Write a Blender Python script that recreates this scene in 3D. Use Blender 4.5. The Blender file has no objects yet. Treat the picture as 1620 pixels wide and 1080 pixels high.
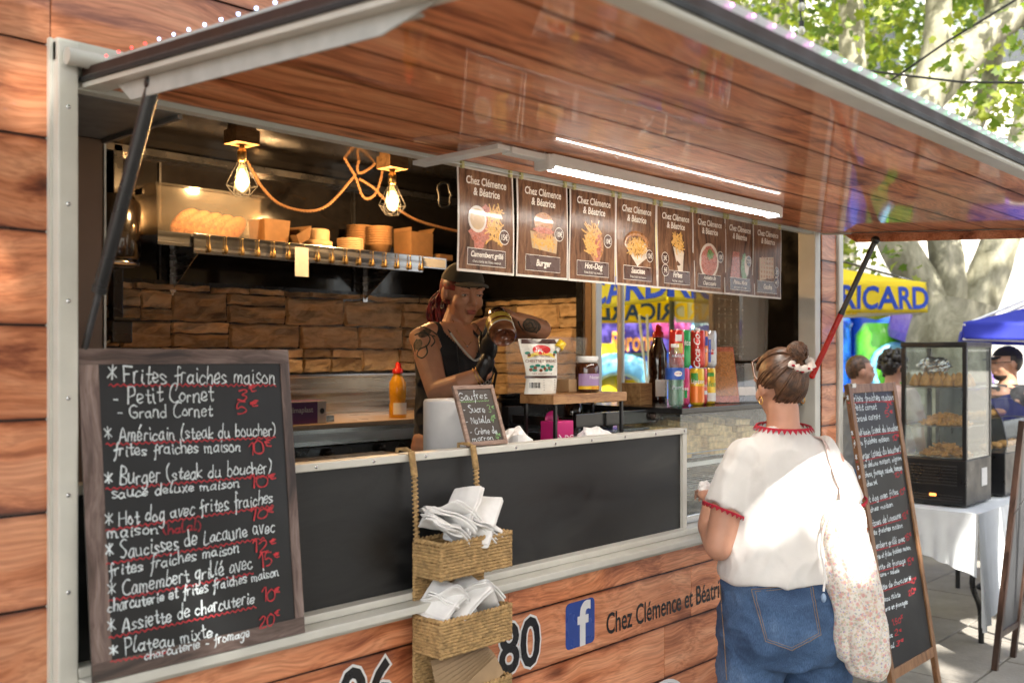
import bpy, bmesh, math, random
from mathutils import Vector, Matrix, Euler, noise
random.seed(7)
C = bpy.context.scene.collection
R = math.radians

# ------------------------------------------------------------------ camera, world, sun, exposure
TH = R(43.0); FPX = 1575.0
CAM = Vector((0.0, -2.0, 1.58))
cd = bpy.data.cameras.new('camera'); cam = bpy.data.objects.new('camera', cd); C.objects.link(cam)
cam.location = CAM
cam.rotation_euler = (R(90), 0, TH - R(90))
cd.lens = 35.0; cd.sensor_width = 36.0; cd.clip_start = 0.05; cd.clip_end = 400
cd.shift_y = 25 / 1620
cd.dof.use_dof = True; cd.dof.focus_distance = 3.3; cd.dof.aperture_fstop = 3.2
bpy.context.scene.camera = cam

SUN_DIR = Vector((-0.42, -0.60, 0.68)).normalized()       # towards the sun
sun_el = math.asin(SUN_DIR.z); sun_az = math.atan2(SUN_DIR.x, SUN_DIR.y)
w = bpy.data.worlds.new("World"); bpy.context.scene.world = w; w.use_nodes = True
wn = w.node_tree.nodes; wl = w.node_tree.links
bg = wn['Background']; sky = wn.new('ShaderNodeTexSky'); sky.sky_type = 'NISHITA'
sky.sun_disc = False; sky.sun_elevation = sun_el; sky.sun_rotation = sun_az
sky.air_density = 1.0; sky.dust_density = 4.0
hs = wn.new('ShaderNodeHueSaturation'); hs.inputs['Saturation'].default_value = 0.4; wl.new(sky.outputs[0], hs.inputs['Color']); wl.new(hs.outputs[0], bg.inputs[0]); bg.inputs[1].default_value = 0.15
sd = bpy.data.lights.new('sun', 'SUN'); sd.energy = 4.2; sd.angle = R(0.5); sd.color = (1.0, 0.95, 0.87)
so = bpy.data.objects.new('sun', sd); C.objects.link(so)
so.rotation_euler = SUN_DIR.to_track_quat('Z', 'Y').to_euler(); so.location = (-4, -8, 12)
vs = bpy.context.scene.view_settings
vs.view_transform = 'Standard'; vs.look = 'None'; vs.exposure = 2.0; vs.gamma = 1.0
vs.use_curve_mapping = False
bpy.context.scene.cycles.max_bounces = 10
bpy.context.scene.cycles.transparent_max_bounces = 16
bpy.context.scene.cycles.caustics_refractive = False
bpy.context.scene.cycles.caustics_reflective = False
bpy.context.scene.cycles.sample_clamp_indirect = 8.0

# ------------------------------------------------------------------ measuring: a pixel of the photograph on a plane of the place
def ray(px, py):
    a = (px - 810) / FPX; b = (565 - py) / FPX
    return Vector((math.cos(TH) + a * math.sin(TH), math.sin(TH) - a * math.cos(TH), b))
def atY(px, py, y):
    d = ray(px, py); return CAM + d * ((y - CAM.y) / d.y)
def atX(px, py, x):
    d = ray(px, py); return CAM + d * ((x - CAM.x) / d.x)
def atZ(px, py, z):
    d = ray(px, py); return CAM + d * ((z - CAM.z) / d.z)
def atD(px, py, dist):
    return CAM + ray(px, py) * dist

# ------------------------------------------------------------------ objects
def tag(o, label=None, cat=None, group=None, kind=None):
    if label: o['label'] = label
    if cat: o['category'] = cat
    if group: o['group'] = group
    if kind: o['kind'] = kind
    return o
def thing(name, label, cat, loc=(0, 0, 0), rz=0.0, group=None, rot=None):
    o = bpy.data.objects.new(name, None); C.objects.link(o); o.empty_display_size = 0.05
    o.location = loc; o.rotation_euler = rot if rot else (0, 0, rz)
    return tag(o, label, cat, group)
def obj(name, mb, mat, parent=None, world=False, loc=None, rot=None, smooth=None, label=None):
    me = mb.mesh(name) if isinstance(mb, MB) else mb
    if mat is not None:
        me.materials.clear(); me.materials.append(mat)
    o = bpy.data.objects.new(name, me); C.objects.link(o)
    if loc is not None: o.location = loc
    if rot is not None: o.rotation_euler = rot
    if parent is not None:
        o.parent = parent
        if world: 
            m = world_of(parent); o.matrix_parent_inverse = m.inverted()
    if label: o['label'] = label
    return o
def world_of(o):
    m = Matrix.LocRotScale(o.location, o.rotation_euler, o.scale)
    if o.parent: return world_of(o.parent) @ o.matrix_parent_inverse @ m
    return m
def one(name, mb, mat, label, cat, group=None, **k):
    return tag(obj(name, mb, mat, **k), label, cat, group)
def struct(name, mb, mat, **k):
    return tag(obj(name, mb, mat, **k), kind='structure')
_kids = None
def kids(o): return [c for c in bpy.data.objects if c.parent is o]
def copy_tree(o, loc=None, rz=None, label=None, parent=None, rot=None):
    c = o.copy(); C.objects.link(c)
    if parent is not None: c.parent = parent
    if loc is not None: c.location = loc
    if rz is not None: c.rotation_euler = (0, 0, rz)
    if rot is not None: c.rotation_euler = rot
    if label: c['label'] = label
    for ch in kids(o): copy_tree(ch, parent=c)
    return c

class MB:
    """collects shapes into one mesh"""
    def __init__(s): s.v = []; s.f = []; s.sm = []
    def add(s, vs, fs, smooth=False, M=None):
        b = len(s.v)
        s.v += [tuple(M @ Vector(p)) if M is not None else tuple(p) for p in vs]
        s.f += [tuple(b + i for i in f) for f in fs]; s.sm += [smooth] * len(fs)
        return s
    def box(s, x0, x1, y0, y1, z0, z1, bev=0.0, M=None):
        if bev <= 0:
            vs = [(x, y, z) for x in (x0, x1) for y in (y0, y1) for z in (z0, z1)]
            fs = [(0, 1, 3, 2), (4, 6, 7, 5), (0, 4, 5, 1), (2, 3, 7, 6), (0, 2, 6, 4), (1, 5, 7, 3)]
            return s.add(vs, fs, M=M)
        bm = bmesh.new(); bmesh.ops.create_cube(bm, size=1)
        for v in bm.verts:
            v.co = ((x0 + x1) / 2 + v.co.x * (x1 - x0), (y0 + y1) / 2 + v.co.y * (y1 - y0), (z0 + z1) / 2 + v.co.z * (z1 - z0))
        bmesh.ops.bevel(bm, geom=bm.edges[:], offset=bev, segments=2, profile=0.6, affect='EDGES')
        bm.verts.index_update()
        s.add([v.co[:] for v in bm.verts], [[v.index for v in f.verts] for f in bm.faces], M=M); bm.free()
        return s
    def prism(s, poly, d, M=None, smooth=False):
        """poly in local XY, extruded along local Z by d"""
        n = len(poly); vs = [(p[0], p[1], 0) for p in poly] + [(p[0], p[1], d) for p in poly]
        s.add(vs, [tuple(range(n))[::-1], tuple(range(n, 2 * n))], M=M)
        return s.add(vs, [(i, (i + 1) % n, (i + 1) % n + n, i + n) for i in range(n)], smooth, M=M)
    def tube(s, path, r, n=8, closed=False, caps=True, M=None, flat=1.0, up=None):
        P = [Vector(p) for p in path]; m = len(P); rr = r if isinstance(r, (list, tuple)) else [r] * m
        vs = []; prev = None
        for i in range(m):
            if closed: t = P[(i + 1) % m] - P[i - 1]
            else: t = P[min(i + 1, m - 1)] - P[max(i - 1, 0)]
            if t.length < 1e-9: t = Vector((0, 0, 1))
            t.normalize()
            if prev is None:
                a = Vector(up) if up else (Vector((0, 0, 1)) if abs(t.z) < 0.9 else Vector((1, 0, 0)))
                u = (a - t * a.dot(t)).normalized()
            else:
                u = prev - t * prev.dot(t)
                u = u.normalized() if u.length > 1e-6 else prev
            prev = u; b = t.cross(u)
            for k in range(n):
                an = 2 * math.pi * k / n
                vs.append(P[i] + u * (math.cos(an) * rr[i] * flat) + b * (math.sin(an) * rr[i]))
        fs = []
        for i in range(m if closed else m - 1):
            j = (i + 1) % m
            for k in range(n):
                l = (k + 1) % n
                fs.append((i * n + k, i * n + l, j * n + l, j * n + k))
        s.add(vs, fs, True, M=M)
        if caps and not closed:
            s.add(vs[:n], [tuple(range(n))[::-1]], M=M); s.add(vs[-n:], [tuple(range(n))], M=M)
        return s
    def lathe(s, prof, n=24, M=None, smooth=True, a0=0, a1=2 * math.pi):
        """prof: (r, z) list"""
        full = abs(a1 - a0 - 2 * math.pi) < 1e-6; cols = n if full else n + 1
        vs = []
        for k in range(cols):
            a = a0 + (a1 - a0) * k / n
            for (r, z) in prof: vs.append((r * math.cos(a), r * math.sin(a), z))
        m = len(prof); fs = []
        for k in range(n):
            l = (k + 1) % cols
            for i in range(m - 1):
                q = (k * m + i, l * m + i, l * m + i + 1, k * m + i + 1)
                if prof[i][0] < 1e-7: q = (k * m + i, l * m + i + 1, k * m + i + 1)
                elif prof[i + 1][0] < 1e-7: q = (k * m + i, l * m + i, k * m + i + 1)
                fs.append(q)
        return s.add(vs, fs, smooth, M=M)
    def grid(s, fn, nu, nv, smooth=True, M=None, both=False, wrapu=False):
        vs = [fn(i / nu, j / nv) for j in range(nv + 1) for i in range(nu + (0 if wrapu else 1))]
        W = nu + (0 if wrapu else 1)
        fs = [(j * W + i, j * W + (i + 1) % W, (j + 1) * W + (i + 1) % W, (j + 1) * W + i) for j in range(nv) for i in range(nu)]
        return s.add(vs, fs, smooth, M=M)
    def ball(s, c, r, n=12, m=8, M=None):
        rx, ry, rz = (r, r, r) if isinstance(r, (int, float)) else r
        prof = [(math.sin(math.pi * i / m), -math.cos(math.pi * i / m)) for i in range(m + 1)]
        prof[0] = (0, -1); prof[-1] = (0, 1)
        MM = Matrix.Translation(c) @ Matrix.Diagonal((rx, ry, rz, 1))
        return s.lathe(prof, n, M=(M @ MM) if M is not None else MM)
    def mesh(s, name):
        me = bpy.data.meshes.new(name); me.from_pydata(s.v, [], s.f)
        me.polygons.foreach_set('use_smooth', s.sm); me.update()
        return me

def TR(x, y, z, rx=0, ry=0, rz=0, s=1):
    return Matrix.Translation((x, y, z)) @ Euler((rx, ry, rz)).to_matrix().to_4x4() @ Matrix.Diagonal((s, s, s, 1))
FACE = Matrix.Rotation(R(90), 4, 'X')          # local XY -> world XZ, normal to -Y

def modmesh(me, mods):
    """apply modifiers (list of (type, dict)) to a mesh without operators"""
    o = bpy.data.objects.new('tmp', me); C.objects.link(o)
    for t, kw in mods:
        m = o.modifiers.new(t, t)
        for k, v in kw.items(): setattr(m, k, v)
    bpy.context.view_layer.update()
    dg = bpy.context.evaluated_depsgraph_get()
    out = bpy.data.meshes.new_from_object(o.evaluated_get(dg))
    bpy.data.objects.remove(o); bpy.data.meshes.remove(me)
    return out
def blend_mesh(mb, voxel=0.01, smooth=6, fac=0.5):
    me = modmesh(mb.mesh('blend'), [('REMESH', dict(mode='VOXEL', voxel_size=voxel, use_smooth_shade=True)), ('SMOOTH', dict(iterations=smooth, factor=fac))])
    me.polygons.foreach_set('use_smooth', [True] * len(me.polygons))
    return me

_txt = {}
def text_mb(body, size=1.0, bold=0.0, align='CENTER', shear=0.0, xs=1.0, ex=0.0, M=None, mb=None, bend=None):
    key = (body, bold, align, shear, ex)
    if key not in _txt:
        cu = bpy.data.curves.new('t', 'FONT'); cu.body = body; cu.align_x = align; cu.size = 1; cu.offset = bold
        cu.shear = shear; cu.extrude = ex; cu.resolution_u = 3
        o = bpy.data.objects.new('t', cu); C.objects.link(o); bpy.context.view_layer.update()
        me = bpy.data.meshes.new_from_object(o.evaluated_get(bpy.context.evaluated_depsgraph_get()))
        _txt[key] = ([tuple(v.co) for v in me.vertices], [tuple(p.vertices) for p in me.polygons])
        bpy.data.objects.remove(o); bpy.data.curves.remove(cu); bpy.data.meshes.remove(me)
    vs, fs = _txt[key]
    vs = [(x * size * xs, y * size, z * size) for x, y, z in vs]
    if bend: vs = [bend(*p) for p in vs]
    return (mb or MB()).add(vs, fs, M=M)

# ------------------------------------------------------------------ materials
def nt(name):
    m = bpy.data.materials.new(name); m.use_nodes = True
    return m, m.node_tree.nodes, m.node_tree.links, m.node_tree.nodes['Principled BSDF']
def pbr(name, col, rough=0.5, metal=0.0, var=0.12, nscale=30.0, bump=0.0, bscale=None, coat=0.0, trans=0.0, emit=None, es=0.0,
        spec=None, alpha=1.0, ior=None, rvar=0.1, sub=0.0, aniso=None, sheen=0.0, stretch=(1, 1, 1)):
    m, N, L, P = nt(name)
    P.inputs['Base Color'].default_value = (*col, 1); P.inputs['Roughness'].default_value = rough
    P.inputs['Metallic'].default_value = metal
    if coat: P.inputs['Coat Weight'].default_value = coat; P.inputs['Coat Roughness'].default_value = 0.05
    if trans: P.inputs['Transmission Weight'].default_value = trans
    if ior: P.inputs['IOR'].default_value = ior
    if spec is not None: P.inputs['Specular IOR Level'].default_value = spec
    if sheen: P.inputs['Sheen Weight'].default_value = sheen
    if emit: P.inputs['Emission Color'].default_value = (*emit, 1); P.inputs['Emission Strength'].default_value = es
    if sub: P.inputs['Subsurface Weight'].default_value = sub; P.inputs['Subsurface Radius'].default_value = (0.02, 0.008, 0.004); P.inputs['Subsurface Scale'].default_value = 0.3
    if alpha < 1: P.inputs['Alpha'].default_value = alpha
    if var or bump or rvar:
        tc = N.new('ShaderNodeTexCoord'); mp = N.new('ShaderNodeMapping'); mp.inputs['Scale'].default_value = stretch
        L.new(tc.outputs['Object'], mp.inputs[0])
        nz = N.new('ShaderNodeTexNoise'); nz.inputs['Scale'].default_value = nscale; nz.inputs['Detail'].default_value = 5
        L.new(mp.outputs[0], nz.inputs['Vector'])
        if var:
            mr = N.new('ShaderNodeMapRange'); mr.inputs['From Min'].default_value = 0.3; mr.inputs['From Max'].default_value = 0.7
            mr.inputs['To Min'].default_value = 1 - var; mr.inputs['To Max'].default_value = 1 + var
            L.new(nz.outputs['Fac'], mr.inputs['Value'])
            mx = N.new('ShaderNodeVectorMath'); mx.operation = 'SCALE'; mx.inputs[0].default_value = col
            L.new(mr.outputs[0], mx.inputs['Scale']); L.new(mx.outputs[0], P.inputs['Base Color'])
        if rvar:
            n2 = N.new('ShaderNodeTexNoise'); n2.inputs['Scale'].default_value = nscale * 0.35; n2.inputs['Detail'].default_value = 6
            L.new(mp.outputs[0], n2.inputs['Vector'])
            m2 = N.new('ShaderNodeMapRange'); m2.inputs['From Min'].default_value = 0.3; m2.inputs['From Max'].default_value = 0.7
            m2.inputs['To Min'].default_value = max(0.02, rough - rvar); m2.inputs['To Max'].default_value = min(1, rough + rvar)
            L.new(n2.outputs['Fac'], m2.inputs['Value']); L.new(m2.outputs[0], P.inputs['Roughness'])
        if bump:
            bz = N.new('ShaderNodeTexNoise'); bz.inputs['Scale'].default_value = bscale or nscale; bz.inputs['Detail'].default_value = 6
            L.new(mp.outputs[0], bz.inputs['Vector'])
            bp = N.new('ShaderNodeBump'); bp.inputs['Strength'].default_value = 1; bp.inputs['Distance'].default_value = bump
            L.new(bz.outputs['Fac'], bp.inputs['Height']); L.new(bp.outputs[0], P.inputs['Normal'])
    return m
def ramp(N, stops):
    r = N.new('ShaderNodeValToRGB'); e = r.color_ramp.elements
    while len(e) < len(stops): e.new(0.5)
    for i, (p, c) in enumerate(stops): e[i].position = p; e[i].color = (*c, 1)
    return r
def wood(name, dark, mid, light, rough=0.3, coat=0.0, axis=0, gs=1.0, knots=True, rnd=0.35, bump=0.0004, spec=None, edge=None):
    """long grain along the local axis; each object shifts the pattern by its own random"""
    m, N, L, P = nt(name)
    tc = N.new('ShaderNodeTexCoord'); oi = N.new('ShaderNodeObjectInfo')
    off = N.new('ShaderNodeVectorMath'); off.operation = 'SCALE'; off.inputs[0].default_value = (37, 53, 71)
    L.new(oi.outputs['Random'], off.inputs['Scale'])
    ad = N.new('ShaderNodeVectorMath'); ad.operation = 'ADD'; L.new(tc.outputs['Object'], ad.inputs[0]); L.new(off.outputs[0], ad.inputs[1])
    # broad warp
    wz = N.new('ShaderNodeTexNoise'); wz.inputs['Scale'].default_value = 2.2 * gs; wz.inputs['Detail'].default_value = 2
    L.new(ad.outputs[0], wz.inputs['Vector'])
    ws = N.new('ShaderNodeVectorMath'); ws.operation = 'SCALE'; ws.inputs['Scale'].default_value = 0.16 / gs; L.new(wz.outputs['Color'], ws.inputs[0])
    a2 = N.new('ShaderNodeVectorMath'); a2.operation = 'ADD'; L.new(ad.outputs[0], a2.inputs[0]); L.new(ws.outputs[0], a2.inputs[1])
    mp = N.new('ShaderNodeMapping'); sc = [16 * gs] * 3; sc[axis] = 1.5 * gs; mp.inputs['Scale'].default_value = sc
    L.new(a2.outputs[0], mp.inputs[0])
    n1 = N.new('ShaderNodeTexNoise'); n1.inputs['Scale'].default_value = 1; n1.inputs['Detail'].default_value = 7; n1.inputs['Roughness'].default_value = 0.62
    L.new(mp.outputs[0], n1.inputs['Vector'])
    mp2 = N.new('ShaderNodeMapping'); sc = [150 * gs] * 3; sc[axis] = 4.0 * gs; mp2.inputs['Scale'].default_value = sc; L.new(a2.outputs[0], mp2.inputs[0])
    n2 = N.new('ShaderNodeTexNoise'); n2.inputs['Scale'].default_value = 1; n2.inputs['Detail'].default_value = 4; L.new(mp2.outputs[0], n2.inputs['Vector'])
    cr = ramp(N, [(0.34, dark), (0.47, mid), (0.70, light)]); L.new(n1.outputs['Fac'], cr.inputs[0])
    m1 = N.new('ShaderNodeMix'); m1.data_type = 'RGBA'; m1.blend_type = 'MULTIPLY'; m1.inputs['Factor'].default_value = 0.55
    c2 = ramp(N, [(0.36, (0.5, 0.38, 0.32)), (0.58, (1, 1, 1))]); L.new(n2.outputs['Fac'], c2.inputs[0])
    L.new(cr.outputs[0], m1.inputs[6]); L.new(c2.outputs[0], m1.inputs[7])
    out = m1.outputs[2]
    if knots:
        mk = N.new('ShaderNodeMapping'); sc = [7 * gs] * 3; sc[axis] = 2.6 * gs; mk.inputs['Scale'].default_value = sc; L.new(a2.outputs[0], mk.inputs[0])
        vo = N.new('ShaderNodeTexVoronoi'); vo.inputs['Scale'].default_value = 1; L.new(mk.outputs[0], vo.inputs['Vector'])
        ck = ramp(N, [(0.04, (0.16, 0.09, 0.06)), (0.11, (0.55, 0.42, 0.36)), (0.2, (1, 1, 1))]); L.new(vo.outputs['Distance'], ck.inputs[0])
        m2 = N.new('ShaderNodeMix'); m2.data_type = 'RGBA'; m2.blend_type = 'MULTIPLY'; m2.inputs['Factor'].default_value = 0.85
        L.new(out, m2.inputs[6]); L.new(ck.outputs[0], m2.inputs[7]); out = m2.outputs[2]
    if edge is not None:      # printed board edges: a darker line along both long sides of each board
        sp = N.new('ShaderNodeSeparateXYZ'); L.new(tc.outputs['Generated'], sp.inputs[0]); g = sp.outputs[edge]
        wv = N.new('ShaderNodeMath'); wv.operation = 'MULTIPLY_ADD'; wv.inputs[1].default_value = .10; L.new(n1.outputs['Fac'], wv.inputs[0])
        inv = N.new('ShaderNodeMath'); inv.operation = 'PINGPONG'; inv.inputs[1].default_value = .5; L.new(g, inv.inputs[0]); L.new(inv.outputs[0], wv.inputs[2])
        ce = ramp(N, [(.050, (.22, .15, .12)), (.072, (.66, .56, .50)), (.13, (1, 1, 1))]); L.new(wv.outputs[0], ce.inputs[0])
        me_ = N.new('ShaderNodeMix'); me_.data_type = 'RGBA'; me_.blend_type = 'MULTIPLY'; me_.inputs['Factor'].default_value = 1.0
        L.new(out, me_.inputs[6]); L.new(ce.outputs[0], me_.inputs[7]); out = me_.outputs[2]
    if rnd:
        mr = N.new('ShaderNodeMapRange'); mr.inputs['To Min'].default_value = 1 - rnd; mr.inputs['To Max'].default_value = 1 + rnd * 0.6
        mlt = N.new('ShaderNodeMath'); mlt.operation = 'MULTIPLY'; mlt.inputs[1].default_value = 7.31; L.new(oi.outputs['Random'], mlt.inputs[0])
        fr = N.new('ShaderNodeMath'); fr.operation = 'FRACT'; L.new(mlt.outputs[0], fr.inputs[0]); L.new(fr.outputs[0], mr.inputs['Value'])
        sc_ = N.new('ShaderNodeVectorMath'); sc_.operation = 'SCALE'; L.new(out, sc_.inputs[0]); L.new(mr.outputs[0], sc_.inputs['Scale']); out = sc_.outputs[0]
    L.new(out, P.inputs['Base Color'])
    P.inputs['Roughness'].default_value = rough
    if spec is not None: P.inputs['Specular IOR Level'].default_value = spec
    if coat:
        P.inputs['Coat Weight'].default_value = coat; P.inputs['Coat Roughness'].default_value = 0.035
    if bump:
        bp = N.new('ShaderNodeBump'); bp.inputs['Distance'].default_value = bump; L.new(n1.outputs['Fac'], bp.inputs['Height']); L.new(bp.outputs[0], P.inputs['Normal'])
    return m
def glass(name, tint=(1, 1, 1), alpha=0.12, rough=0.03):
    """thin clear sheet: mostly see-through, with a real reflection"""
    m, N, L, P = nt(name)
    N.remove(P); out = N['Material Output']
    tr = N.new('ShaderNodeBsdfTransparent'); tr.inputs[0].default_value = (*tint, 1)
    gl = N.new('ShaderNodeBsdfGlossy'); gl.inputs['Roughness'].default_value = rough
    df = N.new('ShaderNodeBsdfDiffuse'); df.inputs[0].default_value = (*[0.7 * t for t in tint], 1)
    lw = N.new('ShaderNodeLayerWeight'); lw.inputs[0].default_value = 0.5
    pw = N.new('ShaderNodeMath'); pw.operation = 'POWER'; pw.inputs[1].default_value = 4.0; L.new(lw.outputs['Facing'], pw.inputs[0])
    fr = N.new('ShaderNodeMath'); fr.operation = 'MULTIPLY_ADD'; fr.inputs[1].default_value = 0.9; fr.inputs[2].default_value = 0.04; L.new(pw.outputs[0], fr.inputs[0])
    a = N.new('ShaderNodeMixShader'); a.inputs[0].default_value = alpha; L.new(tr.outputs[0], a.inputs[1]); L.new(df.outputs[0], a.inputs[2])
    b = N.new('ShaderNodeMixShader'); L.new(fr.outputs[0], b.inputs[0]); L.new(a.outputs[0], b.inputs[1]); L.new(gl.outputs[0], b.inputs[2])
    L.new(b.outputs[0], out.inputs[0])
    return m
def emis(name, col, s):
    m, N, L, P = nt(name)
    P.inputs['Base Color'].default_value = (*col, 1); P.inputs['Emission Color'].default_value = (*col, 1); P.inputs['Emission Strength'].default_value = s
    return m

VIN = wood('vinyl_wood', (0.26, 0.07, 0.028), (0.66, 0.245, 0.11), (0.86, 0.42, 0.23), rough=0.4, coat=0.5, edge=2, knots=True, rnd=0.25, bump=0.0, spec=0.25)
VINC = wood('vinyl_wood_canopy', (0.28, 0.07, 0.026), (0.76, 0.27, 0.115), (0.95, 0.46, 0.24), rough=0.45, coat=0.45, edge=1, knots=True, rnd=0.25, bump=0.0, spec=0.15)
ALU = pbr('pale_aluminium', (0.58, 0.57, 0.51), 0.42, 0.1, var=0.06, nscale=12, rvar=0.1)
ALUG = pbr('grey_aluminium', (0.42, 0.44, 0.42), 0.42, 0.08, var=0.1, nscale=25, rvar=0.12)
STEEL = pbr('stainless_steel', (0.5, 0.5, 0.5), 0.25, 1.0, var=0.08, nscale=20, rvar=0.12, stretch=(0.1, 1, 6))
DARKSTEEL = pbr('dark_steel', (0.08, 0.08, 0.085), 0.3, 0.8, var=0.1)
BLK = pbr('black_plastic', (0.012, 0.012, 0.013), 0.3, 0, var=0.2)
BLKGLOSS = pbr('black_gloss_panel', (0.01, 0.009, 0.009), 0.12, 0, var=0.2, rvar=0.06, bump=0.0008, bscale=5)
def smeared(name, a, b, rough):
    m, N, L, P = nt(name); tc = N.new('ShaderNodeTexCoord'); mp = N.new('ShaderNodeMapping'); mp.inputs['Scale'].default_value = (1.6, 1.6, 5); mp.inputs['Rotation'].default_value = (0, .35, 0); L.new(tc.outputs['Object'], mp.inputs[0])
    n1 = N.new('ShaderNodeTexNoise'); n1.inputs['Scale'].default_value = 1.5; n1.inputs['Detail'].default_value = 9; n1.inputs['Roughness'].default_value = .72; n1.inputs['Distortion'].default_value = 1.2; L.new(mp.outputs[0], n1.inputs[0])
    cr = ramp(N, [(.42, a), (.60, tuple((x + y) / 2 for x, y in zip(a, b))), (.78, b)]); L.new(n1.outputs['Fac'], cr.inputs[0]); L.new(cr.outputs[0], P.inputs['Base Color'])
    mr = N.new('ShaderNodeMapRange'); mr.inputs['From Min'].default_value = .35; mr.inputs['From Max'].default_value = .7; mr.inputs['To Min'].default_value = rough - .12; mr.inputs['To Max'].default_value = rough + .2; L.new(n1.outputs['Fac'], mr.inputs['Value']); L.new(mr.outputs[0], P.inputs['Roughness'])
    P.inputs['Specular IOR Level'].default_value = .4; return m
CHALK = smeared('chalkboard_panel', (.009, .009, .0095), (.030, .030, .029), .45) if True else pbr('chalkboard_panel', (0.011, 0.011, 0.0115), 0.5, 0, spec=0.35, var=0.25, nscale=6, rvar=0.12)
RUB = pbr('black_rubber', (0.012, 0.012, 0.012), 0.6)
WHITE = pbr('white_plastic', (0.72, 0.72, 0.70), 0.35, var=0.04)
PAPER = pbr('white_paper', (0.78, 0.77, 0.75), 0.85, var=0.05, nscale=40, bump=0.0006, bscale=60)
RED = pbr('red_plastic', (0.55, 0.015, 0.01), 0.3)
GREY = pbr('grey_panel', (0.18, 0.17, 0.16), 0.45, 0.2)
BROWNP = pbr('brown_cupboard_panel', (0.16, 0.095, 0.06), 0.35, 0.1, var=0.1, nscale=4)
# ------------------------------------------------------------------ the food truck (facade on y = 0, inside towards +y)
XL, XR = 0.8535, 4.05            # opening
XT0, XT1 = -1.6, 4.343           # whole body
ZB, ZC, ZH = 0.926, 1.325, 2.12  # opening bottom, counter top, hinge
YB = 2.24; XE = 4.30             # back wall, right end wall (inner faces)
ZF, ZT = 0.40, 2.56              # floor, ceiling
truck = thing('food_truck', 'wood plank printed food truck with its serving hatch propped open', 'food truck', (1.4, 1.1, 0))
def tp(name, mb, mat, **k): return obj(name, mb, mat, parent=truck, world=True, **k)

rnd = random.Random(3)
def planks(x0, x1, zs, parent_part, mat, mk, lens=(1.1, 1.9)):
    """mk(xa, xb, za, zb) -> (MB, loc, rot)"""
    for k in range(len(zs) - 1):
        x = x0 - rnd.uniform(0, 0.0)
        first = True
        while x < x1 - 1e-4:
            L_ = rnd.uniform(*lens) * (rnd.uniform(0.35, 1) if first else 1); first = False
            xb = min(x1, x + L_)
            if x1 - xb < 0.3: xb = x1
            mb, loc, rot = mk(x + 0.0012, xb - 0.0012, zs[k] + 0.0018, zs[k + 1] - 0.0018)
            o = obj('plank', mb, mat, parent=parent_part, world=True, loc=loc, rot=rot)
            x = xb
def fac_plank(xa, xb, za, zb):
    return MB().box(0, xb - xa, 0.0, 0.006, 0, zb - za, bev=0.0012), (xa, 0.0, za), None
bm_ = MB()
bm_.box(XT0, XL - 0.04, 0.007, 0.05, 0.35, 2.75).box(XL - 0.04, XR + 0.02, 0.007, 0.05, 0.35, ZB - 0.02)
bm_.box(XR + 0.11, XT1, 0.007, 0.05, 0.35, 2.75).box(XL - 0.04, XR + 0.11, 0.007, 0.05, 2.2, 2.75)
panel = tp('facade_panel', bm_, BLK)
zs_all = [0.35, 0.448, 0.634, 0.82, 0.909, 1.092, 1.2755, 1.459, 1.6425, 1.826, 2.0095, 2.193, 2.376, 2.56, 2.75]
planks(XT0, XL - 0.04, zs_all, panel, VIN, fac_plank, lens=(0.9, 1.6))
planks(XL - 0.04, XT1, zs_all[11:], panel, VIN, fac_plank)
planks(XL - 0.04, XT1, [0.35, 0.448, 0.634, 0.82, 0.918], panel, VIN, fac_plank)
planks(XR + 0.105, XT1 - 0.045, zs_all[4:12], panel, VIN, fac_plank)
# end wall outside and roof
e = MB().box(XT1 - 0.04, XT1 - 0.003, 0.05, 0.62, 0.35, 2.75).box(XT1 - 0.04, XT1 - 0.003, 1.42, 2.31, 0.35, 2.75)
e.box(XT1 - 0.04, XT1 - 0.003, 0.62, 1.42, 0.35, 1.36).box(XT1 - 0.04, XT1 - 0.003, 0.62, 1.42, 2.3, 2.75)
tp('end_wall', e, GREY)
tp('roof', MB().box(XT0, XT1, 0, 2.32, 2.75, 2.8), WHITE)
tp('back_wall', MB().box(XT0, XT1, YB, YB + 0.05, 0.35, 2.75), BLKGLOSS)
tp('partition_wall', MB().box(0.78, 0.80, 0.06, YB - 0.002, ZF, 2.74), BLK)
tp('floor', MB().box(0.8, XE - 0.002, 0.06, YB - 0.002, ZF - 0.04, ZF), GREY)
tp('ceiling', MB().box(0.805, XE - 0.002, 0.06, YB - 0.003, ZT, ZT + 0.03), BLKGLOSS)
tp('chassis', MB().box(XT0 + .1, XT1 - .1, 0.12, 2.2, 0.22, 0.349), BLK)
# posts and trims
post = MB().box(XL - 0.04, XL, -0.035, 0.06, 0.4, 2.20, bev=0.004).box(XL - 0.047, XL - 0.0405, -0.012, 0.05, 0.4, 2.205)
tp('corner_post', post, ALU)
tp('corner_post', MB().box(XR, XR + 0.035, -0.02, 0.06, ZB, 2.20, bev=0.004).box(XR + .036, XR + 0.075, -0.006, 0.05, ZB, 2.19), ALU)
tp('corner_trim', MB().box(XT1 - 0.04, XT1 + 0.004, -0.012, 0.05, 0.35, 2.75, bev=0.006), ALU)
tp('hinge_rail', MB().box(XL - 0.04, XR + 0.11, -0.03, 0.04, ZH + 0.035, ZH + 0.085, bev=0.006), ALU)
tp('hinge_rod', MB().tube([(XL - 0.03, -0.05, ZH + 0.045), (XR + 0.09, -0.05, ZH + 0.045)], 0.017, 12), ALU)
tp('hinge_lip', MB().box(XL, XR, -0.012, 0.02, ZH - 0.006, ZH + 0.034), ALU)
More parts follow.
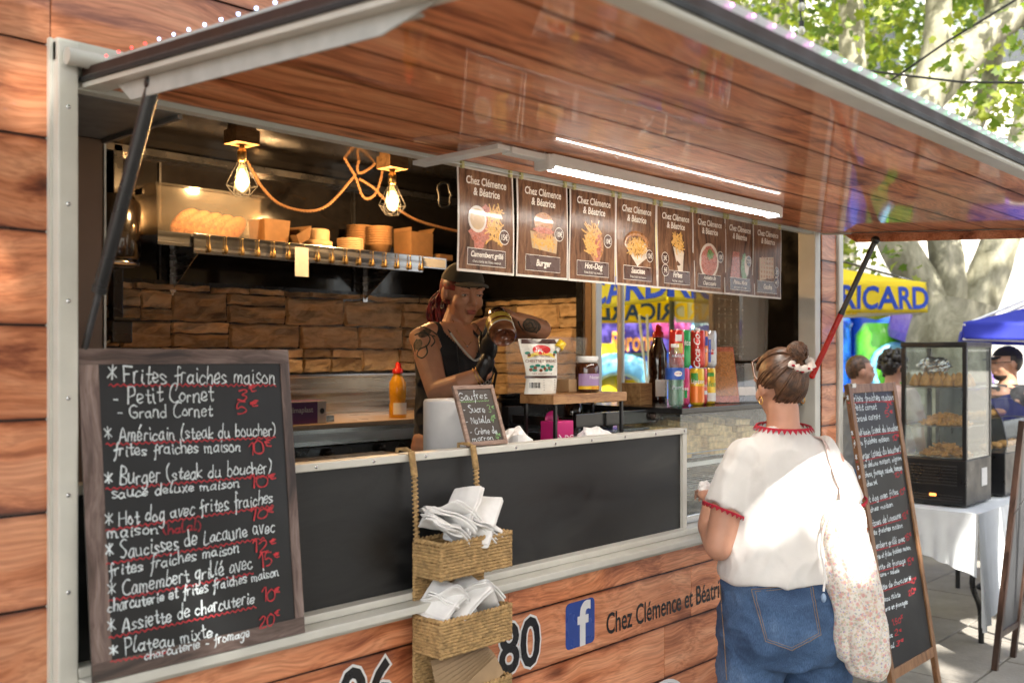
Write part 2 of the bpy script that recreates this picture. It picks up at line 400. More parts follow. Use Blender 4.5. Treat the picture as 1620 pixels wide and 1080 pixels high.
# counter front panel
tp('counter_panel', MB().box(XL + 0.002, 3.035, 0.002, 0.02, 0.965, ZC - 0.02), CHALK)
fr = MB().box(XL + 0.001, 3.06, -0.012, 0.035, ZC - 0.02, ZC, bev=0.003)
fr.box(3.035, 3.06, -0.010, 0.033, 0.965, ZC - 0.021)
tp('counter_frame', fr, ALU)
led = MB().box(XL + 0.001, XR + 0.1, -0.085, 0.0, 0.924, 0.945, bev=0.003)
tp('ledge', led, ALU)
tp('ledge_rail', MB().box(XL + 0.001, XR - .001, -0.035, 0.04, 0.946, 0.966, bev=0.003), ALU)
tp('sill_rail', MB().box(XL + 0.001, XR + .1, -0.028, -0.002, 0.898, 0.922, bev=0.003), ALU)
# canopy: a flap hinged at the top of the opening
CL = 1.235; CA = math.atan2(0.078, 1.232)
CM = Matrix.Translation((0, -0.02, ZH)) @ Matrix.Rotation(CA, 4, 'X')      # local -y runs outwards, local z up
X0, X1 = XL + 0.012, XR + 0.09
canopy = obj('canopy', MB().box(X0, X1, -CL, 0, 0.008, 0.035), pbr('dark_seam', (.03, .012, .007), .6), parent=truck, world=True)
canopy.matrix_parent_inverse = world_of(truck).inverted(); canopy.location = CM.translation; canopy.rotation_euler = CM.to_euler()
ys = [-CL + 0.045, -1.09, -0.905, -0.705, -0.505, -0.31, -0.118, -0.012]
def cob(name, mb, mat, **k): return obj(name, mb, mat, parent=canopy, **k)
for k in range(len(ys) - 1):
    x = X0 + 0.004; first = True
    while x < X1 - 0.01:
        L_ = rnd.uniform(0.9, 1.9) * (0.6 if first else 1); first = False
        xb = min(X1 - 0.004, x + L_)
        if X1 - xb < 0.35: xb = X1 - 0.004
        wdt = ys[k + 1] - ys[k] - 0.0042
        cob('plank', MB().box(0, xb - x - 0.002, 0, wdt, 0, 0.006), VINC, loc=(x + 0.001, ys[k] + 0.0011, 0.0005))
        x = xb
def edge_profile(x0, x1):   # front frame: flat underside, rubber seam, rounded outer face
    pr = [(0.045, -0.003), (0.006, -0.004), (0.0, 0.002), (0.0, 0.008)]
    return pr
fm = MB(); n = 2
pts = [(0.046, -0.004), (0.004, -0.004), (0.0, 0.0), (0.0, 0.006), (0.046, 0.006)]
fm.prism([(p[0], p[1]) for p in pts], X1 - X0, M=Matrix.Translation((X0, -CL, 0)) @ Matrix(((0, 0, 1, 0), (1, 0, 0, 0), (0, 1, 0, 0), (0, 0, 0, 1))))
cob('front_frame', fm, ALU)
cob('rubber_seal', MB().box(X0 - .002, X1 + .002, -CL - 0.006, -CL + 0.02, 0.0065, 0.015), RUB)
arc = [(0.02, 0.015), (-0.004, 0.0155)] + [(-0.004 + 0.03 * math.sin(a) - 0.006 * math.cos(a) + 0.0, 0.0155 + 0.038 * (1 - math.cos(a))) for a in [k * R(90) / 8 for k in range(1, 9)]] + [(0.05, 0.058), (0.05, 0.036), (0.02, 0.036)]
cob('drip_edge', MB().prism(arc, X1 - X0 + 0.004, M=Matrix.Translation((X0 - .002, -CL, 0)) @ Matrix(((0, 0, 1, 0), (1, 0, 0, 0), (0, 1, 0, 0), (0, 0, 0, 1)))), ALUG)
# the two side frames (outer rounded strip, seal, bracket below)
for s, xs in ((-1, X0), (1, X1)):
    fl = 1 if s < 0 else -1
    M_ = lambda x: (x * fl)
    sf = MB().box(min(xs, xs + 0.045 * fl), max(xs, xs + 0.045 * fl), -CL + .002, -0.002, -0.004, 0.0058)
    cob('side_frame', sf, ALU)
    cob('rubber_seal', MB().box(min(xs - 0.006 * fl, xs + .02 * fl), max(xs - 0.006 * fl, xs + .02 * fl), -CL, -0.001, 0.0065, 0.015), RUB)
    a2 = [(xs + fl * p[0], p[1]) for p in arc]
    if fl < 0: a2 = a2[::-1]
    cob('drip_edge', MB().prism(a2, CL, M=Matrix(((1, 0, 0, 0), (0, 0, -1, 0), (0, 1, 0, 0), (0, 0, 0, 1)))), ALUG)
    br = [(-1.02, -0.005), (-0.9, -0.034), (-0.16, -0.04), (-0.10, -0.005)]
    xa = xs + 0.028 * fl
    cob('strut_bracket', MB().prism([(y, z) for y, z in br], 0.004, M=Matrix.Translation((xa - .002, 0, 0)) @ Matrix(((0, 0, 1, 0), (1, 0, 0, 0), (0, 1, 0, 0), (0, 0, 0, 1)))).box(min(xa, xa + .035 * fl), max(xa, xa + .035 * fl), -0.95, -0.15, -0.0085, -0.0045), ALUG if s < 0 else VIN)
# LED dots on the drip edge
ledm = {}
for nm, c in (('pink', (1.0, 0.25, 0.85)), ('green', (0.25, 1.0, 0.45)), ('white', (0.42, 0.62, 1.0)), ('red', (1.0, 0.05, 0.05))):
    em = emis('led_' + nm, c, 2.4 if nm != 'red' else 1.4)
    me = MB().ball((0, 0, 0), 0.0024, 8, 5).mesh('led'); me.materials.append(em); ledm[nm] = me
def put_led(nm, loc):
    o = bpy.data.objects.new('led', ledm[nm]); C.objects.link(o); o.parent = canopy; o.location = loc
x = X0 + 0.03
while x < X1 - 0.02:
    put_led('pink' if x < 1.53 else 'green', (x, -CL + 0.003, 0.046)); x += 0.062
y = -0.10; k = 0
while y > -CL + 0.02:
    put_led('red' if k < 4 else 'white', (X0 + 0.003, y, 0.046)); y -= 0.052; k += 1
cob('led_strip', MB().box(X0 + 0.02, X1 - 0.02, -CL + 0.0085, -CL + .011, 0.040, 0.0535), pbr('clear_strip', (.5, .5, .5), .3))
# gas struts
def strut(a, b, split, mat_low, r1=0.0135, r2=0.007):
    a, b = Vector(a), Vector(b); m = a.lerp(b, split)
    s = tp('gas_strut', MB().tube([a, m], r1, 14).ball(a, 0.018).tube([m, m + (b - a).normalized() * 0.012], r1 * 1.15, 14), BLK)
    obj('rod', MB().tube([m, b], r2, 12).ball(b, 0.014), mat_low, parent=s, world=True)
strut(atX(243, 132, 0.905), (0.868, 0.03, 1.50), 0.63, DARKSTEEL)
strut(atX(1385, 380, 4.10), (4.045, -0.008, 1.50), 0.52, RED, 0.0115, 0.0125)
# ceiling box and tall cupboard on the left
tp('ceiling_box', MB().box(0.86, 1.115, 0.045, 0.42, ZH - 0.002, ZH + 0.3).box(1.108, 1.118, 0.045, 0.42, ZH - 0.012, ZH + .02), GREY)
tp('tall_cupboard', MB().box(0.86, 1.112, 0.42, 0.9, ZF, ZH - 0.003, bev=0.003), BROWNP)
tp('cupboard_edge', MB().box(1.1125, 1.118, 0.416, 0.43, ZF, ZH - .013), ALU)

# stone cladding: each stone its own piece
STN = []
def stone_mat(name, a, b, c):
    m, N, L, P = nt(name)
    tc = N.new('ShaderNodeTexCoord'); oi = N.new('ShaderNodeObjectInfo')
    off = N.new('ShaderNodeVectorMath'); off.operation = 'SCALE'; off.inputs[0].default_value = (31, 17, 23); L.new(oi.outputs['Random'], off.inputs['Scale'])
    ad = N.new('ShaderNodeVectorMath'); L.new(tc.outputs['Object'], ad.inputs[0]); L.new(off.outputs[0], ad.inputs[1])
    mp = N.new('ShaderNodeMapping'); mp.inputs['Scale'].default_value = (7, 20, 20); L.new(ad.outputs[0], mp.inputs[0])
    n1 = N.new('ShaderNodeTexNoise'); n1.inputs['Scale'].default_value = 1; n1.inputs['Detail'].default_value = 9; n1.inputs['Roughness'].default_value = .68; n1.inputs['Distortion'].default_value = 0.8; L.new(mp.outputs[0], n1.inputs['Vector'])
    cr = ramp(N, [(0.3, a), (0.5, b), (0.7, c)]); L.new(n1.outputs['Fac'], cr.inputs[0])
    mr = N.new('ShaderNodeMapRange'); mr.inputs['To Min'].default_value = .6; mr.inputs['To Max'].default_value = 1.3; L.new(oi.outputs['Random'], mr.inputs['Value'])
    sc_ = N.new('ShaderNodeVectorMath'); sc_.operation = 'SCALE'; L.new(cr.outputs[0], sc_.inputs[0]); L.new(mr.outputs[0], sc_.inputs['Scale'])
    L.new(sc_.outputs[0], P.inputs['Base Color']); P.inputs['Roughness'].default_value = .55
    bp = N.new('ShaderNodeBump'); bp.inputs['Distance'].default_value = .016; bp.inputs['Strength'].default_value = 1; L.new(n1.outputs['Fac'], bp.inputs['Height']); L.new(bp.outputs[0], P.inputs['Normal'])
    return m
STONE = stone_mat('ledge_stone', (0.34, 0.22, 0.12), (0.66, 0.48, 0.29), (0.84, 0.68, 0.46))
def stone_mesh(w_, h_, seed):
    US = [0, .03, .14, .27, .4, .53, .66, .78, .9, .97, 1]; VS = [0, .07, .3, .55, .8, .93, 1]; nu, nv = 10, 6
    def fn(u, v):
        u = US[round(u * nu)]; v = VS[round(v * nv)]; x = u * w_; z = v * h_
        e = min(u, 1 - u, v, 1 - v)
        d = 0.0 if e < 1e-6 else 0.012 + 0.020 * noise.noise(Vector((x * 11 + seed * 3.1, z * 22, seed))) + .006 * noise.noise(Vector((x * 40, z * 60, seed)))
        jx = 0.004 * noise.noise(Vector((z * 40, seed, 1))) if 0 < u < 1 or True else 0
        jz = 0.009 * noise.noise(Vector((x * 13, seed, 7)))
        return (x + jx, -max(0.001, d) if e > 1e-6 else 0.0032, z + jz)
    return MB().grid(fn, nu, nv, smooth=False)
def stone_wall(parent, origin, ux, length, z0, z1, seed):
    rr = random.Random(seed); n = 0; z = z1
    rz = math.atan2(ux[1], ux[0])
    while z > z0 + 0.02:
        bh = min(rr.choice((.045, .06, .09, .12, .14)), z - z0); x = -rr.uniform(0, .15)
        if z == z1: bh = 0.03
        while x < length:
            wd = rr.uniform(0.14, 0.42)
            if bh > 0.085 and rr.random() < 0.65:
                c = rr.uniform(0.35, 0.65); parts = [(0, bh * c), (bh * c, bh * (1 - c))]
            else: parts = [(0, bh)]
            for (dz, hh) in parts:
                xa = max(0, x); xb = min(length, x + wd)
                if xb - xa < 0.03: continue
                n += 1
                o = obj('stone', stone_mesh(xb - xa - 0.004, hh - 0.004, n * 1.7 + seed), STONE, parent=parent, world=True,
                        loc=(origin[0] + ux[0] * xa, origin[1] + ux[1] * xa, z - bh + dz + .002), rot=(0, 0, rz))
            x += wd
        z -= bh
bk = tp('stone_cladding', MB().box(1.1, XE - 0.005, YB - 0.006, YB - 0.001, 1.49, 1.93), BLK)
stone_wall(bk, (1.3, YB - 0.009, 0), (1, 0), XE - 1.33, 1.50, 1.914, 2)
sw = tp('stone_cladding', MB().box(XE - 0.006, XE - 0.001, 1.47, YB - 0.01, 1.2, 1.93), BLK)
stone_wall(sw, (XE - 0.009, YB - 0.02, 0), (0, -1), YB - .02 - 1.49, 1.22, 1.914, 5)
# end wall inside: black lining with the window opening, jambs
iw = MB().box(XE, XE + 0.001, 0.06, 0.66, ZF, ZT).box(XE, XE + .001, 1.46, YB, ZF, ZT).box(XE, XE + .001, .66, 1.46, ZF, 1.36).box(XE, XE + .001, .66, 1.46, 2.3, ZT)
tp('wall_lining', iw, BLKGLOSS)
tp('window_frame', MB().box(XE - 0.03, XE, 1.445, 1.475, 1.33, 2.33).box(XE - 0.012, XE + .04, 1.372, 1.40, 1.36, 2.3).box(XE - 0.012, XE + .04, .64, .66, 1.36, 2.3)
   .box(XE - 0.03, XE + .04, .64, 1.40, 1.345, 1.362).tube([(XE + .01, 1.22, 1.36), (XE + .01, 1.22, 2.3)], 0.02, 8), ALU)
tp('window_jamb', MB().box(XE - .02, XE + 0.003, 1.40, 1.445, 1.33, 2.33), pbr('tan_jamb', (0.30, 0.20, 0.13), .5))
tp('window_post', MB().box(XE - .045, XE - .031, 1.445, 1.485, 1.2, 2.4), BLK)
# ceiling beam and conduit
tp('ceiling_beam', MB().box(1.12, XE - .01, YB - .07, YB - .002, 2.47, 2.50), DARKSTEEL)
tp('ceiling_beam', MB().box(1.12, XE - .01, 1.02, 1.06, 2.52, 2.558), DARKSTEEL)
tp('wall_seam', MB().box(3.3, 3.31, YB - .012, YB - .001, 1.93, 2.46).box(2.2, 2.21, YB - .012, YB - .001, 1.93, 2.46), DARKSTEEL)
# serving surfaces inside
WORK = pbr('pale_worktop', (0.45, 0.33, 0.22), 0.35, 0.05, var=0.1, nscale=8)
tp('front_counter', MB().box(0.87, 3.06, 0.04, 0.5, 1.225, 1.25, bev=.003).box(.87, 3.06, .3, .49, ZF, 1.224), STEEL)
tp('back_counter', MB().box(1.3, 3.75, 1.62, YB - .012, 1.262, 1.285, bev=.003), WORK)
tp('counter_fascia', MB().box(1.3, 3.75, 1.625, 1.64, 1.19, 1.261), STEEL)
tp('steel_backsplash', MB().box(1.3, XE - .03, YB - .022, YB - .008, 1.286, 1.475), STEEL)
tp('backsplash_lip', MB().box(1.3, XE - .03, YB - .075, YB - .008, 1.476, 1.492, bev=.003), STEEL)
rg = MB().box(1.3, 3.75, 1.65, YB - .012, ZF, 1.18)
oven = tp('range', rg, DARKSTEEL)
obj('oven_handle', MB().tube([(1.5, 1.60, 1.10), (2.7, 1.60, 1.10)], .011, 10).box(1.52, 1.54, 1.6, 1.65, 1.095, 1.105).box(2.66, 2.68, 1.6, 1.65, 1.095, 1.105), STEEL, parent=oven, world=True)
for k in range(6): obj('knob', MB().lathe([(0, .03), (.018, .03), (.02, 0)], 12, M=TR(1.5 + .3 * k, 1.65, 1.155, rx=R(90))), BLK, parent=oven, world=True)
# facade lettering
BLKINK = pbr('black_ink', (0.012, 0.012, 0.014), 0.3, var=0); WINK = pbr('white_ink', (0.75, 0.75, 0.75), 0.35, var=0)
def fl(body, x, z, size, mat, out=0.0, bold=0.0, align='LEFT', xs=1.0, yo=-0.0015, name='lettering', shear=0):
    tp(name, text_mb(body, size, bold, align, shear=shear, xs=xs, M=Matrix.Translation((x, yo - out, z)) @ FACE), mat)
for body, x in (('80', 2.085), ('06', 1.51), ('0', 1.31)):
    fl(body, x, 0.657, 0.205, WINK, bold=0.055, xs=.9); fl(body, x, 0.657, 0.205, BLKINK, out=0.0006, bold=0.02, xs=.9)
fl('Chez Clémence et Béatrice', 2.595, 0.672, 0.098, BLKINK, bold=0.014, xs=0.70)
FB = pbr('blue_badge', (0.045, 0.085, 0.33), 0.25, var=0)
rs = []
for cx, cz, a0 in ((.128, .128, 0), (.017, .128, 90), (.017, .017, 180), (.128, .017, 270)):
    rs += [(cx + .017 * math.cos(R(a0 + t)), cz + .017 * math.sin(R(a0 + t))) for t in (0, 30, 60, 90)]
bd = tp('round_corner_badge', MB().prism(rs, 0.0008, M=Matrix.Translation((2.39, -.0003, .663)) @ FACE), FB)
obj('badge_letter', text_mb('f', 0.19, 0.03, 'CENTER', M=Matrix.Translation((2.475, -.0016, .668)) @ FACE), WINK, parent=bd, world=True)
rg2 = [(.17 * math.cos(t * R(10)), .17 * math.sin(t * R(10))) for t in range(36)]
lg = tp('round_logo', MB().prism(rg2, .0008, M=Matrix.Translation((2.93, -.0004, .275)) @ FACE), WINK)
obj('logo_disc', MB().prism([(x * .92, y * .92) for x, y in rg2], .0006, M=Matrix.Translation((2.93, -.0014, .275)) @ FACE), BLKINK, parent=lg, world=True)
# wheels (two each side, below the body)
TYRE = pbr('tyre', (0.02, 0.02, 0.02), .8)
for wx in (0.6, 3.75):
  for wy in (0.16, 2.0):
    wh = tp('wheel', MB().lathe([(.18, -.09), (.29, -.09), (.32, -.05), (.32, .05), (.29, .09), (.18, .09)], 28, M=TR(wx, wy, .32, rx=R(90))), TYRE)
    obj('rim', MB().lathe([(0, -.05), (.06, -.06), (.12, -.03), (.182, -.07), (.182, .07), (0, .05)], 24, M=TR(wx, wy, .32, rx=R(-90))), STEEL, parent=wh, world=True)

rv = MB().lathe([(0, .0022), (.0035, .0015), (.0045, 0)], 10).mesh('rivet'); rv.materials.append(STEEL)
for k in range(26):
    o = bpy.data.objects.new('rivet', rv); C.objects.link(o); o.parent = truck; o.matrix_parent_inverse = world_of(truck).inverted(); o.rotation_euler = (R(90), 0, 0)
    o.location = (XL + .06 + (k % 13) * .245, -.0125, ZH + .014) if k < 13 else (XL + .05 + (k % 13) * .178, -.0125, ZC - .010)
for k in range(9):
    o = bpy.data.objects.new('rivet', rv); C.objects.link(o); o.parent = truck; o.matrix_parent_inverse = world_of(truck).inverted(); o.rotation_euler = (R(90), 0, 0); o.location = (XL - .02, -.0355, .55 + .19 * k)
# ------------------------------------------------------------------ handwriting: one-stroke letters laid as thin ribbons
GL = {'a':(5.6,'4i 2j 0h 0f 2e 4g;4j 4f 5e'),'b':(5.2,'0o 0e;0h 2j 4h 4f 2e 0f'),'c':(4.8,'4i 2j 0h 0f 2e 4f'),'d':(5.6,'4h 2j 0h 0f 2e 4g;4o 4e'),
'e':(5,'0g 4h 3j 1j 0h 0f 2e 4f'),'f':(4.2,'4n 3o 2m 2e 1a;0i 4j'),'g':(5.4,'4i 2j 0h 0f 2e 4g;4j 4d 3a 1a 0b'),'h':(5.2,'0o 0e;0h 2j 4i 4e'),
'i':(2.6,'1j 1f 2e;1l 1m'),'j':(3,'2j 2b 0a;2l 2m'),'k':(4.6,'0o 0e;4j 0g 4e'),'l':(3,'1o 0k 0f 1e 2f'),'m':(8,'0j 0e;0h 1j 3i 3e;3h 4j 6i 6e 7e'),
'n':(5.8,'0j 0e;0h 2j 4i 4e 5e'),'o':(5.2,'2j 0h 0f 2e 4f 4h 2j 1i'),'p':(5.2,'0j 0a;0h 2j 4h 4f 2e 0f'),'q':(5.2,'4i 2j 0h 0f 2e 4g;4j 4a'),
'r':(4,'0j 0e;0h 1j 3j'),'s':(4.8,'4i 2j 0i 2g 4f 2e 0e'),'t':(4.4,'2m 2f 3e 4f;0j 4j'),'u':(5.8,'0j 0f 2e 4f 4j;4g 5e'),'v':(5,'0j 2e 4j 5j'),
'x':(4.8,'0j 4e;4j 0e'),'y':(4.8,'0j 2f;4j 1a'),'z':(4.8,'0j 4j 0e 4e'),'é':(5,'0g 4h 3j 1j 0h 0f 2e 4f;2l 4n'),'è':(5,'0g 4h 3j 1j 0h 0f 2e 4f;1n 3l'),
'A':(7,'0e 3o 6e;1h 5h'),'B':(6,'0o 0e;0o 4n 4k 0j 5h 4e 0e'),'C':(6.6,'6n 3o 0l 0g 3e 6f'),'D':(6.5,'0o 0e;0o 4n 6j 4f 0e'),'F':(6,'0o 0e;0o 6o;0j 4j'),
'G':(7,'6n 3o 0l 0g 3e 6f 6i 3i'),'H':(7,'0o 0e;6o 6e;0j 6j'),'L':(5.5,'0o 0e 5e'),'N':(6.6,'0e 0o 5e 5o'),'P':(6,'0e 0o;0o 4o 5l 4j 0i'),'S':(5.8,'5n 3o 0m 2k 5h 3e 0f'),
'0':(6.6,'3o 0l 0g 3e 6g 6l 3o'),'1':(4,'0l 3o 3e'),'2':(6.4,'0m 3o 5m 4j 0e 6e'),'3':(5.8,'0n 3o 5m 2j 5h 3e 0f'),'4':(6.4,'4e 4o 0h 6h'),'5':(6,'5o 1o 0j 3k 5h 3e 0e'),
'€':(5,'4o 2o 1n 1l 2k 4k;0n 3n;0m 3m'),'(':(3,'2o 0l 0g 2d'),')':(3,'0o 2l 2g 0d'),'-':(4.6,'0h 3h'),'*':(6.6,'3n 3g;0m 6h;6m 0h'),'.':(2,'0e 0f'),',':(2,'1e 0c'),' ':(4,'')}
def ribbon(mb, pts, wd, z):
    n = len(pts); L_ = []; R_ = []
    for i in range(n):
        t = pts[min(i + 1, n - 1)] - pts[max(i - 1, 0)]
        if t.length < 1e-9: t = Vector((1, 0))
        t.normalize(); q = Vector((-t.y, t.x)) * wd / 2
        f = 1 + .28 * math.sin(i * 1.1 + pts[0].x * 900); L_.append(pts[i] + q * f); R_.append(pts[i] - q * f)
    e0 = (pts[0] - pts[1]).normalized() * wd * .35; e1 = (pts[-1] - pts[-2]).normalized() * wd * .35
    L_[0] += e0; R_[0] += e0; L_[-1] += e1; R_[-1] += e1
    vs = [(p.x, p.y, z) for p in L_] + [(p.x, p.y, z) for p in R_]
    mb.add(vs, [(i, i + n, i + n + 1, i + 1) for i in range(n - 1)])
hr = random.Random(5)
def smooth2(P, k=4):
    if len(P) < 3: return P
    out = []
    for i in range(len(P) - 1):
        p0 = P[max(i - 1, 0)]; p1 = P[i]; p2 = P[i + 1]; p3 = P[min(i + 2, len(P) - 1)]
        for j in range(k):
            t = j / k
            out.append(0.5 * ((2 * p1) + (p2 - p0) * t + (2 * p0 - 5 * p1 + 4 * p2 - p3) * t * t + (3 * p1 - p0 - 3 * p2 + p3) * t ** 3))
    out.append(P[-1]); return out
def hand(mb, text, a, b, h, wd, z=0.0):
    """text between points a and b of the local plane, capitals h tall"""
    a = Vector(a); b = Vector(b)
    W_ = sum(GL[c][0] for c in text) + 0.9 * (len(text) - 1); d = b - a; sx = d.length / W_; sy = h / 10.0
    ex = d.normalized(); ey = Vector((-ex.y, ex.x)) * 0.5 + Vector((0, 0.5)); x = 0
    zz = z
    for c in text:
        g = GL[c]; js = hr.uniform(.84, 1.2); jy = hr.uniform(-.7, .7); sl = hr.uniform(-.08, .18)
        for st in g[1].split(';'):
            if not st: continue
            P = []
            for q in st.split():
                u = int(q[0]) + hr.uniform(-.36, .36); v = (ord(q[1]) - ord('e')) + hr.uniform(-.36, .36)
                P.append(a + ex * ((x + u + v * sl) * sx) + ey * ((v * js + jy) * sy))
            if len(P) > 1:
                zz += 0.000004
                ribbon(mb, smooth2(P), wd * hr.uniform(.85, 1.12), zz)
        x += g[0] + .9
def wavy(mb, a, b, amp, wl, wd, z=0.0):
    a = Vector(a); b = Vector(b); d = b - a; n = max(4, int(d.length / wl * 4)); e = d.normalized(); q = Vector((-e.y, e.x))
    ribbon(mb, [a + d * (i / n) + q * (amp * (0, 1, 0, -1)[i % 4] + hr.uniform(-.3, .3) * amp) for i in range(n + 1)], wd, z)
CHW = pbr('white_chalk_marker', (0.60, 0.66, 0.68), .8, var=.22, nscale=90); CHR = pbr('red_chalk_marker', (0.48, 0.035, 0.045), .8, var=.2, nscale=90)
CHD = pbr('dark_red_chalk', (0.28, 0.02, 0.03), .8); CHG = pbr('green_chalk_marker', (0.20, 0.42, 0.14), .8)
def plane_xy(M, px, py):
    """a pixel of the photograph in the local XY of the sheet whose world matrix is M"""
    n = M.to_3x3() @ Vector((0, 0, 1)); d = ray(px, py); t = (M.translation - CAM).dot(n) / d.dot(n)
    p = M.inverted() @ (CAM + d * t); return (p.x, p.y)

# ---- large menu board on the ledge, leaning on the counter front
OLDW = wood('weathered_frame', (0.025, 0.014, 0.011), (0.10, 0.062, 0.05), (0.30, 0.225, 0.20), rough=.4, axis=0, gs=1.6, rnd=.1, knots=True, coat=.2)
OLDV = wood('weathered_frame_upright', (0.025, 0.014, 0.011), (0.10, 0.062, 0.05), (0.30, 0.225, 0.20), rough=.4, axis=1, gs=1.6, rnd=.1, knots=True, coat=.2)
SLATE = pbr('slate_writing_surface', (0.012, 0.0125, 0.0135), .38, var=.45, nscale=5, rvar=.12, spec=.4)
def board_root(name, label, cat, A, B, T, group=None):
    """A bottom left, B bottom right, T top left (world); local x along the foot, local y up the board"""
    A, B, T = map(Vector, (A, B, T)); x = (B - A).normalized(); y = (T - A); y = (y - x * y.dot(x)); h = y.length; y.normalize(); z = x.cross(y)
    M = Matrix.Translation(A) @ Matrix((x, y, z)).transposed().to_4x4()
    o = thing(name, label, cat, A); o.rotation_euler = M.to_euler()
    return o, M, (B - A).length, h
def write(o, M, items, off, sc, wd, zz, names=('white_lettering', 'red_lettering')):
    w_, r_, g_, d_ = MB(), MB(), MB(), MB(); dst = {'w': w_, 'r': r_, 'g': g_, 'd': d_}
    for it in items:
        k, txt, (x0, y0), (x1, y1), hpx = it
        a = plane_xy(M, off[0] + x0 / sc, off[1] + y0 / sc); b = plane_xy(M, off[0] + x1 / sc, off[1] + y1 / sc)
        top = plane_xy(M, off[0] + x0 / sc, off[1] + (y0 - hpx) / sc); h = top[1] - a[1]
        if txt == '~': wavy(dst[k], a, b, h * .5, h * 2.6, wd * .8, zz - .0002)
        else: hand(dst[k], txt, a, b, h, wd, zz)
    for mb, mt, nm in ((w_, CHW, 'white_lettering'), (r_, CHR, 'red_lettering'), (g_, CHG, 'green_lettering'), (d_, CHD, 'faded_lettering')):
        if mb.v: obj(nm, mb, mt, parent=o)
bA = (0.858, -0.082, 0.9465); bB = (1.352, -0.082, 0.9465); bT = (0.858, -0.014, 1.597)
o, M, W_, H_ = board_root('menu_board', 'large menu chalkboard with weathered wood border leaning on the counter front', 'menu board', bA, bB, bT)
obj('backing', MB().box(0, W_, 0, H_, 0, .004, bev=.001), SLATE, parent=o)
fw = 0.045
obj('border', MB().box(0.0, W_, H_ - .032, H_, .0042, .0062), OLDW, parent=o); obj('border', MB().box(0, W_, 0, .036, .0042, .0062), OLDW, parent=o)
obj('border', MB().box(0, .040, .0365, H_ - .0325, .0042, .0062), OLDV, parent=o); obj('border', MB().box(W_ - .024, W_, .0365, H_ - .0325, .0042, .0062), OLDV, parent=o)
L1 = [('w','* Frites fraiches maison',(112,150),(636,150),56),('r','~',(118,156),(636,156),8),('w','- Petit Cornet',(134,212),(445,205),52),('r','3€',(520,205),(580,200),38),
('w','- Grand Cornet',(145,258),(440,250),42),('r','5€',(518,246),(582,240),36),('w','* Américain (steak du boucher)',(106,332),(636,310),46),('r','~',(108,340),(634,318),8),
('w','frites fraiches maison',(132,376),(528,360),40),('r','10€',(550,372),(626,368),38),('w','* Burger (steak du boucher)',(106,468),(622,425),50),('r','~',(108,478),(624,436),8),
('w','sauce deluxe maison',(128,506),(524,472),36),('r','10€',(552,474),(642,466),38),('w','* Hot dog avec frites fraiches',(106,598),(628,520),48),('r','~',(108,606),(628,530),8),
('w','maison',(114,628),(275,614),36),('d','(halal)',(288,618),(405,602),34),('r','10€',(555,576),(636,566),36),('w','* Saucisses de Lacaune avec',(108,700),(634,608),50),
('r','~',(110,710),(600,630),8),('w','frites fraiches maison',(118,748),(524,672),40),('r','12€',(564,676),(638,662),38),('w','* Camembert grillé avec',(116,816),(564,722),48),
('r','~',(118,824),(566,738),8),('r','15€',(584,722),(652,706),38),('w','charcuterie et frites fraiches maison',(116,862),(646,744),38),('w','* Assiette de charcuterie',(116,928),(570,828),46),
('r','~',(118,938),(574,842),8),('r','10€',(592,830),(654,814),42),('r','20€',(584,910),(650,890),40),('w','* Plateau mixte',(122,1000),(440,934),48),('w','charcuterie - fromage',(230,1006),(555,932),30),('r','~',(124,1012),(300,982),7)]
write(o, M, L1, (110, 530), 1.9632, .0027, .0068)

# ---- small waffle sign on the counter rail
LBW = wood('light_brown_frame', (0.16, 0.10, 0.07), (0.30, 0.20, 0.15), (0.38, 0.27, 0.21), rough=.55, gs=3, knots=False, rnd=.05)
p0 = Vector((1.9625, .004, ZC + .0015)); p1 = Vector((2.126, .004, ZC + .0015)); pT = Vector((1.9625, .067, ZC + .172))
o, M, W_, H_ = board_root('waffle_sign', 'small waffle price chalkboard in a light brown frame leaning on the paper roll', 'sign', p0, p1, pT)
obj('backing', MB().box(.008, W_ - .008, .008, H_ - .008, -.001, .004), pbr('brown_slate', (.045, .032, .024), .5), parent=o)
for a in ((0, W_, 0, .0125), (0, W_, H_ - .0125, H_), (0, .0125, .013, H_ - .013), (W_ - .0125, W_, .013, H_ - .013)):
    obj('frame_rail', MB().box(*a, -.002, .0075, bev=.001), LBW, parent=o)
L2 = [('w','Gaufres',(355,822),(505,812),42),('g','~',(360,832),(512,824),6),('w','- Sucre',(380,890),(495,885),36),('g','3€',(512,888),(545,884),34),('w','- Nutella',(393,948),(522,940),36),('g','4€',(526,940),(556,936),34),
('w','- Crème de',(415,1004),(560,998),34),('w','marron',(428,1040),(540,1032),30),('g','4€',(552,1034),(585,1028),32)]
write(o, M, L2, (620, 390), 3.375, .0018, .0046)

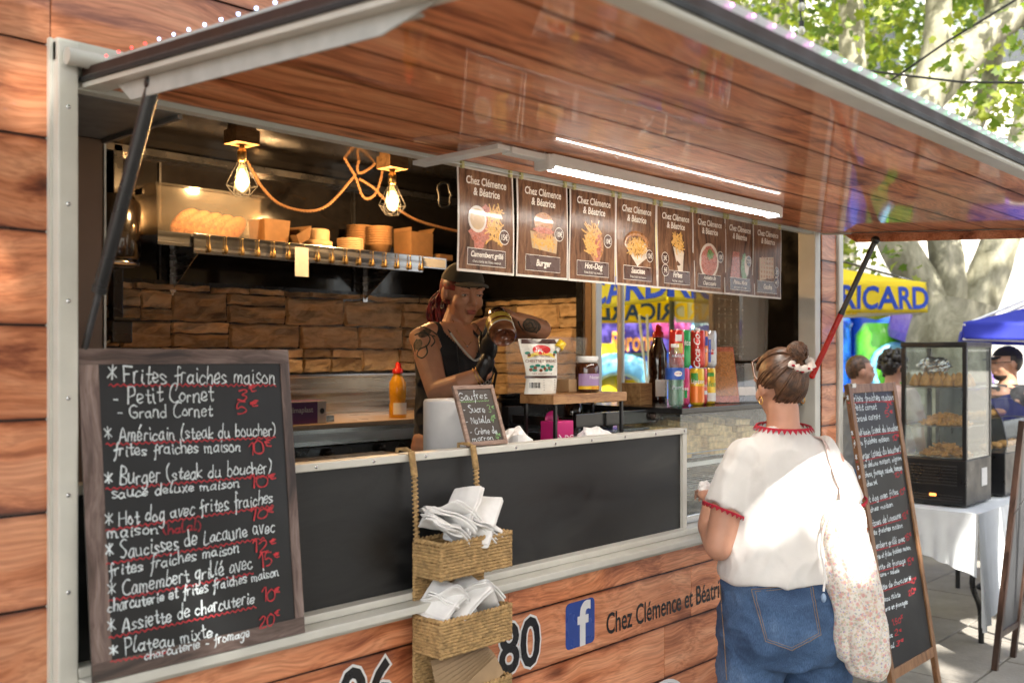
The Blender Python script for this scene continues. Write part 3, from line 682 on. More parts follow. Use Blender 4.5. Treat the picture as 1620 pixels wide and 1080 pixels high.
# ---- second menu board: A-frame on the paving beside the truck
AWD = wood('brown_aboard_wood', (0.13, 0.06, 0.025), (0.24, 0.12, 0.055), (0.34, 0.19, 0.09), rough=.4, gs=2, knots=False, rnd=.15, axis=1)
aA = Vector((4.375, -.235, 0)); aB = Vector((4.915, -.235, 0)); aT = Vector((4.375, -.01, 1.455))
o, M, W_, H_ = board_root('pavement_menu_board', 'tall menu chalkboard in a brown wooden A-frame standing beside the truck corner', 'menu board', aA, aB, aT)
obj('slate', MB().box(.034, W_ - .034, .19, H_ - .034, -.006, .004), SLATE, parent=o)
obj('upright', MB().box(0, .036, 0, H_, -.012, .012, bev=.002), AWD, parent=o); obj('upright', MB().box(W_ - .036, W_, 0, H_, -.012, .012, bev=.002), AWD, parent=o)
obj('crossbar', MB().box(.0365, W_ - .0365, H_ - .042, H_ - .001, -.011, .011, bev=.002), AWD, parent=o); obj('crossbar', MB().box(.0365, W_ - .0365, .145, .19, -.011, .011, bev=.002), AWD, parent=o)
for xx in (aA.x + .02, aB.x - .02): obj('rear_leg', MB().tube([(xx, .015, 1.40), (xx, .42, .01)], .016, 4), AWD, parent=o, world=True)
obj('hinge', MB().box(4.40, 4.44, -.03, .0, 1.44, 1.46), STEEL, parent=o, world=True)
L3 = [('w','* Frites fraiches maison',(42,80),(210,72),26),('r','~',(45,84),(210,77),4),('w','- Petit cornet',(55,112),(148,106),24),('r','3€',(180,104),(206,102),22),('w','- Grand cornet',(62,152),(160,140),24),('r','5€',(180,134),(208,130),22),
('w','* Américain (steak du boucher)',(58,202),(228,180),24),('r','~',(60,207),(228,186),4),('w','frites fraiches maison',(66,236),(192,218),22),('r','10€',(203,220),(230,214),20),('w','* Burger (steak du boucher)',(72,288),(234,254),26),('r','~',(74,294),(234,260),4),
('w','sauce deluxe maison, oignon',(80,318),(236,286),20),('w','cornichons, fromage, salade, tomate,',(84,352),(240,320),20),('r','10€',(210,350),(240,342),18),('w','fraiches sel',(96,384),(150,370),18),
('w','* Hot dog avec frites',(90,446),(225,406),24),('r','~',(92,452),(225,412),4),('r','10€',(229,412),(252,402),20),('w','fraiches maison',(100,478),(206,450),20),('w','* Saucisses de Lacaune',(92,532),(234,492),24),('r','~',(94,538),(234,498),4),('r','12€',(240,498),(262,490),20),
('w','et frites fraiches maison',(100,562),(240,524),20),('w','* Camembert grillé avec',(108,612),(248,574),24),('r','~',(110,618),(248,580),4),('r','15€',(250,574),(272,566),20),('w','charcuterie et frites fraiches maison',(112,650),(268,602),18),
('w','* Assiette de fromage',(112,690),(250,650),22),('r','~',(114,696),(250,656),4),('r','15€',(256,662),(280,654),20),('w','beurre - salade',(150,704),(228,684),16),('w','* Assiette de charcuterie',(124,762),(270,712),22),('r','~',(126,768),(270,718),4),
('r','10€',(268,726),(290,718),18),('w','* Plateau mixte',(136,802),(232,770),22),('r','20€',(262,768),(290,756),18),('w','charcuterie et fromages',(140,838),(258,796),18),('r','1.50€',(204,874),(242,860),22),('r','2€',(212,912),(238,904),20),('r','3€',(216,948),(244,940),20),('w','eau',(150,884),(190,872),16),('w','coca',(150,930),(205,915),18),('w','biere local',(140,975),(210,950),18)]
write(o, M, L3, (1320, 600), 2.25, .0045, .0046)

# ---- eight laminated menu posters under the hatch
PWOOD = wood('printed_brown_wood', (0.06, 0.026, 0.012), (0.17, 0.08, 0.04), (0.30, 0.155, 0.08), rough=.22, spec=.28, axis=1, gs=4, knots=False, rnd=.15, bump=0.0010)
PBORD = pbr('laminated_border', (.62, .56, .50), .25, spec=.3, var=.03); PINK = pbr('cream_print', (.78, .70, .60), .3, var=0, coat=.5); PBRN = pbr('brown_print', (.075, .032, .02), .25, var=0, coat=.5)
FRY = pbr('fries_print', (.62, .33, .07), .3, var=.2, nscale=200, coat=.5); MEAT = pbr('meat_print', (.42, .12, .07), .3, var=.4, nscale=180, coat=.5); BUNP = pbr('bun_print', (.40, .17, .055), .3, var=.4, nscale=150, coat=.5)
PLATE = pbr('plate_print', (.62, .52, .42), .3, var=.1, coat=.5); GRN = pbr('salad_print', (.12, .22, .035), .3, var=.4, nscale=200, coat=.5); KR = pbr('kraft_print', (.50, .33, .17), .3, var=.1, coat=.5)
PW, PH = .232, .293
names = [('Camembert grillé', 'charcuterie et frites maison', ['15€'], 'camembert and ham'), ('Burger', None, ['10€'], 'burger'), ('Hot-Dog', 'frites fraîches maison', ['10€'], 'hot dog'),
         ('Saucisse', 'frites fraîches maison', ['12€'], 'sausage'), ('Frites', 'fraîches maison', ['3€', '5€'], 'cone of fries'), ('Assiette de|Charcuterie', None, ['10€'], 'cold cuts plate'),
         ('Plateau Mixte', 'charcuterie et fromage', ['20€'], 'mixed platter'), ('Gaufre', None, ['3€', '4€'], 'waffle')]
xs_ = [1.908, 2.150, 2.396, 2.632, 2.870, 3.090, 3.312, 3.528]
pr_ = random.Random(21)
def disc(mb, cx, cy, r, z, n=22, ry=None, jit=0, a0=0):
    pts = []
    for k in range(n):
        a = 2 * math.pi * k / n; q = 1 + (pr_.uniform(-jit, jit) if jit else 0)
        pts.append((cx + r * q * math.cos(a), cy + (ry or r) * q * math.sin(a)))
    for k in range(n): mb.add([(cx, cy, z), (*pts[k], z), (*pts[(k + 1) % n], z)], [(0, 1, 2)])
def fries(mb, cx, cy, sx, sy, n, z):
    for k in range(n):
        a = pr_.uniform(0, math.pi); l = pr_.uniform(.012, .026); x = cx + pr_.uniform(-sx, sx); y = cy + pr_.uniform(-sy, sy)
        c, s_ = math.cos(a) * l, math.sin(a) * l; q, t = -math.sin(a) * .0022, math.cos(a) * .0022
        mb.add([(x - c - q, y - s_ - t, z + k * 4e-6), (x + c - q, y + s_ - t, z + k * 4e-6), (x + c + q, y + s_ + t, z + k * 4e-6), (x - c + q, y - s_ + t, z + k * 4e-6)], [(0, 1, 2, 3)])
def rrect(mb, x0, x1, y0, y1, r, z):
    pts = []
    for cx, cy, a0 in ((x1 - r, y1 - r, 0), (x0 + r, y1 - r, 90), (x0 + r, y0 + r, 180), (x1 - r, y0 + r, 270)):
        pts += [(cx + r * math.cos(R(a0 + t)), cy + r * math.sin(R(a0 + t)), z) for t in (0, 30, 60, 90)]
    mb.add(pts, [tuple(range(len(pts)))])
for i, (nm, sub, prices, what) in enumerate(names):
    t = thing('menu_poster', '', 'poster', (xs_[i], -.016, ZH - .008), group='laminated menu posters hanging under the hatch')
    t['label'] = 'laminated %s menu poster, %s from the left under the hatch' % (what, ('first', 'second', 'third', 'fourth', 'fifth', 'sixth', 'seventh', 'eighth')[i])
    t.rotation_euler = (R(90 + pr_.uniform(-.5, .5)), 0, R(pr_.uniform(-1, 1)))
    ph = pr_.uniform(0, 6); amp = .0022
    def warp(mb, t=t, ph=ph):
        mb.v = [(x + .004 * (-y / PH) ** 2 * (1 if x > PW / 2 else -.3), y, z + amp * math.sin(y * 16 + ph) + amp * .8 * math.sin(x * 17 + ph * 2) - .004) for x, y, z in mb.v]; return mb
    def pp(name, mb, mat): return obj(name, warp(mb), mat, parent=t)
    pp('laminate', MB().grid(lambda u, v: (u * PW, -v * PH, 0), 8, 10).grid(lambda u, v: (u * PW, -v * PH, -.0007), 8, 10), PBORD)
    pp('print_background', MB().grid(lambda u, v: (.006 + u * (PW - .012), -.006 - v * (PH - .013), .0007), 8, 10), PWOOD)
    g = MB()
    text_mb('Chez Clémence', .031, .022, xs=.84, mb=g, shear=.12, M=TR(PW / 2, -.046, .0016)); text_mb('& Béatrice', .031, .022, xs=.84, mb=g, shear=.12, M=TR(PW / 2, -.076, .0016))
    pp('title_lettering', g, PINK)
    z0 = .0012
    def dish(name, fn, mat):
        mb = MB(); fn(mb); pp(name, mb, mat)
    cx, cy = PW / 2, -.155
    if i == 0:
        dish('meat_picture', lambda m: (disc(m, cx - .03, cy - .025, .042, z0, jit=.2), disc(m, cx + .0, cy + .025, .03, z0, jit=.2)), MEAT)
        dish('fries_picture', lambda m: fries(m, cx + .03, cy - .0, .026, .045, 60, z0 + .0003), FRY)
        dish('plate_picture', lambda m: (disc(m, cx - .04, cy + .012, .038, z0 + .0009)), PLATE); dish('cheese_picture', lambda m: disc(m, cx - .04, cy + .012, .030, z0 + .0012), KR)
    elif i == 1:
        dish('tray_picture', lambda m: m.add([(cx - .05, cy - .05, z0), (cx + .06, cy - .06, z0), (cx + .065, cy - .01, z0), (cx - .06, cy, z0)], [(0, 1, 2, 3)]), KR)
        dish('bun_picture', lambda m: (disc(m, cx, cy + .03, .044, z0 + .0003, ry=.03), disc(m, cx, cy - .008, .044, z0 + .0004, ry=.014)), BUNP); dish('meat_picture', lambda m: disc(m, cx, cy + .006, .046, z0 + .0006, ry=.01, jit=.1), MEAT)
        dish('fries_picture', lambda m: fries(m, cx + .0, cy - .03, .04, .008, 26, z0 + .0008), FRY)
    elif i == 2:
        dish('bun_picture', lambda m: (disc(m, cx + .015, cy - .02, .034, z0, ry=.052, jit=.08)), BUNP); dish('meat_picture', lambda m: disc(m, cx + .02, cy - .025, .016, z0 + .0003, ry=.045), MEAT)
        dish('fries_picture', lambda m: fries(m, cx - .008, cy, .034, .045, 60, z0 + .0005), FRY)
    elif i == 3:
        dish('tray_picture', lambda m: m.add([(cx - .07, cy, z0), (cx, cy - .07, z0), (cx + .07, cy - .03, z0), (cx + .05, cy + .01, z0)], [(0, 1, 2, 3)]), PLATE)
        dish('fries_picture', lambda m: fries(m, cx, cy - .005, .046, .022, 60, z0 + .0003), FRY)
        dish('meat_picture', lambda m: m.tube([(cx + .062 * math.cos(a), cy + .004 + .036 * math.sin(a), z0 + .001) for a in [R(k) for k in range(-10, 200, 15)]], .010, 6, flat=.05, up=(0, 0, 1)), BUNP)
    elif i == 4:
        dish('cone_picture', lambda m: m.add([(cx - .02, cy + .015, z0), (cx + .012, cy - .09, z0), (cx + .03, cy - .09, z0), (cx + .045, cy + .0, z0)], [(0, 1, 2, 3)]), PLATE)
        dish('fries_picture', lambda m: fries(m, cx + .008, cy + .03, .026, .024, 50, z0 + .0003), FRY)
    elif i == 5:
        dish('plate_picture', lambda m: disc(m, cx - .005, cy - .02, .066, z0), PLATE); dish('meat_picture', lambda m: disc(m, cx - .005, cy - .02, .055, z0 + .0003, jit=.06), MEAT)
        dish('salad_picture', lambda m: disc(m, cx, cy + .005, .02, z0 + .0006, jit=.3), GRN)
    elif i == 6:
        dish('meat_picture', lambda m: m.add([(cx - .075, cy - .075, z0), (cx, cy - .075, z0), (cx + .0, cy + .03, z0), (cx - .05, cy + .03, z0)], [(0, 1, 2, 3)]), MEAT)
        dish('salad_picture', lambda m: (disc(m, cx + .035, cy - .03, .024, z0, ry=.055, jit=.2)), GRN); dish('cheese_picture', lambda m: disc(m, cx + .055, cy - .02, .018, z0 + .0003, ry=.04, jit=.1), PLATE)
    else:
        dish('waffle_picture', lambda m: m.add([(cx - .06, cy - .07, z0), (cx + .05, cy - .055, z0), (cx + .045, cy + .03, z0), (cx - .065, cy + .02, z0)], [(0, 1, 2, 3)]), KR)
        dish('waffle_cells_picture', lambda m: [disc(m, cx - .045 + .02 * a, cy - .052 + .018 * b, .0075, z0 + .0003, n=4) for a in range(5) for b in range(5)], BUNP)
    bx = PW - .045
    for k, p in enumerate(prices):
        byy = -.185 - .042 * k if len(prices) > 1 or i == 0 else (-.155 if i != 3 else -.185)
        if i == 4: bx = .045
        q = MB(); disc(q, bx, byy, .0215, .0024); pp('badge_ring', q, PINK); q = MB(); disc(q, bx, byy, .0195, .0027); pp('price_badge', q, PBRN)
        pp('price_lettering', text_mb(p, .023, .012, M=TR(bx, byy - .008, .0031), xs=.8), PINK)
    rows = nm.split('|')
    GG = lambda x0, x1, y0, y1, z: MB().grid(lambda u, v: (x0 + u * (x1 - x0), y0 + v * (y1 - y0), z), 14, 5)
    pp('caption_border', GG(.038, PW - .038, -.273, -.225, .0014), PINK); pp('caption_panel', GG(.0395, PW - .0395, -.2715, -.2265, .0020), PBRN)
    g = MB()
    if len(rows) > 1: text_mb(rows[0], .021, .02, xs=.85, shear=.2, mb=g, M=TR(PW / 2, -.244, .0026)); text_mb(rows[1], .021, .02, xs=.85, shear=.2, mb=g, M=TR(PW / 2, -.2645, .0026))
    else: text_mb(nm, .027 if len(nm) < 12 else .022, .025, xs=.85, shear=.2, mb=g, M=TR(PW / 2, -.249 if sub else -.257, .0026))
    if sub: text_mb(sub, .0115, 0, xs=.9, mb=g, M=TR(PW / 2, -.265, .0026))
    pp('caption_lettering', g, PINK)
    for cxx in (.016, PW - .02): obj('clip', MB().box(cxx - .005, cxx + .005, -.008, .012, -.003, .006, bev=.001), pbr('pale_yellow_clip', (.55, .50, .22), .5) if i == 0 and cxx < .1 else bpy.data.materials['pale_yellow_clip'], parent=t)
one('poster_line', MB().tube([(1.72, -.020, ZH - .004)] + [(x, -.020, ZH - .006 - .002 * math.sin(x * 30)) for x in [1.9 + .1 * k for k in range(20)]] + [(3.95, -.02, ZH - .004)], .0012, 6), WHITE, 'thin white line along the hatch hinge carrying the menu posters', 'cord')

# ---- strip light under the hatch
t = thing('strip_light', 'lit white tube light with its flat mounting arm under the hatch', 'strip light', (1.768, -.33, 2.065))
hz = 2.098
pf = [(.023 * math.cos(R(a)), .014 * math.sin(R(a)) - .004) for a in range(180, 361, 20)]
obj('diffuser', MB().prism(pf, 1.17, M=Matrix.Translation((1.925, -.33, 2.076)) @ Matrix(((0, 0, 1, 0), (1, 0, 0, 0), (0, 1, 0, 0), (0, 0, 0, 1)))), emis('tube_light', (1.0, .93, .83), 15.0), parent=t, world=True)
obj('housing', MB().box(1.914, 3.106, -.358, -.302, 2.0655, 2.096, bev=.003), WHITE, parent=t, world=True)
for xx in (1.9, 3.096): obj('end_cap', MB().box(xx, xx + .026, -.357, -.303, 2.056, 2.0945, bev=.006), WHITE, parent=t, world=True)
obj('arm', MB().box(1.73, 1.775, -.34, -.03, 2.083, 2.095, bev=.002), WHITE, parent=t, world=True); obj('arm', MB().box(1.7755, 1.90, -.345, -.31, 2.078, 2.094, bev=.002), WHITE, parent=t, world=True)
# ------------------------------------------------------------------ lamps, rope, shelf and what stands on it
OAK = wood('oak_block', (0.16, 0.085, 0.03), (0.30, 0.17, 0.07), (0.40, 0.25, 0.11), rough=.5, gs=3, knots=False, rnd=.1)
BRASS = pbr('dark_brass', (0.28, 0.19, 0.08), .35, .9)
FIL = emis('glowing_filament', (1.0, .42, .09), 60.0)
BULB = glass('bulb_glass', (1.0, .9, .7), .04)
def build_lamp(loc, label):
    t = thing('cage_pendant_lamp', label, 'pendant lamp', loc, group='lit cage lamps on wooden blocks')
    # local origin: bulb centre
    obj('wooden_block', MB().box(-.057, .057, -.05, .05, .155, .215, bev=.003).box(-.045, .045, -.04, .04, .215, .235), OAK, parent=t)
    obj('socket', MB().lathe([(0, .152), (.012, .152), (.012, .138), (.019, .13), (.019, .088), (.013, .082), (0, .082)], 16), BRASS, parent=t)
    b = obj('bulb', MB().lathe([(0.012, .082), (.014, .065), (.026, .035), (.032, .0), (.028, -.024), (.014, -.042), (0, -.047)], 20), BULB, parent=t)
    f = MB()
    for k in range(6):
        a = k * R(60); f.tube([(.006 * math.cos(a), .006 * math.sin(a), .05), (.011 * math.cos(a + .3), .011 * math.sin(a + .3), .0), (.008 * math.cos(a), .008 * math.sin(a), -.03)], .0012, 5)
    obj('filament', f, FIL, parent=b)
    c = MB(); n = 6; rings = [(.016, .09), (.066, -.018), (.036, -.062)]; P = [[(r * math.cos(R(60 * k + (30 if j == 1 else 0))), r * math.sin(R(60 * k + (30 if j == 1 else 0))), z) for k in range(n)] for j, (r, z) in enumerate(rings)]
    for k in range(n):
        c.tube([P[0][k], P[1][k]], .0016, 5); c.tube([P[0][(k + 1) % n], P[1][k]], .0016, 5); c.tube([P[1][k], P[1][(k + 1) % n]], .0016, 5)
        c.tube([P[1][k], P[2][k]], .0016, 5); c.tube([P[1][k], P[2][(k + 1) % n]], .0016, 5); c.tube([P[2][k], P[2][(k + 1) % n]], .0016, 5); c.tube([P[0][k], P[0][(k + 1) % n]], .0016, 5)
    obj('cage', c, pbr('matt_black_wire', (.004, .004, .004), .9, var=0, rvar=0, spec=.1), parent=t)
    l = bpy.data.lights.new('bulb_light', 'POINT'); l.energy = 12.0; l.color = (1.0, .66, .36); l.shadow_soft_size = .03
    lo = bpy.data.objects.new('bulb_light', l); C.objects.link(lo); lo.parent = t
    return t
build_lamp((2.296, 1.70, 2.322), 'lit cage pendant lamp hanging in front of the clear bread box')
build_lamp((3.087, 1.66, 2.322), 'lit cage pendant lamp hanging over the stacked kraft bowls')
ROPE = pbr('hemp_rope', (.20, .10, .04), .85, var=.3, nscale=150, bump=.001)
def rope(mb, pts, r=.0065):
    P = [Vector(p) for p in pts]; S = []
    for i in range(len(P) - 1):
        a, b, c, d = P[max(i - 1, 0)], P[i], P[i + 1], P[min(i + 2, len(P) - 1)]
        k = max(3, int((c - b).length / .008))
        for j in range(k):
            t = j / k; S.append(.5 * (2 * b + (c - a) * t + (2 * a - 5 * b + 4 * c - d) * t * t + (3 * b - a - 3 * c + d) * t ** 3))
    S.append(P[-1])
    for ph in (0, math.pi):
        Q = []; s = 0
        for i, p in enumerate(S):
            if i: s += (p - S[i - 1]).length
            t = (S[min(i + 1, len(S) - 1)] - S[max(i - 1, 0)]).normalized(); u = t.cross(Vector((0, 1, 0))).normalized(); v = t.cross(u)
            an = s * 170 + ph; Q.append(p + (u * math.cos(an) + v * math.sin(an)) * r * .6)
        mb.tube(Q, r * .75, 6)
rp = MB(); Y_ = 1.95
def zp(L_, dy=0.0): return [atY(160 + x / 3, 180 + y / 3, Y_ + dy * k) for k, (x, y) in enumerate(L_)]
rope(rp, zp([(690, 225), (730, 290), (765, 350), (850, 430), (980, 462), (1080, 430), (1190, 310), (1205, 285)]))
rope(rp, zp([(1115, 60), (1118, 140), (1160, 220), (1190, 270), (1210, 310), (1240, 390), (1270, 403), (1305, 375), (1330, 300), (1335, 250)]))
rope(rp, zp([(1420, 190), (1340, 200), (1280, 255), (1225, 282), (1218, 240), (1250, 180), (1290, 165), (1320, 205)]))
rope(rp, zp([(1225, 310), (1290, 350), (1350, 410), (1450, 480), (1540, 520), (1700, 560)]))
one('decorative_rope', rp, ROPE, 'twisted hemp rope swagged and knotted between the two cage lamps', 'rope')
# shelf
SX0, SX1, SZ = 2.02, 3.66, 2.105
t = thing('wall_shelf', 'dark steel wall shelf with a hook rail above the stone cladding', 'shelf', (2.84, YB, 2.0))
def sp(n, mb, m, **k): return obj(n, mb, m, parent=t, world=True, **k)
sp('shelf_board', MB().box(SX0, SX1, 1.90, YB - .012, SZ - .012, SZ, bev=.002), STEEL)
sp('shelf_lip', MB().box(SX0, SX1, 1.894, 1.899, SZ - .055, SZ + .002), STEEL)
rail = sp('hook_rail', MB().box(2.175, 3.476, 1.876, 1.884, 2.022, 2.108, bev=.002), STEEL)
hk = MB().lathe([(0, -.040), (.007, -.038), (.009, -.028), (.006, -.012), (.003, .0), (.003, .03), (.005, .034), (0, .036)], 10)
hm = hk.mesh('hook'); hm.materials.append(BRASS)
for k in range(16):
    h = bpy.data.objects.new('hook', hm); C.objects.link(h); h.parent = rail; h.location = Vector((2.24 + k * .0815, 1.866, 2.068)); h.matrix_parent_inverse = world_of(rail).inverted()
for xx in (2.25, 3.36): sp('bracket', MB().box(xx, xx + .03, YB - .016, YB - .011, 1.86, SZ - .013).prism([(0, 0), (-.30, 0), (0, -.2)], .003, M=Matrix.Translation((xx + .014, YB - .017, SZ - .014)) @ Matrix(((0, 0, 1, 0), (1, 0, 0, 0), (0, 1, 0, 0), (0, 0, 0, 1)))), STEEL)
sp('label_strip', MB().box(3.49, 3.65, 1.888, 1.8935, 2.055, 2.10), WHITE)
one('paper_note', MB().grid(lambda u, v: (2.668 + .075 * u, 1.853 - .004 * math.sin(u * 3), 2.088 - .135 * v), 4, 4), PAPER, 'cream paper note hanging from the hook rail of the shelf', 'paper note')
# clear box with bread
CLR = glass('cloudy_plastic', (1, .96, .9), .035, .12)
t = thing('clear_plastic_box', 'clear lidded plastic box with bread inside on the left end of the shelf', 'plastic box', (2.27, 2.05, SZ + .001))
def tbox(mb, x0, x1, y0, y1, h, tk, flare=.0):
    a = [(x0, y0), (x1, y0), (x1, y1), (x0, y1)]
    b = [(x0 - flare, y0 - flare), (x1 + flare, y0 - flare), (x1 + flare, y1 + flare), (x0 - flare, y1 + flare)]
    vs = [(*p, 0) for p in a] + [(*p, h) for p in b]
    mb.add(vs, [(3, 2, 1, 0)] + [(i, (i + 1) % 4, (i + 1) % 4 + 4, i + 4) for i in range(4)])
    vi = [(x0 + tk if k in (0, 3) else x1 - tk, y0 + tk if k < 2 else y1 - tk, tk) for k in range(4)] + [(b[k][0] + (tk if k in (0, 3) else -tk), b[k][1] + (tk if k < 2 else -tk), h) for k in range(4)]
    mb.add(vi, [(0, 1, 2, 3)] + [(i + 4, (i + 1) % 4 + 4, (i + 1) % 4, i) for i in range(4)])
    mb.add(vs[4:] + vi[4:], [(i, (i + 1) % 4, (i + 1) % 4 + 4, i + 4) for i in range(4)]); return mb
obj('tub', tbox(MB(), -.24, .24, -.135, .135, .19, .003, .012), CLR, parent=t)
obj('lid', MB().box(-.262, .262, -.157, .157, .191, .203, bev=.004), CLR, parent=t)
obj('handle', MB().box(-.258, -.244, -.03, .03, .165, .19, bev=.003), BLK, parent=t)
BREAD = pbr('golden_crust', (.22, .085, .026), .65, var=.5, nscale=60, bump=.004, bscale=90)
for k in range(5):
    bl = MB().ball((0, 0, 0), (.05, .017, .085), 14, 10)
    _ = MB().grid(lambda u, v: (.055 * (u - .5) * 2 * (1 - .25 * abs(v - .5)), .03 * math.sin(u * math.pi) * math.sin(v * math.pi) + .0, .16 * (v - .5)), 8, 8).grid(lambda u, v: (.055 * (.5 - u) * 2 * (1 - .25 * abs(v - .5)), -.03 * math.sin(u * math.pi) * math.sin(v * math.pi), .16 * (v - .5)), 8, 8)
    one('bread_roll', bl, BREAD, 'seeded flat loaf in the clear box, %s from the left' % ('first', 'second', 'third', 'fourth', 'fifth')[k], 'bread', 'loaves inside the clear box', loc=(2.20 + .058 * k, 2.00, SZ + .062 - .003 * k), rot=(R(15), R(52), R(20)))
# dark rounded warmer at the far left
t = thing('black_round_warmer', 'glossy black rounded warmer on the wall left of the clear bread box', 'warmer', (1.90, 2.08, 1.98))
obj('drum', MB().lathe([(0, 0), (.11, 0), (.125, .02), (.125, .24), (.10, .275), (0, .28)], 28), pbr('black_enamel', (.015, .012, .01), .15, coat=1, var=.1), parent=t)
obj('base_plate', MB().lathe([(0, -.015), (.12, -.015), (.12, -.001), (0, -.001)], 28), STEEL, parent=t); obj('wall_arm', MB().box(-.02, .02, .1, .158, .05, .1), DARKSTEEL, parent=t)
# kraft packaging
KRAFT = pbr('kraft_card', (.20, .105, .042), .75, var=.12, nscale=30); KRAFT2 = pbr('kraft_card_pale', (.36, .24, .13), .7, var=.08)
def obox(w_, d_, h_, flare, flaps=True):
    m = tbox(MB(), -w_ / 2, w_ / 2, -d_ / 2, d_ / 2, h_, .002, flare)
    if flaps:
        m.add([(-w_ / 2 - flare, -d_ / 2 - flare, h_), (w_ / 2 + flare, -d_ / 2 - flare, h_), (w_ / 2 + flare * .4, -d_ / 2 - flare - .03, h_ + .03), (-w_ / 2 - flare * .4, -d_ / 2 - flare - .03, h_ + .03)], [(0, 1, 2, 3), (3, 2, 1, 0)])
    return m
def onsh(px, dy=0.0): return atY(px, 380, 2.03 + dy).x
one('kraft_carton', obox(.125, .12, .115, .008, False), KRAFT, 'upright tan kraft carton right beside the clear bread box', 'carton', 'kraft cartons on the shelf', loc=(onsh(426), 2.03, SZ + .001))
one('kraft_tray', obox(.08, .11, .055, .018, False), KRAFT, 'open kraft tray tilted against the tan carton', 'food tray', loc=(onsh(467), 2.02, SZ + .028), rot=(0, R(-28), R(12)))
t = thing('round_container', 'pale round container with a wider tan lid beside the tilted tray', 'container', (onsh(502), 2.04, SZ + .001))
obj('base', MB().lathe([(0, 0), (.078, 0), (.08, .04), (.066, .045)], 26), KRAFT2, parent=t); obj('lid', MB().lathe([(.064, .045), (.066, .092), (.060, .1), (0, .1)], 26), KRAFT2, parent=t)
bowl = MB().lathe([(0, .0), (.050, .0), (.066, .052), (.070, .054), (.070, .058), (.064, .058), (.048, .004), (0, .004)], 24).mesh('bowl')
bowl.materials.append(KRAFT)
ordn = ['topmost', 'second from top', 'third from top', 'fourth from top', 'fifth from top', 'sixth from top', 'seventh from top', 'eighth from top', 'ninth from top']
def stack(px, dy, n, pitch, name, mesh, what, cat, s=1.0, z0=0):
    for k in range(n):
        o = bpy.data.objects.new(name, mesh); C.objects.link(o); o.location = (onsh(px, dy) + rr0.uniform(-.0015, .0015), 2.03 + dy, SZ + .001 + z0 + (n - 1 - k) * pitch); o.scale = (s, s, 1)
        tag(o, '%s, %s' % (what, ordn[k]), cat, what.split(' in ')[0] + ' on the shelf')
rr0 = random.Random(9)
stack(600, -.02, 8, .0125, 'kraft_bowl', bowl, 'tan kraft bowl in the front stack under the right cage lamp', 'bowl')
stack(569, .09, 8, .0125, 'kraft_bowl', bowl, 'tan kraft bowl in the rear stack behind the pale shallow bowls', 'bowl', z0=.012)
lid_ = MB().lathe([(0, .0), (.064, 0), (.067, .002), (.067, .0075), (.06, .0085), (0, .0085)], 24).mesh('lid'); lid_.materials.append(KRAFT2)
stack(554, -.05, 7, .0092, 'shallow_bowl', lid_, 'pale shallow bowl in the low stack left of the kraft bowls', 'bowl', s=.98)
t = thing('cardboard_box', 'open folded cardboard box at the right of the bowl stacks', 'cardboard box', (onsh(652), 2.02, SZ + .001))
obj('carton', obox(.15, .14, .135, .002, False), KRAFT, parent=t); obj('flap', MB().add([(.07, -.07, .135), (.078, .07, .135), (.10, .07, .165), (.09, -.07, .165)], [(0, 1, 2, 3), (3, 2, 1, 0)]), KRAFT, parent=t); obj('flap', MB().box(-.078, -.073, -.07, .07, .136, .158), KRAFT, parent=t)
one('flat_carton', MB().box(-.05, .05, -.06, .06, 0, .03, bev=.002), KRAFT, 'low flat kraft carton at the right end of the shelf', 'carton', loc=(onsh(688), 2.0, SZ + .001))
one('kraft_sheet', MB().box(-.2, .2, -.08, .06, 0, .004), KRAFT, 'flat kraft sheet lying under the pale bowls on the shelf', 'card sheet', loc=(onsh(540), 1.975, SZ - .0045 + .0045)) if False else None
# conduit and junction box at left
t = thing('cable_conduit', 'black vertical conduit ending in a junction box left of the stone cladding', 'conduit', (1.70, YB - .05, 1.6))
cx = atY(184, 400, 2.19).x
obj('pipe', MB().box(cx - .022, cx + .022, 2.17, 2.225, 1.74, 2.5, bev=.004), BLK, parent=t, world=True)
obj('junction_box', MB().box(cx - .045, cx + .045, 2.13, 2.225, 1.64, 1.74, bev=.008).box(cx - .045, cx + .075, 2.12, 2.20, 1.735, 1.75, bev=.004), BLK, parent=t, world=True)
obj('cable', MB().tube([(cx - .03, 2.15, 1.66), (cx - .12, 2.14, 1.61), (cx - .2, 2.1, 1.55), (cx - .24, 2.0, 1.3)], .008, 8), RUB, parent=t, world=True)
# hanging hook ring by right lamp
one('coiled_cable', MB().tube([(3.28 + .045 * math.cos(a * .3), 1.5 + .01 * math.sin(a), 2.36 + .06 * math.sin(a * .3)) for a in range(22)], .006, 8, closed=True), RUB, 'black coiled cable ring hanging beside the right cage lamp', 'cable')

# ------------------------------------------------------------------ on the back counter
MUST = pbr('mustard_plastic', (.62, .30, .012), .3, var=.06, coat=.3)
def bottle_squeeze(loc, label, mat, cap, h=.2, r=.034, rz=0, lab=True):
    t = thing('sauce_bottle', label, 'sauce bottle', loc, rz)
    obj('bottle', MB().lathe([(0, 0), (r, 0), (r * 1.03, .01), (r, h * .3), (r * .9, h * .36), (r, h * .45), (r, h * .78), (r * .6, h * .93), (r * .5, h)], 22), mat, parent=t)
    obj('cap', MB().lathe([(r * .62, h), (r * .62, h + .02), (r * .3, h + .028), (r * .22, h + .05), (.002, h + .056), (0, h + .056)], 16).box(.012, .022, -.004, .004, h + .02, h + .048, bev=.002), cap, parent=t)
    if lab: obj('label', MB().lathe([(r * 1.035, h * .08), (r * 1.035, h * .34)], 14, a0=R(200), a1=R(330)), PAPER, parent=t)
    return t
p = atY(629, 650, 1.72)
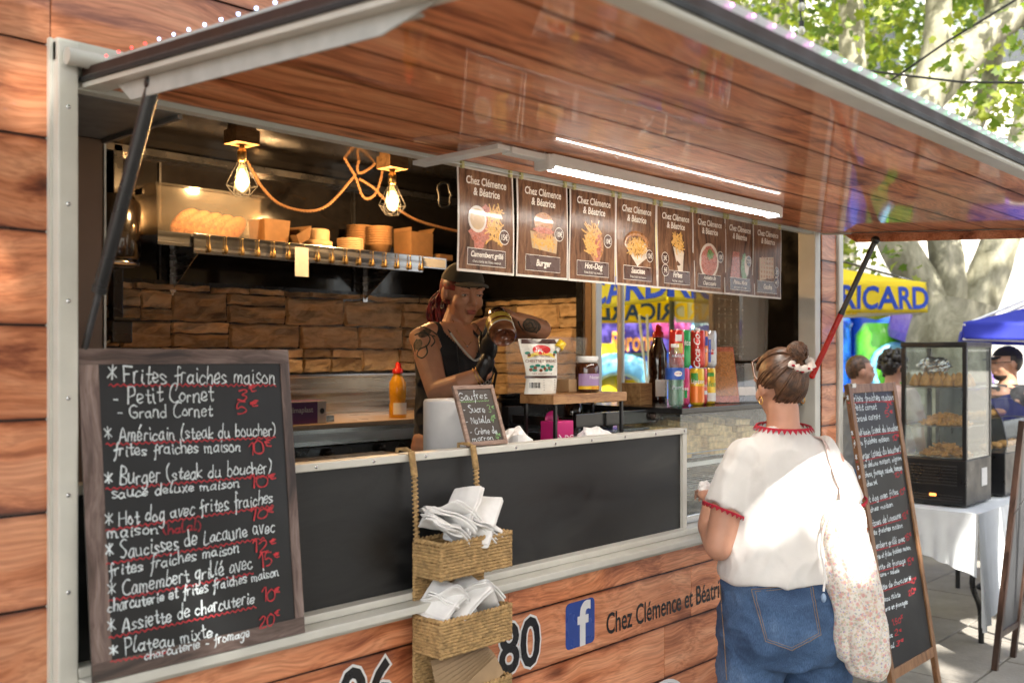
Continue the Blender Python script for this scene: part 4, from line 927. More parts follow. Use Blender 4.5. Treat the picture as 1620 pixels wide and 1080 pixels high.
bottle_squeeze((p.x, 1.72, 1.2865), 'yellow mustard bottle with a red nozzle cap on the back counter', MUST, RED, h=.215, r=.041)
# cling film carton
PURP = pbr('purple_print', (.11, .025, .13), .4, var=.05); WC = pbr('white_card', (.6, .56, .52), .5)
pa = atY(455, 690, 1.64); pb = atY(518, 690, 1.64)
t = thing('cling_film_box', 'purple and white cling film carton lying on the back counter', 'carton', (pa.x, 1.64, 1.2865), R(2))
lw = pb.x - pa.x + .12
obj('carton', MB().box(-.12, lw - .12, 0, .10, 0, .10, bev=.002), WC, parent=t); obj('purple_panel', MB().box(-.118, lw - .17, -.0012, .0002, .002, .098).box(-.118, lw - .122, .002, .098, .1002, .1014), PURP, parent=t)
obj('lettering', text_mb('Filmaplast', .034, .004, 'LEFT', M=TR(-.0, -.0022, .052) @ FACE), WINK, parent=t); obj('printed_disc', MB().lathe([(0, 0), (.013, 0)], 18, M=TR(lw - .145, -.0014, .055) @ FACE), BLKINK, parent=t)
obj('end_print', MB().box(lw - .1198, lw - .1190, .012, .088, .01, .09), WC, parent=t)
obj('film_end', MB().box(lw - .119, lw - .06, .02, .085, .002, .03), STEEL, parent=t)
one('steel_frying_unit', MB().box(1.95, 2.6, .75, 1.15, 1.14, 1.20, bev=.004), DARKSTEEL, 'dark steel fryer top edge behind the counter front', 'fryer')
# side counter under the end window
one('side_counter', MB().box(3.77, XE - .03, .62, 1.60, 1.235, 1.262, bev=.003).box(3.79, XE - .04, .64, 1.58, ZF, 1.234), STEEL, 'steel side counter below the window in the end wall', 'counter')
one('storage_tub', tbox(MB(), -.15, .15, -.12, .12, .42, .003, .02), CLR, 'tall cloudy plastic storage tub behind the seller', 'storage tub', loc=(3.93, 1.42, 1.264))
one('slotted_basket', tbox(MB(), -.06, .06, -.06, .06, .13, .003, .006), WHITE, 'white slotted plastic basket behind the seller', 'basket', loc=(atY(812, 640, .95).x, .98, 1.264)) if atY(812, 640, .95).x > 3.77 else None
# ------------------------------------------------------------------ on the front counter
FC = 1.2505
PIN = pbr('matte_paper_roll', (.74, .73, .71), .9, var=.03, bump=.0005, bscale=80)
t = thing('paper_towel_roll', 'big white paper towel roll behind the waffle sign', 'paper roll', (2.10, .19, FC))
obj('roll', MB().lathe([(.022, .0), (.098, .0), (.101, .004), (.1, .195), (.096, .202), (.024, .202), (.022, 0)], 40), PIN, parent=t)
obj('core', MB().lathe([(.020, 0), (.020, .2), (.0215, .2), (.0215, 0)], 20), KRAFT, parent=t)
def crumple(c, r, n, seed, mat, name, label, cat, group=None, flat=.5):
    mb = MB()
    def fn(u, v):
        a = u * 2 * math.pi; b = v * math.pi; d = Vector((math.sin(b) * math.cos(a), math.sin(b) * math.sin(a), -math.cos(b)))
        q = 1 + .55 * noise.noise(d * 1.7 + Vector((seed, 0, 0))) + .22 * abs(noise.noise(d * 5 + Vector((0, seed, 0))))
        return Vector((d.x * r[0] * q, d.y * r[1] * q, max(-r[2] * .9, d.z * r[2] * q)))
    mb.grid(fn, n, n // 2, smooth=False, wrapu=True)
    return one(name, mb, mat, label, cat, group, loc=c)
crumple((2.26, .10, FC + .05), (.07, .05, .05), 22, 3, PAPER, 'paper_napkin', 'crumpled white napkin on the counter right of the waffle sign', 'napkin')
crumple((2.63, .075, FC + .055), (.08, .045, .035), 24, 8, PAPER, 'cloth', 'folded pale cloth lying on the counter under the wooden stand', 'cloth')
# wooden stand
BAM = wood('bamboo_board', (0.26, 0.12, 0.045), (0.42, 0.22, 0.09), (0.55, 0.33, 0.15), rough=.4, gs=2.5, knots=False, rnd=.05)
t = thing('wooden_stand', 'small wooden shelf stand on black metal rods holding the pouch and the jar', 'stand', (2.467, .115, FC))
obj('board', MB().box(0, .40, 0, .15, .175, .207, bev=.003), BAM, parent=t)
for x_, y_ in ((.02, .01), (.38, .01), (.02, .14), (.38, .14)): obj('leg', MB().box(x_ - .005, x_ + .005, y_ - .005, y_ + .005, 0, .1745), BLK, parent=t)
TOP = FC + .2075
# pouch
POU = pbr('printed_pouch', (.66, .64, .58), .25, var=.04, bump=.0015, bscale=18)
DKB = pbr('dark_brown_print', (.05, .02, .015), .3, var=0); YEL = pbr('yellow_cap', (.75, .5, .02), .35); GRT = pbr('teal_leaf_print', (.01, .2, .14), .35, var=0); REDP = pbr('red_print', (.55, .03, .03), .3, var=0); YP = pbr('yellow_print', (.65, .5, .1), .3, var=0); CHB = pbr('chestnut_print', (.16, .05, .02), .3, var=0)
t = thing('spread_pouch', 'white chestnut spread pouch with a yellow cap standing on the wooden stand', 'pouch', (2.485, .19, TOP + .001), R(-22))
PWd, PHt = .148, .182
def pouch(u, v, off=0.0):
    wv = PWd * (.80 + .22 * v - .10 * math.sin(v * math.pi)); th = .026 * math.sin(math.pi * min(1, u)) ** .6 * (1 - v ** 2.2)
    return Vector(((u - .5) * wv + .006 * math.sin(v * 5), -th - .004 * math.sin(u * 11 + v * 6) * v - off, v * PHt))
obj('bag', MB().grid(lambda u, v: pouch(u, v), 16, 16).grid(lambda u, v: (lambda p: (p.x, -p.y * .9, p.z))(pouch(1 - u, v)), 16, 16), POU, parent=t)
def onp(mb):
    out = []
    for x, y, z in mb.v:
        v = min(1, max(0, y / PHt)); wv = PWd * (.80 + .22 * v - .10 * math.sin(v * math.pi)); u = min(1, max(0, (x - .006 * math.sin(v * 5)) / wv + .5)); p = pouch(u, v, .0008 + z); out.append((x, p.y, y))
    mb.v = out; return mb
def g2(x0, x1, y0, y1, z=0): return MB().grid(lambda u, v: (x0 + u * (x1 - x0), y0 + v * (y1 - y0), z), 12, 4)
obj('top_band', onp(g2(-.07, .07, .166, .181)), DKB, parent=t); obj('low_band', onp(g2(-.058, .058, .052, .060)), DKB, parent=t)
q = MB(); disc(q, .0, .146, .034, .0003, ry=.016); obj('red_oval', onp(q), REDP, parent=t)
obj('oval_lettering', onp(text_mb('Faugier', .016, .01, M=TR(0, .141, .0007), xs=.9)), WINK, parent=t)
q = MB(); q.grid(lambda u, v: (-.05 + .1 * u, .118 + .010 * math.sin(u * math.pi) + .012 * v, .0002), 12, 2); obj('yellow_scroll', onp(q), YP, parent=t)
q = text_mb('GLUTEN FREE', .010, .002, M=TR(0, .122, .0006)); text_mb('CHESTNUT SPREAD', .0135, .004, xs=.95, mb=q, M=TR(0, .104, .0006)); text_mb('NET WEIGHT 2.2 LB', .008, 0, mb=q, M=TR(0, .064, .0008)); obj('pouch_lettering', onp(q), CHB, parent=t)
q = MB(); [disc(q, x_, y_, .0085, .0003, ry=.005, a0=0) for x_, y_ in ((-.035, .09), (-.018, .094), (.0, .09), (.02, .094), (.036, .09), (-.028, .079), (.012, .079), (.03, .08), (-.05, .135), (.052, .137))]; obj('leaf_print', onp(q), GRT, parent=t)
q = MB(); [disc(q, x_, y_, .0055, .0007) for x_, y_ in ((-.026, .086), (.006, .084), (.024, .085), (-.008, .078), (-.045, .128), (.047, .13), (-.04, .08))]; obj('chestnut_print', onp(q), CHB, parent=t)
q = MB(); [q.add([(x_, .02, .0005), (x_ + .0012 + .0008 * (k % 3), .02, .0005), (x_ + .0012 + .0008 * (k % 3), .038, .0005), (x_, .038, .0005)], [(0, 1, 2, 3)]) for k, x_ in enumerate([-.045 + .0036 * j for j in range(10)])]; obj('barcode', onp(q), BLKINK, parent=t)
q = MB(); [q.add([(.0, .012 + .008 * k, .0005), (.05, .012 + .008 * k, .0005), (.05, .0145 + .008 * k, .0005), (.0, .0145 + .008 * k, .0005)], [(0, 1, 2, 3)]) for k in range(5)]; obj('small_print', onp(q), GREY, parent=t)
cp = obj('spout', MB().lathe([(.009, -.012), (.009, .004)], 14, M=TR(.066, -.003, .150, ry=R(38))), WHITE, parent=t)
obj('cap', MB().lathe([(0, .003), (.016, .003), (.0165, .006), (.0150, .028), (0, .029)], 20, M=TR(.066, -.003, .150, ry=R(38))), YEL, parent=cp)
# jar with white lid
BRN = pbr('chocolate_spread', (.06, .018, .008), .15, var=.15, coat=.8)
LILAC = pbr('lilac_label', (.33, .22, .42), .4, var=.05)
t = thing('spread_jar', 'chocolate spread jar with a white lid and lilac label on the wooden stand', 'jar', (2.735, .19, TOP + .001), R(-15))
obj('jar', MB().lathe([(0, 0), (.038, 0), (.042, .004), (.042, .085), (.038, .098), (.034, .102), (0, .102)], 32), BRN, parent=t)
obj('lid', MB().lathe([(.036, .1025), (.040, .104), (.040, .122), (.037, .125), (0, .125)], 32), WHITE, parent=t)
def cyl_patch(r, z0, z1, a0, a1): return MB().lathe([(r, z0), (r, z1)], 14, a0=R(a0), a1=R(a1))
obj('label', cyl_patch(.0426, .022, .064, 190, 350), LILAC, parent=t); obj('label_band', cyl_patch(.0426, .010, .0215, 190, 350), YEL, parent=t)
def bendc(r, ang0=-90):
    def f(x, y, z): a = R(ang0) + x / r; return (r * math.cos(a), r * math.sin(a), y)
    return f
obj('label_lettering', text_mb('Noisette', .017, .008, bend=lambda x, y, z: bendc(.0430, -75)(x, y + .046, z)), WINK, parent=t)
obj('band_lettering', text_mb('BIO EXTRA', .009, .006, bend=lambda x, y, z: bendc(.0430, -75)(x, y + .012, z)), REDP, parent=t)
one('paper_cup_stack', MB().box(-.022, .022, -.03, .03, 0, .045, bev=.003), KRAFT2, 'pale beige block between the pouch and the jar', 'block', loc=(2.675, .235, TOP + .001))
# pink napkin holder
PNK = pbr('magenta_plastic', (.50, .02, .16), .35, var=.05)
t = thing('pink_holder', 'magenta straw holder box under the wooden stand', 'holder', (2.49, .165, FC), R(-4))
obj('box', MB().box(-.0, .098, -.03, .03, 0, .118, bev=.004).lathe([(0, 0), (.032, 0), (.032, .004), (0, .004)], 20, M=TR(.05, .028, .118, rx=R(90))), PNK, parent=t)
obj('logo_print', text_mb('DG', .03, .008, M=TR(.075, -.0312, .05) @ FACE), WINK, parent=t); obj('arrow_print', text_mb('→', .04, .002, M=TR(.025, -.0312, .05) @ FACE), WINK, parent=t)
# cola bottle
COLA = pbr('dark_cola_bottle', (.018, .006, .004), .08, var=0, coat=1)
def pet(loc, label, h, r, body, cap, labmat=None, cat='bottle', ribs=False):
    t = thing('drink_bottle', label, cat, loc)
    pr = [(0, 0), (r * .7, 0), (r * .95, h * .03)]
    if ribs:
        for k in range(14): pr += [(r * (1.0 if k % 2 else .95), h * (.06 + .045 * k))]
    else: pr += [(r, h * .08), (r * .94, h * .3), (r, h * .45), (r, h * .62)]
    pr += [(r * .96, h * .70), (r * .55, h * .87), (r * .34, h * .92), (r * .34, h * .95)]
    obj('bottle', MB().lathe(pr, 24), body, parent=t); obj('cap', MB().lathe([(r * .42, h * .945), (r * .42, h), (0, h)], 16), cap, parent=t)
    if labmat: obj('label', MB().lathe([(r * 1.02, h * .44), (r * 1.02, h * .62)], 22), labmat, parent=t)
    return t
pet((2.79, .30, FC), 'dark cola bottle standing behind the legs of the wooden stand', .21, .034, COLA, RED)
# black hot plate with its side knob
t = thing('hot_plate', 'black electric hot plate with a round knob at the right of the counter', 'hot plate', (2.95, .18, FC))
obj('body', MB().box(-.30, .16, .0, .34, .012, .055, bev=.004), BLK, parent=t)
obj('front_bar', MB().box(-.31, .17, -.018, -.001, .085, .135, bev=.003), BLKGLOSS, parent=t)
obj('knob', MB().lathe([(0, .022), (.015, .022), (.019, .018), (.019, 0)], 24, M=TR(.145, -.0185, .110, rx=R(90))), pbr('bronze_knob', (.10, .075, .06), .3, .7), parent=t)
obj('glass_lid', MB().box(-.29, .15, .0, .33, .060, .068), glass('smoke_glass', (.7, .8, .9), .25), parent=t)
obj('griddle', MB().lathe([(0, .0), (.11, .0), (.11, .012), (0, .012)], 30, M=TR(-.05, .16, .0685)), DARKSTEEL, parent=t)
obj('rear_bar', MB().box(-.31, .17, .30, .335, .07, .15, bev=.003), BLK, parent=t)
for x_ in (-.30, .15): obj('side_bar', MB().box(x_, x_ + .015, 0.0, .29, .088, .12), BLK, parent=t)
t = thing('black_bin', 'black lined bin behind the hot plate', 'bin', (2.98, .62, 1.262)); t.location.z = ZF + .001
obj('liner', MB().grid(lambda u, v: ((.17 + .012 * noise.noise(Vector((u * 9, v * 7, 2)))) * math.cos(u * 6.2832), (.17 + .012 * noise.noise(Vector((u * 9, v * 7, 5)))) * math.sin(u * 6.2832), v * 1.03), 30, 16, wrapu=True).lathe([(.15, 1.0), (0, 1.0)], 20), pbr('bin_liner', (.012, .012, .013), .25, bump=.003, bscale=25), parent=t)
obj('rim', MB().lathe([(.17, 1.0), (.178, 1.01), (.17, 1.02)], 24), BLK, parent=t)
# ------------------------------------------------------------------ glass display case at the right of the counter
DG = glass('display_glass', (.94, .97, .97), .04, .02)
t = thing('waffle_display_case', 'glass display case of waffles below the drink cans', 'display case', (3.08, .03, .967))
def dp(n, mb, m, **k): return obj(n, mb, m, parent=t, **k)
DW, DD, DH = .93, .50, .405
dp('base', MB().box(0, DW, 0.0, DD, 0, .03, bev=.003), STEEL); dp('top', MB().box(-.01, DW, -.012, DD, DH, DH + .022, bev=.003), BLKGLOSS)
dp('front_glass', MB().box(.004, DW - .01, -.0, .004, .031, DH - .001), DG); dp('end_glass', MB().box(0, .004, .0, DD - .01, .031, DH - .001), DG); dp('back_panel', MB().box(.005, DW - .01, DD - .012, DD - .008, .031, DH - .001), DG)
for z_ in (.115, .235):
    wr = MB()
    for k in range(12): wr.tube([(.02, .03 + k * .038, z_), (DW - .02, .03 + k * .038, z_)], .0018, 5)
    for k in range(6): wr.tube([(.02 + k * .178, .03, z_ - .003), (.02 + k * .178, .45, z_ - .003)], .0022, 5)
    wr.tube([(.02, .028, z_ + .018), (DW - .02, .028, z_ + .018)], .002, 5)
    dp('wire_rack', wr, STEEL)
dp('price_rail', MB().box(.01, DW - .02, .012, .016, .205, .222), WHITE)
WAF = pbr('golden_waffle', (.80, .56, .24), .6, var=.3, nscale=50, bump=.001)
def waffle_mesh():
    m = MB()
    m.box(-.055, .055, -.085, .085, .0, .012, bev=.003)
    for i in range(6): m.box(-.055 + i * .0195, -.055 + i * .0195 + .006, -.085, .085, .0125, .024, bev=.0015)
    for j in range(9): m.box(-.055, .055, -.085 + j * .0202, -.085 + j * .0202 + .006, .0122, .0236)
    me = m.mesh('waffle'); me.materials.append(WAF); return me
wm = waffle_mesh(); wr_ = random.Random(4)
cnt = 0
for k in range(5):
    for j in range(5):
        cnt += 1; o = bpy.data.objects.new('waffle', wm); C.objects.link(o)
        o.location = (3.16 + k * .142, .155 + wr_.uniform(-.005, .01) + .02 * j, .967 + .238 + j * .0245); o.rotation_euler = (R(wr_.uniform(4, 9)), R(wr_.uniform(-3, 3)), R(90 + wr_.uniform(-8, 8)) if k % 2 else R(wr_.uniform(-8, 8)))
        tag(o, 'golden waffle, %s pile in the display case, %s' % (ordn_l[k] if False else ('first', 'second', 'third', 'fourth', 'fifth', 'sixth')[k], ('lowest', 'second from below', 'middle', 'fourth from below', 'topmost')[j]), 'waffle', 'waffles in the display case')
# ------------------------------------------------------------------ cans, bottles and boxes on the case
CT = .967 + DH + .0225
def can(loc, rz, base, words, label, acc=None, wcol=None, tint2=None, vert=False):
    t = thing('drink_can', label, 'drink can', loc, R(rz), 'stacked drink cans on the display case')
    r, h = .0285, .1445
    obj('body', MB().lathe([(0, .004), (.021, .0), (.024, .003), (r, .012), (r, h - .012), (.0255, h - .002)], 28), base, parent=t)
    obj('lid', MB().lathe([(.0255, h - .002), (.0262, h), (.0245, h + .0005), (.0235, h - .004), (0, h - .004)], 24), STEEL, parent=t)
    if acc:
        for (mt, z0, z1, a0, a1) in acc: obj('printed_band', cyl_patch(r + .0003, z0, z1, a0, a1), mt, parent=t)
    if words:
        for (w_, sz, ang, z, bold, sh) in words:
            if vert:
                f = lambda x, y, zz: bendc(r + .0007, ang)(-y, x + z, 0)
            else: f = lambda x, y, zz: bendc(r + .0007, ang)(x, y + z, 0)
            obj('can_lettering', text_mb(w_, sz, bold, shear=sh, bend=f), wcol or WINK, parent=t)
    return t
cm = lambda n, c: pbr(n, c, .22, .25, var=.03, coat=.5)
CR, CGn, CO, CB, CPK, CY, CSil, CPE = cm('red_can', (.55, .03, .02)), cm('green_can', (.02, .35, .10)), cm('orange_can', (.75, .2, .03)), cm('silver_can', (.55, .58, .62)), cm('pink_can', (.6, .05, .18)), cm('yellow_can', (.75, .5, .03)), cm('blue_can', (.02, .06, .4)), cm('perrier_green', (.03, .26, .09))
LF = pbr('leafy_print', (.06, .3, .05), .3)
cx0 = [3.182, 3.244, 3.306, 3.368, 3.430]; yo = [.115, .125, .10, .125, .125]
def cl(i, top): return (cx0[i], yo[i] + (0 if top else .004), CT + (.146 if top else 0))
can(cl(0, 0), -40, CPE, [('Perrier', .022, -75, .065, .01, .25)], 'green drink can leftmost in the bottom row of cans')
can(cl(1, 0), -40, CPK, [('rose', .02, -95, .06, .01, 0)], 'pink drink can second in the bottom row of cans', acc=[(CGn, .03, .06, 230, 290)])
can(cl(2, 0), -40, CY, [('Lipton', .024, -100, .085, .012, .1)], 'orange and yellow iced tea can in the middle of the bottom row', acc=[(CO, .012, .075, 200, 330), (LF, .09, .125, 200, 260)])
can(cl(3, 0), -40, CR, [('tropico', .02, -100, .07, .01, .2)], 'red drink can fourth in the bottom row of cans', acc=[(CB, .04, .055, 200, 330)])
can(cl(4, 0), -40, CY, [('Pulco', .030, -105, .07, .014, .2)], 'yellow lemonade can rightmost in the bottom row of cans', acc=[(WHITE, .012, .045, 200, 330), (LF, .11, .125, 220, 300)], wcol=LF)
can(cl(0, 1), -40, CR, [('AGRUM', .016, -90, .04, .01, 0)], 'red citrus drink can leftmost in the top row of cans', acc=[(YP, .055, .092, 235, 305), (WHITE, .10, .125, 245, 295)])
can(cl(1, 1), -40, CGn, [('Sprite', .030, -112, .085, .016, .15)], 'green lemonade can second in the top row of cans')
can(cl(2, 1), -40, CR, [('Coca-Cola', .036, -92, .072, .012, .35)], 'red cola can in the middle of the top row with white script', vert=True)
can(cl(3, 1), -40, CO, [('Fanta', .026, -110, .06, .014, 0)], 'orange drink can fourth in the top row of cans', acc=[(CSil, .085, .12, 220, 320)])
can(cl(4, 1), -40, CB, [('Red Bull', .014, -105, .06, .01, 0)], 'silver and blue drink can rightmost in the top row of cans', acc=[(CSil, .02, .11, 215, 262), (REDP, .05, .07, 262, 285)])
WAT = glass('clear_bottle', (.93, .97, 1), .10, .03); WLAB = pbr('blue_water_label', (.03, .10, .42), .4)
t = pet((3.125, .085, CT), 'clear water bottle with a blue label left of the stacked cans', .235, .036, WAT, WHITE, WLAB, 'water bottle', True)
q = MB(); disc(q, 0, 0, .016, 0, ry=.010); q.v = [bendc(.0372, -125)(x, y + .125, z) for x, y, z in q.v]; obj('label_oval', q, WHITE, parent=t)
obj('label_lettering', text_mb('CRISTALINE', .006, .004, bend=lambda x, y, z: bendc(.0376, -125)(x, y + .1235, z)), REDP, parent=t)
p = atY(1022, 645, .16)
one('wooden_block', MB().box(-.05, .03, -.04, .05, 0, .085, bev=.002), OAK, 'plain light wood block left of the water bottle', 'wood block', loc=(3.20, .30, CT))
bottle_squeeze((3.50, .42, CT), 'dark sauce bottle with a red nozzle behind the water bottle', COLA, RED, h=.27, r=.038)
# leaflets in clear stands
ac = glass('acrylic', (.95, .97, .97), .10, .02)
for i, (x_, y_, h_, rz) in enumerate(((3.56, .12, .235, -32), (3.66, .09, .165, -28))):
    t = thing('leaflet_holder', ('tall brown leaflet card leaning beside the cans', 'clear slanted acrylic leaflet stand beside the customer\'s hair')[i], 'leaflet holder', (x_, y_, CT), R(rz))
    obj('sheet', MB().box(-.055, .055, .002, .006, .004, h_, M=Matrix.Rotation(R(-14), 4, 'X')), MEAT if i == 0 else ac, parent=t)
    obj('foot', MB().box(-.056, .056, -.03, .07, 0, .003), ac, parent=t)
    obj('print', MB().box(-.05, .05, -.0005, .0015, .03, h_ - .02 - i * .08, M=Matrix.Rotation(R(-14), 4, 'X')), BUNP if i == 0 else PAPER, parent=t)
# clear tower box on a black tray and a grey dispenser
t = thing('clear_tower_box', 'tall clear plastic display tower on a black tray behind the cans', 'display tower', (3.84, .27, CT))
obj('tray', MB().box(-.13, .13, -.12, .12, .0, .15, bev=.02), BLK, parent=t); tb = tbox(MB(), -.12, .12, -.11, .11, .30, .003, .004); tb.v = [(x, y, z + .17) for x, y, z in tb.v]
obj('box', tb, glass('clear_plastic', (.9, .87, .82), .13, .06), parent=t)
g = MB()
for k in range(8): g.tube([(-.11, -.0, .2 + .034 * k), (.11, -.0, .2 + .034 * k)], .002, 5)
for k in range(5): g.tube([(-.10 + .05 * k, 0, .18), (-.1 + .05 * k, 0, .46)], .002, 5)
obj('wire_divider', g, STEEL, parent=t); obj('lid', MB().box(-.13, .13, -.12, .12, .471, .485, bev=.004), WC, parent=t)
one('grey_dispenser', MB().box(-.05, .05, -.05, .06, 0, .16, bev=.006).box(-.03, .03, -.054, -.0505, .03, .1), pbr('light_grey_plastic', (.35, .35, .34), .4), 'light grey napkin dispenser right of the leaflet stand', 'dispenser', loc=(3.79, .09, CT))
# side items behind the seller
one('slotted_basket', tbox(MB(), -.07, .07, -.06, .06, .12, .003, .006), WHITE, 'white plastic basket on the side counter behind the seller', 'basket', loc=(3.86, 1.28, 1.264))
one('bread_loaf', MB().ball((0, 0, .04), (.16, .06, .045), 18, 10), BREAD, 'long loaf of bread lying on the side counter', 'bread', loc=(3.93, .98, 1.263), rot=(0, 0, R(70)))
one('plastic_cup', MB().lathe([(0, 0), (.028, 0), (.038, .1), (.036, .1), (.026, .003), (0, .003)], 20), CLR, 'clear plastic cup standing beside the white basket', 'cup', loc=(3.84, 1.13, 1.264))
one('green_plant_pot', MB().lathe([(0, 0), (.035, 0), (.045, .09), (.04, .09), (0, .08)], 18), YP, 'small yellow pot on the side counter by the stone wall', 'pot', loc=(4.10, 1.25, 1.264))
one('red_jar', MB().lathe([(0, 0), (.03, 0), (.032, .06), (.026, .075), (.026, .09), (0, .09)], 18), RED, 'small red jar on the side counter by the stone wall', 'jar', loc=(4.02, 1.30, 1.264))
t = thing('coffee_machine', 'black coffee machine at the back right of the truck', 'coffee machine', (4.12, .42, 1.0))
obj('body', MB().box(-.12, .12, -.16, .16, .0, .36, bev=.015), BLK, parent=t); obj('front_plate', MB().box(-.125, -.1205, -.12, .12, .05, .3), STEEL, parent=t); obj('cabinet', MB().box(-.14, .14, -.2, .2, -.598, -.002), GREY, parent=t)

# ------------------------------------------------------------------ hanging seagrass basket
SG = pbr('woven_seagrass', (.42, .27, .115), .85, var=.35, nscale=70, bump=.0015, bscale=200)
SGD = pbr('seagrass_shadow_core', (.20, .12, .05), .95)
t = thing('hanging_basket', 'three tier woven seagrass basket hung over the counter front', 'hanging basket', (1.72, -.02, 1.31))
bx0, bx1, by0, by1 = 1.725, 1.985, -.146, -.045
def weave_wall(mb, a, b, z0, z1, pitch=.0085, amp=.0022, nrm=None, stake=.016):
    """rows of strands over and under upright stakes between plan points a and b"""
    a = Vector((*a, 0)); b = Vector((*b, 0)); d = b - a; L_ = d.length; e = d.normalized(); n = Vector((e.y, -e.x, 0)); rows = int((z1 - z0) / pitch); m = max(4, int(L_ / stake) * 2)
    for r_ in range(rows):
        ph = r_ % 2; z = z0 + (r_ + .5) * pitch; P = []
        for i in range(m + 1):
            s = math.cos(math.pi * (i + ph)) ; P.append(a + e * (L_ * i / m) + n * (s * amp) + Vector((0, 0, z + hr.uniform(-.0009, .0009))))
        mb.tube(P, [pitch * .56 * hr.uniform(.85, 1.15) for _ in P], 6)
def tier(z1, h_):
    m = MB(); z0 = z1 - h_
    for a, b in (((bx0, by0), (bx1, by0)), ((bx1, by0), (bx1, by1)), ((bx1, by1), (bx0, by1)), ((bx0, by1), (bx0, by0))): weave_wall(m, a, b, z0, z1)
    for a, b in (((bx0, by0, z1), (bx1, by0, z1)), ((bx1, by0, z1), (bx1, by1, z1)), ((bx0, by1, z1), (bx0, by0, z1)), ((bx0, by1, z1), (bx1, by1, z1))):
        A, B = Vector(a), Vector(b); L_ = (B - A).length; k = int(L_ / .004)
        for ph in (0, math.pi): m.tube([A.lerp(B, i / k) + Vector((0, math.sin(i * .9 + ph) * .0035, math.cos(i * .9 + ph) * .0035)) if abs((B - A).x) > .1 else A.lerp(B, i / k) + Vector((math.sin(i * .9 + ph) * .0035, 0, math.cos(i * .9 + ph) * .0035)) for i in range(k + 1)], .0042, 6)
    o = obj('woven_tier', m, SG, parent=t, world=True)
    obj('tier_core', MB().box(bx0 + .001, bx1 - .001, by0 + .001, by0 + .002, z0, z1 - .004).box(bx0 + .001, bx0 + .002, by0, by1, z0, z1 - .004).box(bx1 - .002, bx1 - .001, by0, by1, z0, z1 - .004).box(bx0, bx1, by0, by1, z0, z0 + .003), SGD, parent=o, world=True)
for z in (1.103, .905, .712): tier(z, .092)
m = MB(); weave_wall(m, (bx0, by1 + .006), (bx1, by1 + .006), .50, 1.10); obj('woven_back', m, SG, parent=t, world=True)
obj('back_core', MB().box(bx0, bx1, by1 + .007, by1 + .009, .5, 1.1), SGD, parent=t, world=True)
for xx in (bx0 + .012, bx1 - .02):
    P = [Vector((xx, by1 + .006, 1.09)), Vector((xx, -.03, 1.27)), Vector((xx, -.018, 1.332)), Vector((xx, .0, 1.337)), Vector((xx, .04, 1.335)), Vector((xx, .045, 1.25))]
    m = MB().tube(P, .006, 8, flat=.6); S = []
    for i in range(len(P) - 1): S += [P[i].lerp(P[i + 1], j / 24) for j in range(24)]
    sp_ = []
    for i in range(0, 48 * 6):
        f = i / (48 * 6) * 2; j = min(1, int(f)); q = P[j].lerp(P[j + 1], f - j); an = i * .7; sp_.append(q + Vector((math.cos(an) * .0085, math.sin(an) * .006, 0)))
    m.tube(sp_, .0022, 5); obj('strap', m, SG, parent=t, world=True)
def napk(c, sx, sy, sz, seed, rz, rx=0):
    """a folded paper napkin: soft creases, a curled edge, two plies"""
    rr_ = random.Random(int(seed * 10)); f = rr_.uniform(.35, .65); k1 = rr_.uniform(.12, .5); tw = rr_.uniform(-.35, .35)
    def fn(u, v, o=0.0):
        x = (u - .5) * sx; y = (v - .5) * sy
        z = -k1 * sx * .5 * abs(u - f) * 1.1 + tw * (u - .5) * (v - .5) * sy + .016 * noise.noise(Vector((u * 2 + seed, v * 2, seed))) + o * (1 + 1.2 * abs(v - .5))
        return Vector((x + o * .5, y, z + sz * .5))
    mb = MB().grid(fn, 10, 8, smooth=True).grid(lambda u, v: fn(u * .96 + .02, v * .97 + .015, .006), 10, 8, smooth=True)
    return modmesh(mb.mesh('n'), [('SOLIDIFY', dict(thickness=.006)), ('SUBSURF', dict(levels=1, render_levels=1))])
k = 0
NP = [((1.79, -.10, 1.100), .17, .11, .05, 15, 35), ((1.85, -.09, 1.115), .19, .11, .06, -12, 40), ((1.90, -.085, 1.125), .16, .13, .05, 20, -48), ((1.80, -.085, 1.13), .15, .10, .045, -30, 30), ((1.91, -.10, 1.112), .14, .11, .03, 5, 20), ((1.87, -.08, 1.15), .15, .10, .04, 24, -62), ((1.76, -.10, 1.108), .08, .11, .05, 60, 10),
      ((1.80, -.10, .905), .15, .11, .05, 12, 40), ((1.85, -.10, .918), .14, .11, .05, -10, -35), ((1.89, -.10, .915), .15, .11, .04, 25, 38), ((1.78, -.09, .922), .12, .1, .05, 5, -30), ((1.92, -.09, .92), .10, .10, .04, -15, 45), ((1.76, -.10, .908), .07, .09, .05, 60, 20)]
nl = ['flopping over the left rim', 'folded across the middle', 'rising steeply at the right', 'lying at the back left', 'flat at the right rim', 'highest, standing up', 'tucked in the left corner', 'leaning left', 'bent in the middle', 'leaning right', 'at the back left', 'at the right end', 'in the left corner']
for i, (c, sx, sy, sz, rz, ry) in enumerate(NP):
    one('paper_napkin', napk(c, sx, sy, sz, i * 3.3, 0), PAPER, 'white paper napkin in the %s basket tier, %s' % ('top' if i < 7 else 'middle', nl[i]), 'napkin', 'white napkins in the basket', loc=(c[0], c[1], c[2] + .012), rot=(R((-1) ** i * 18), R(ry), R(rz)))
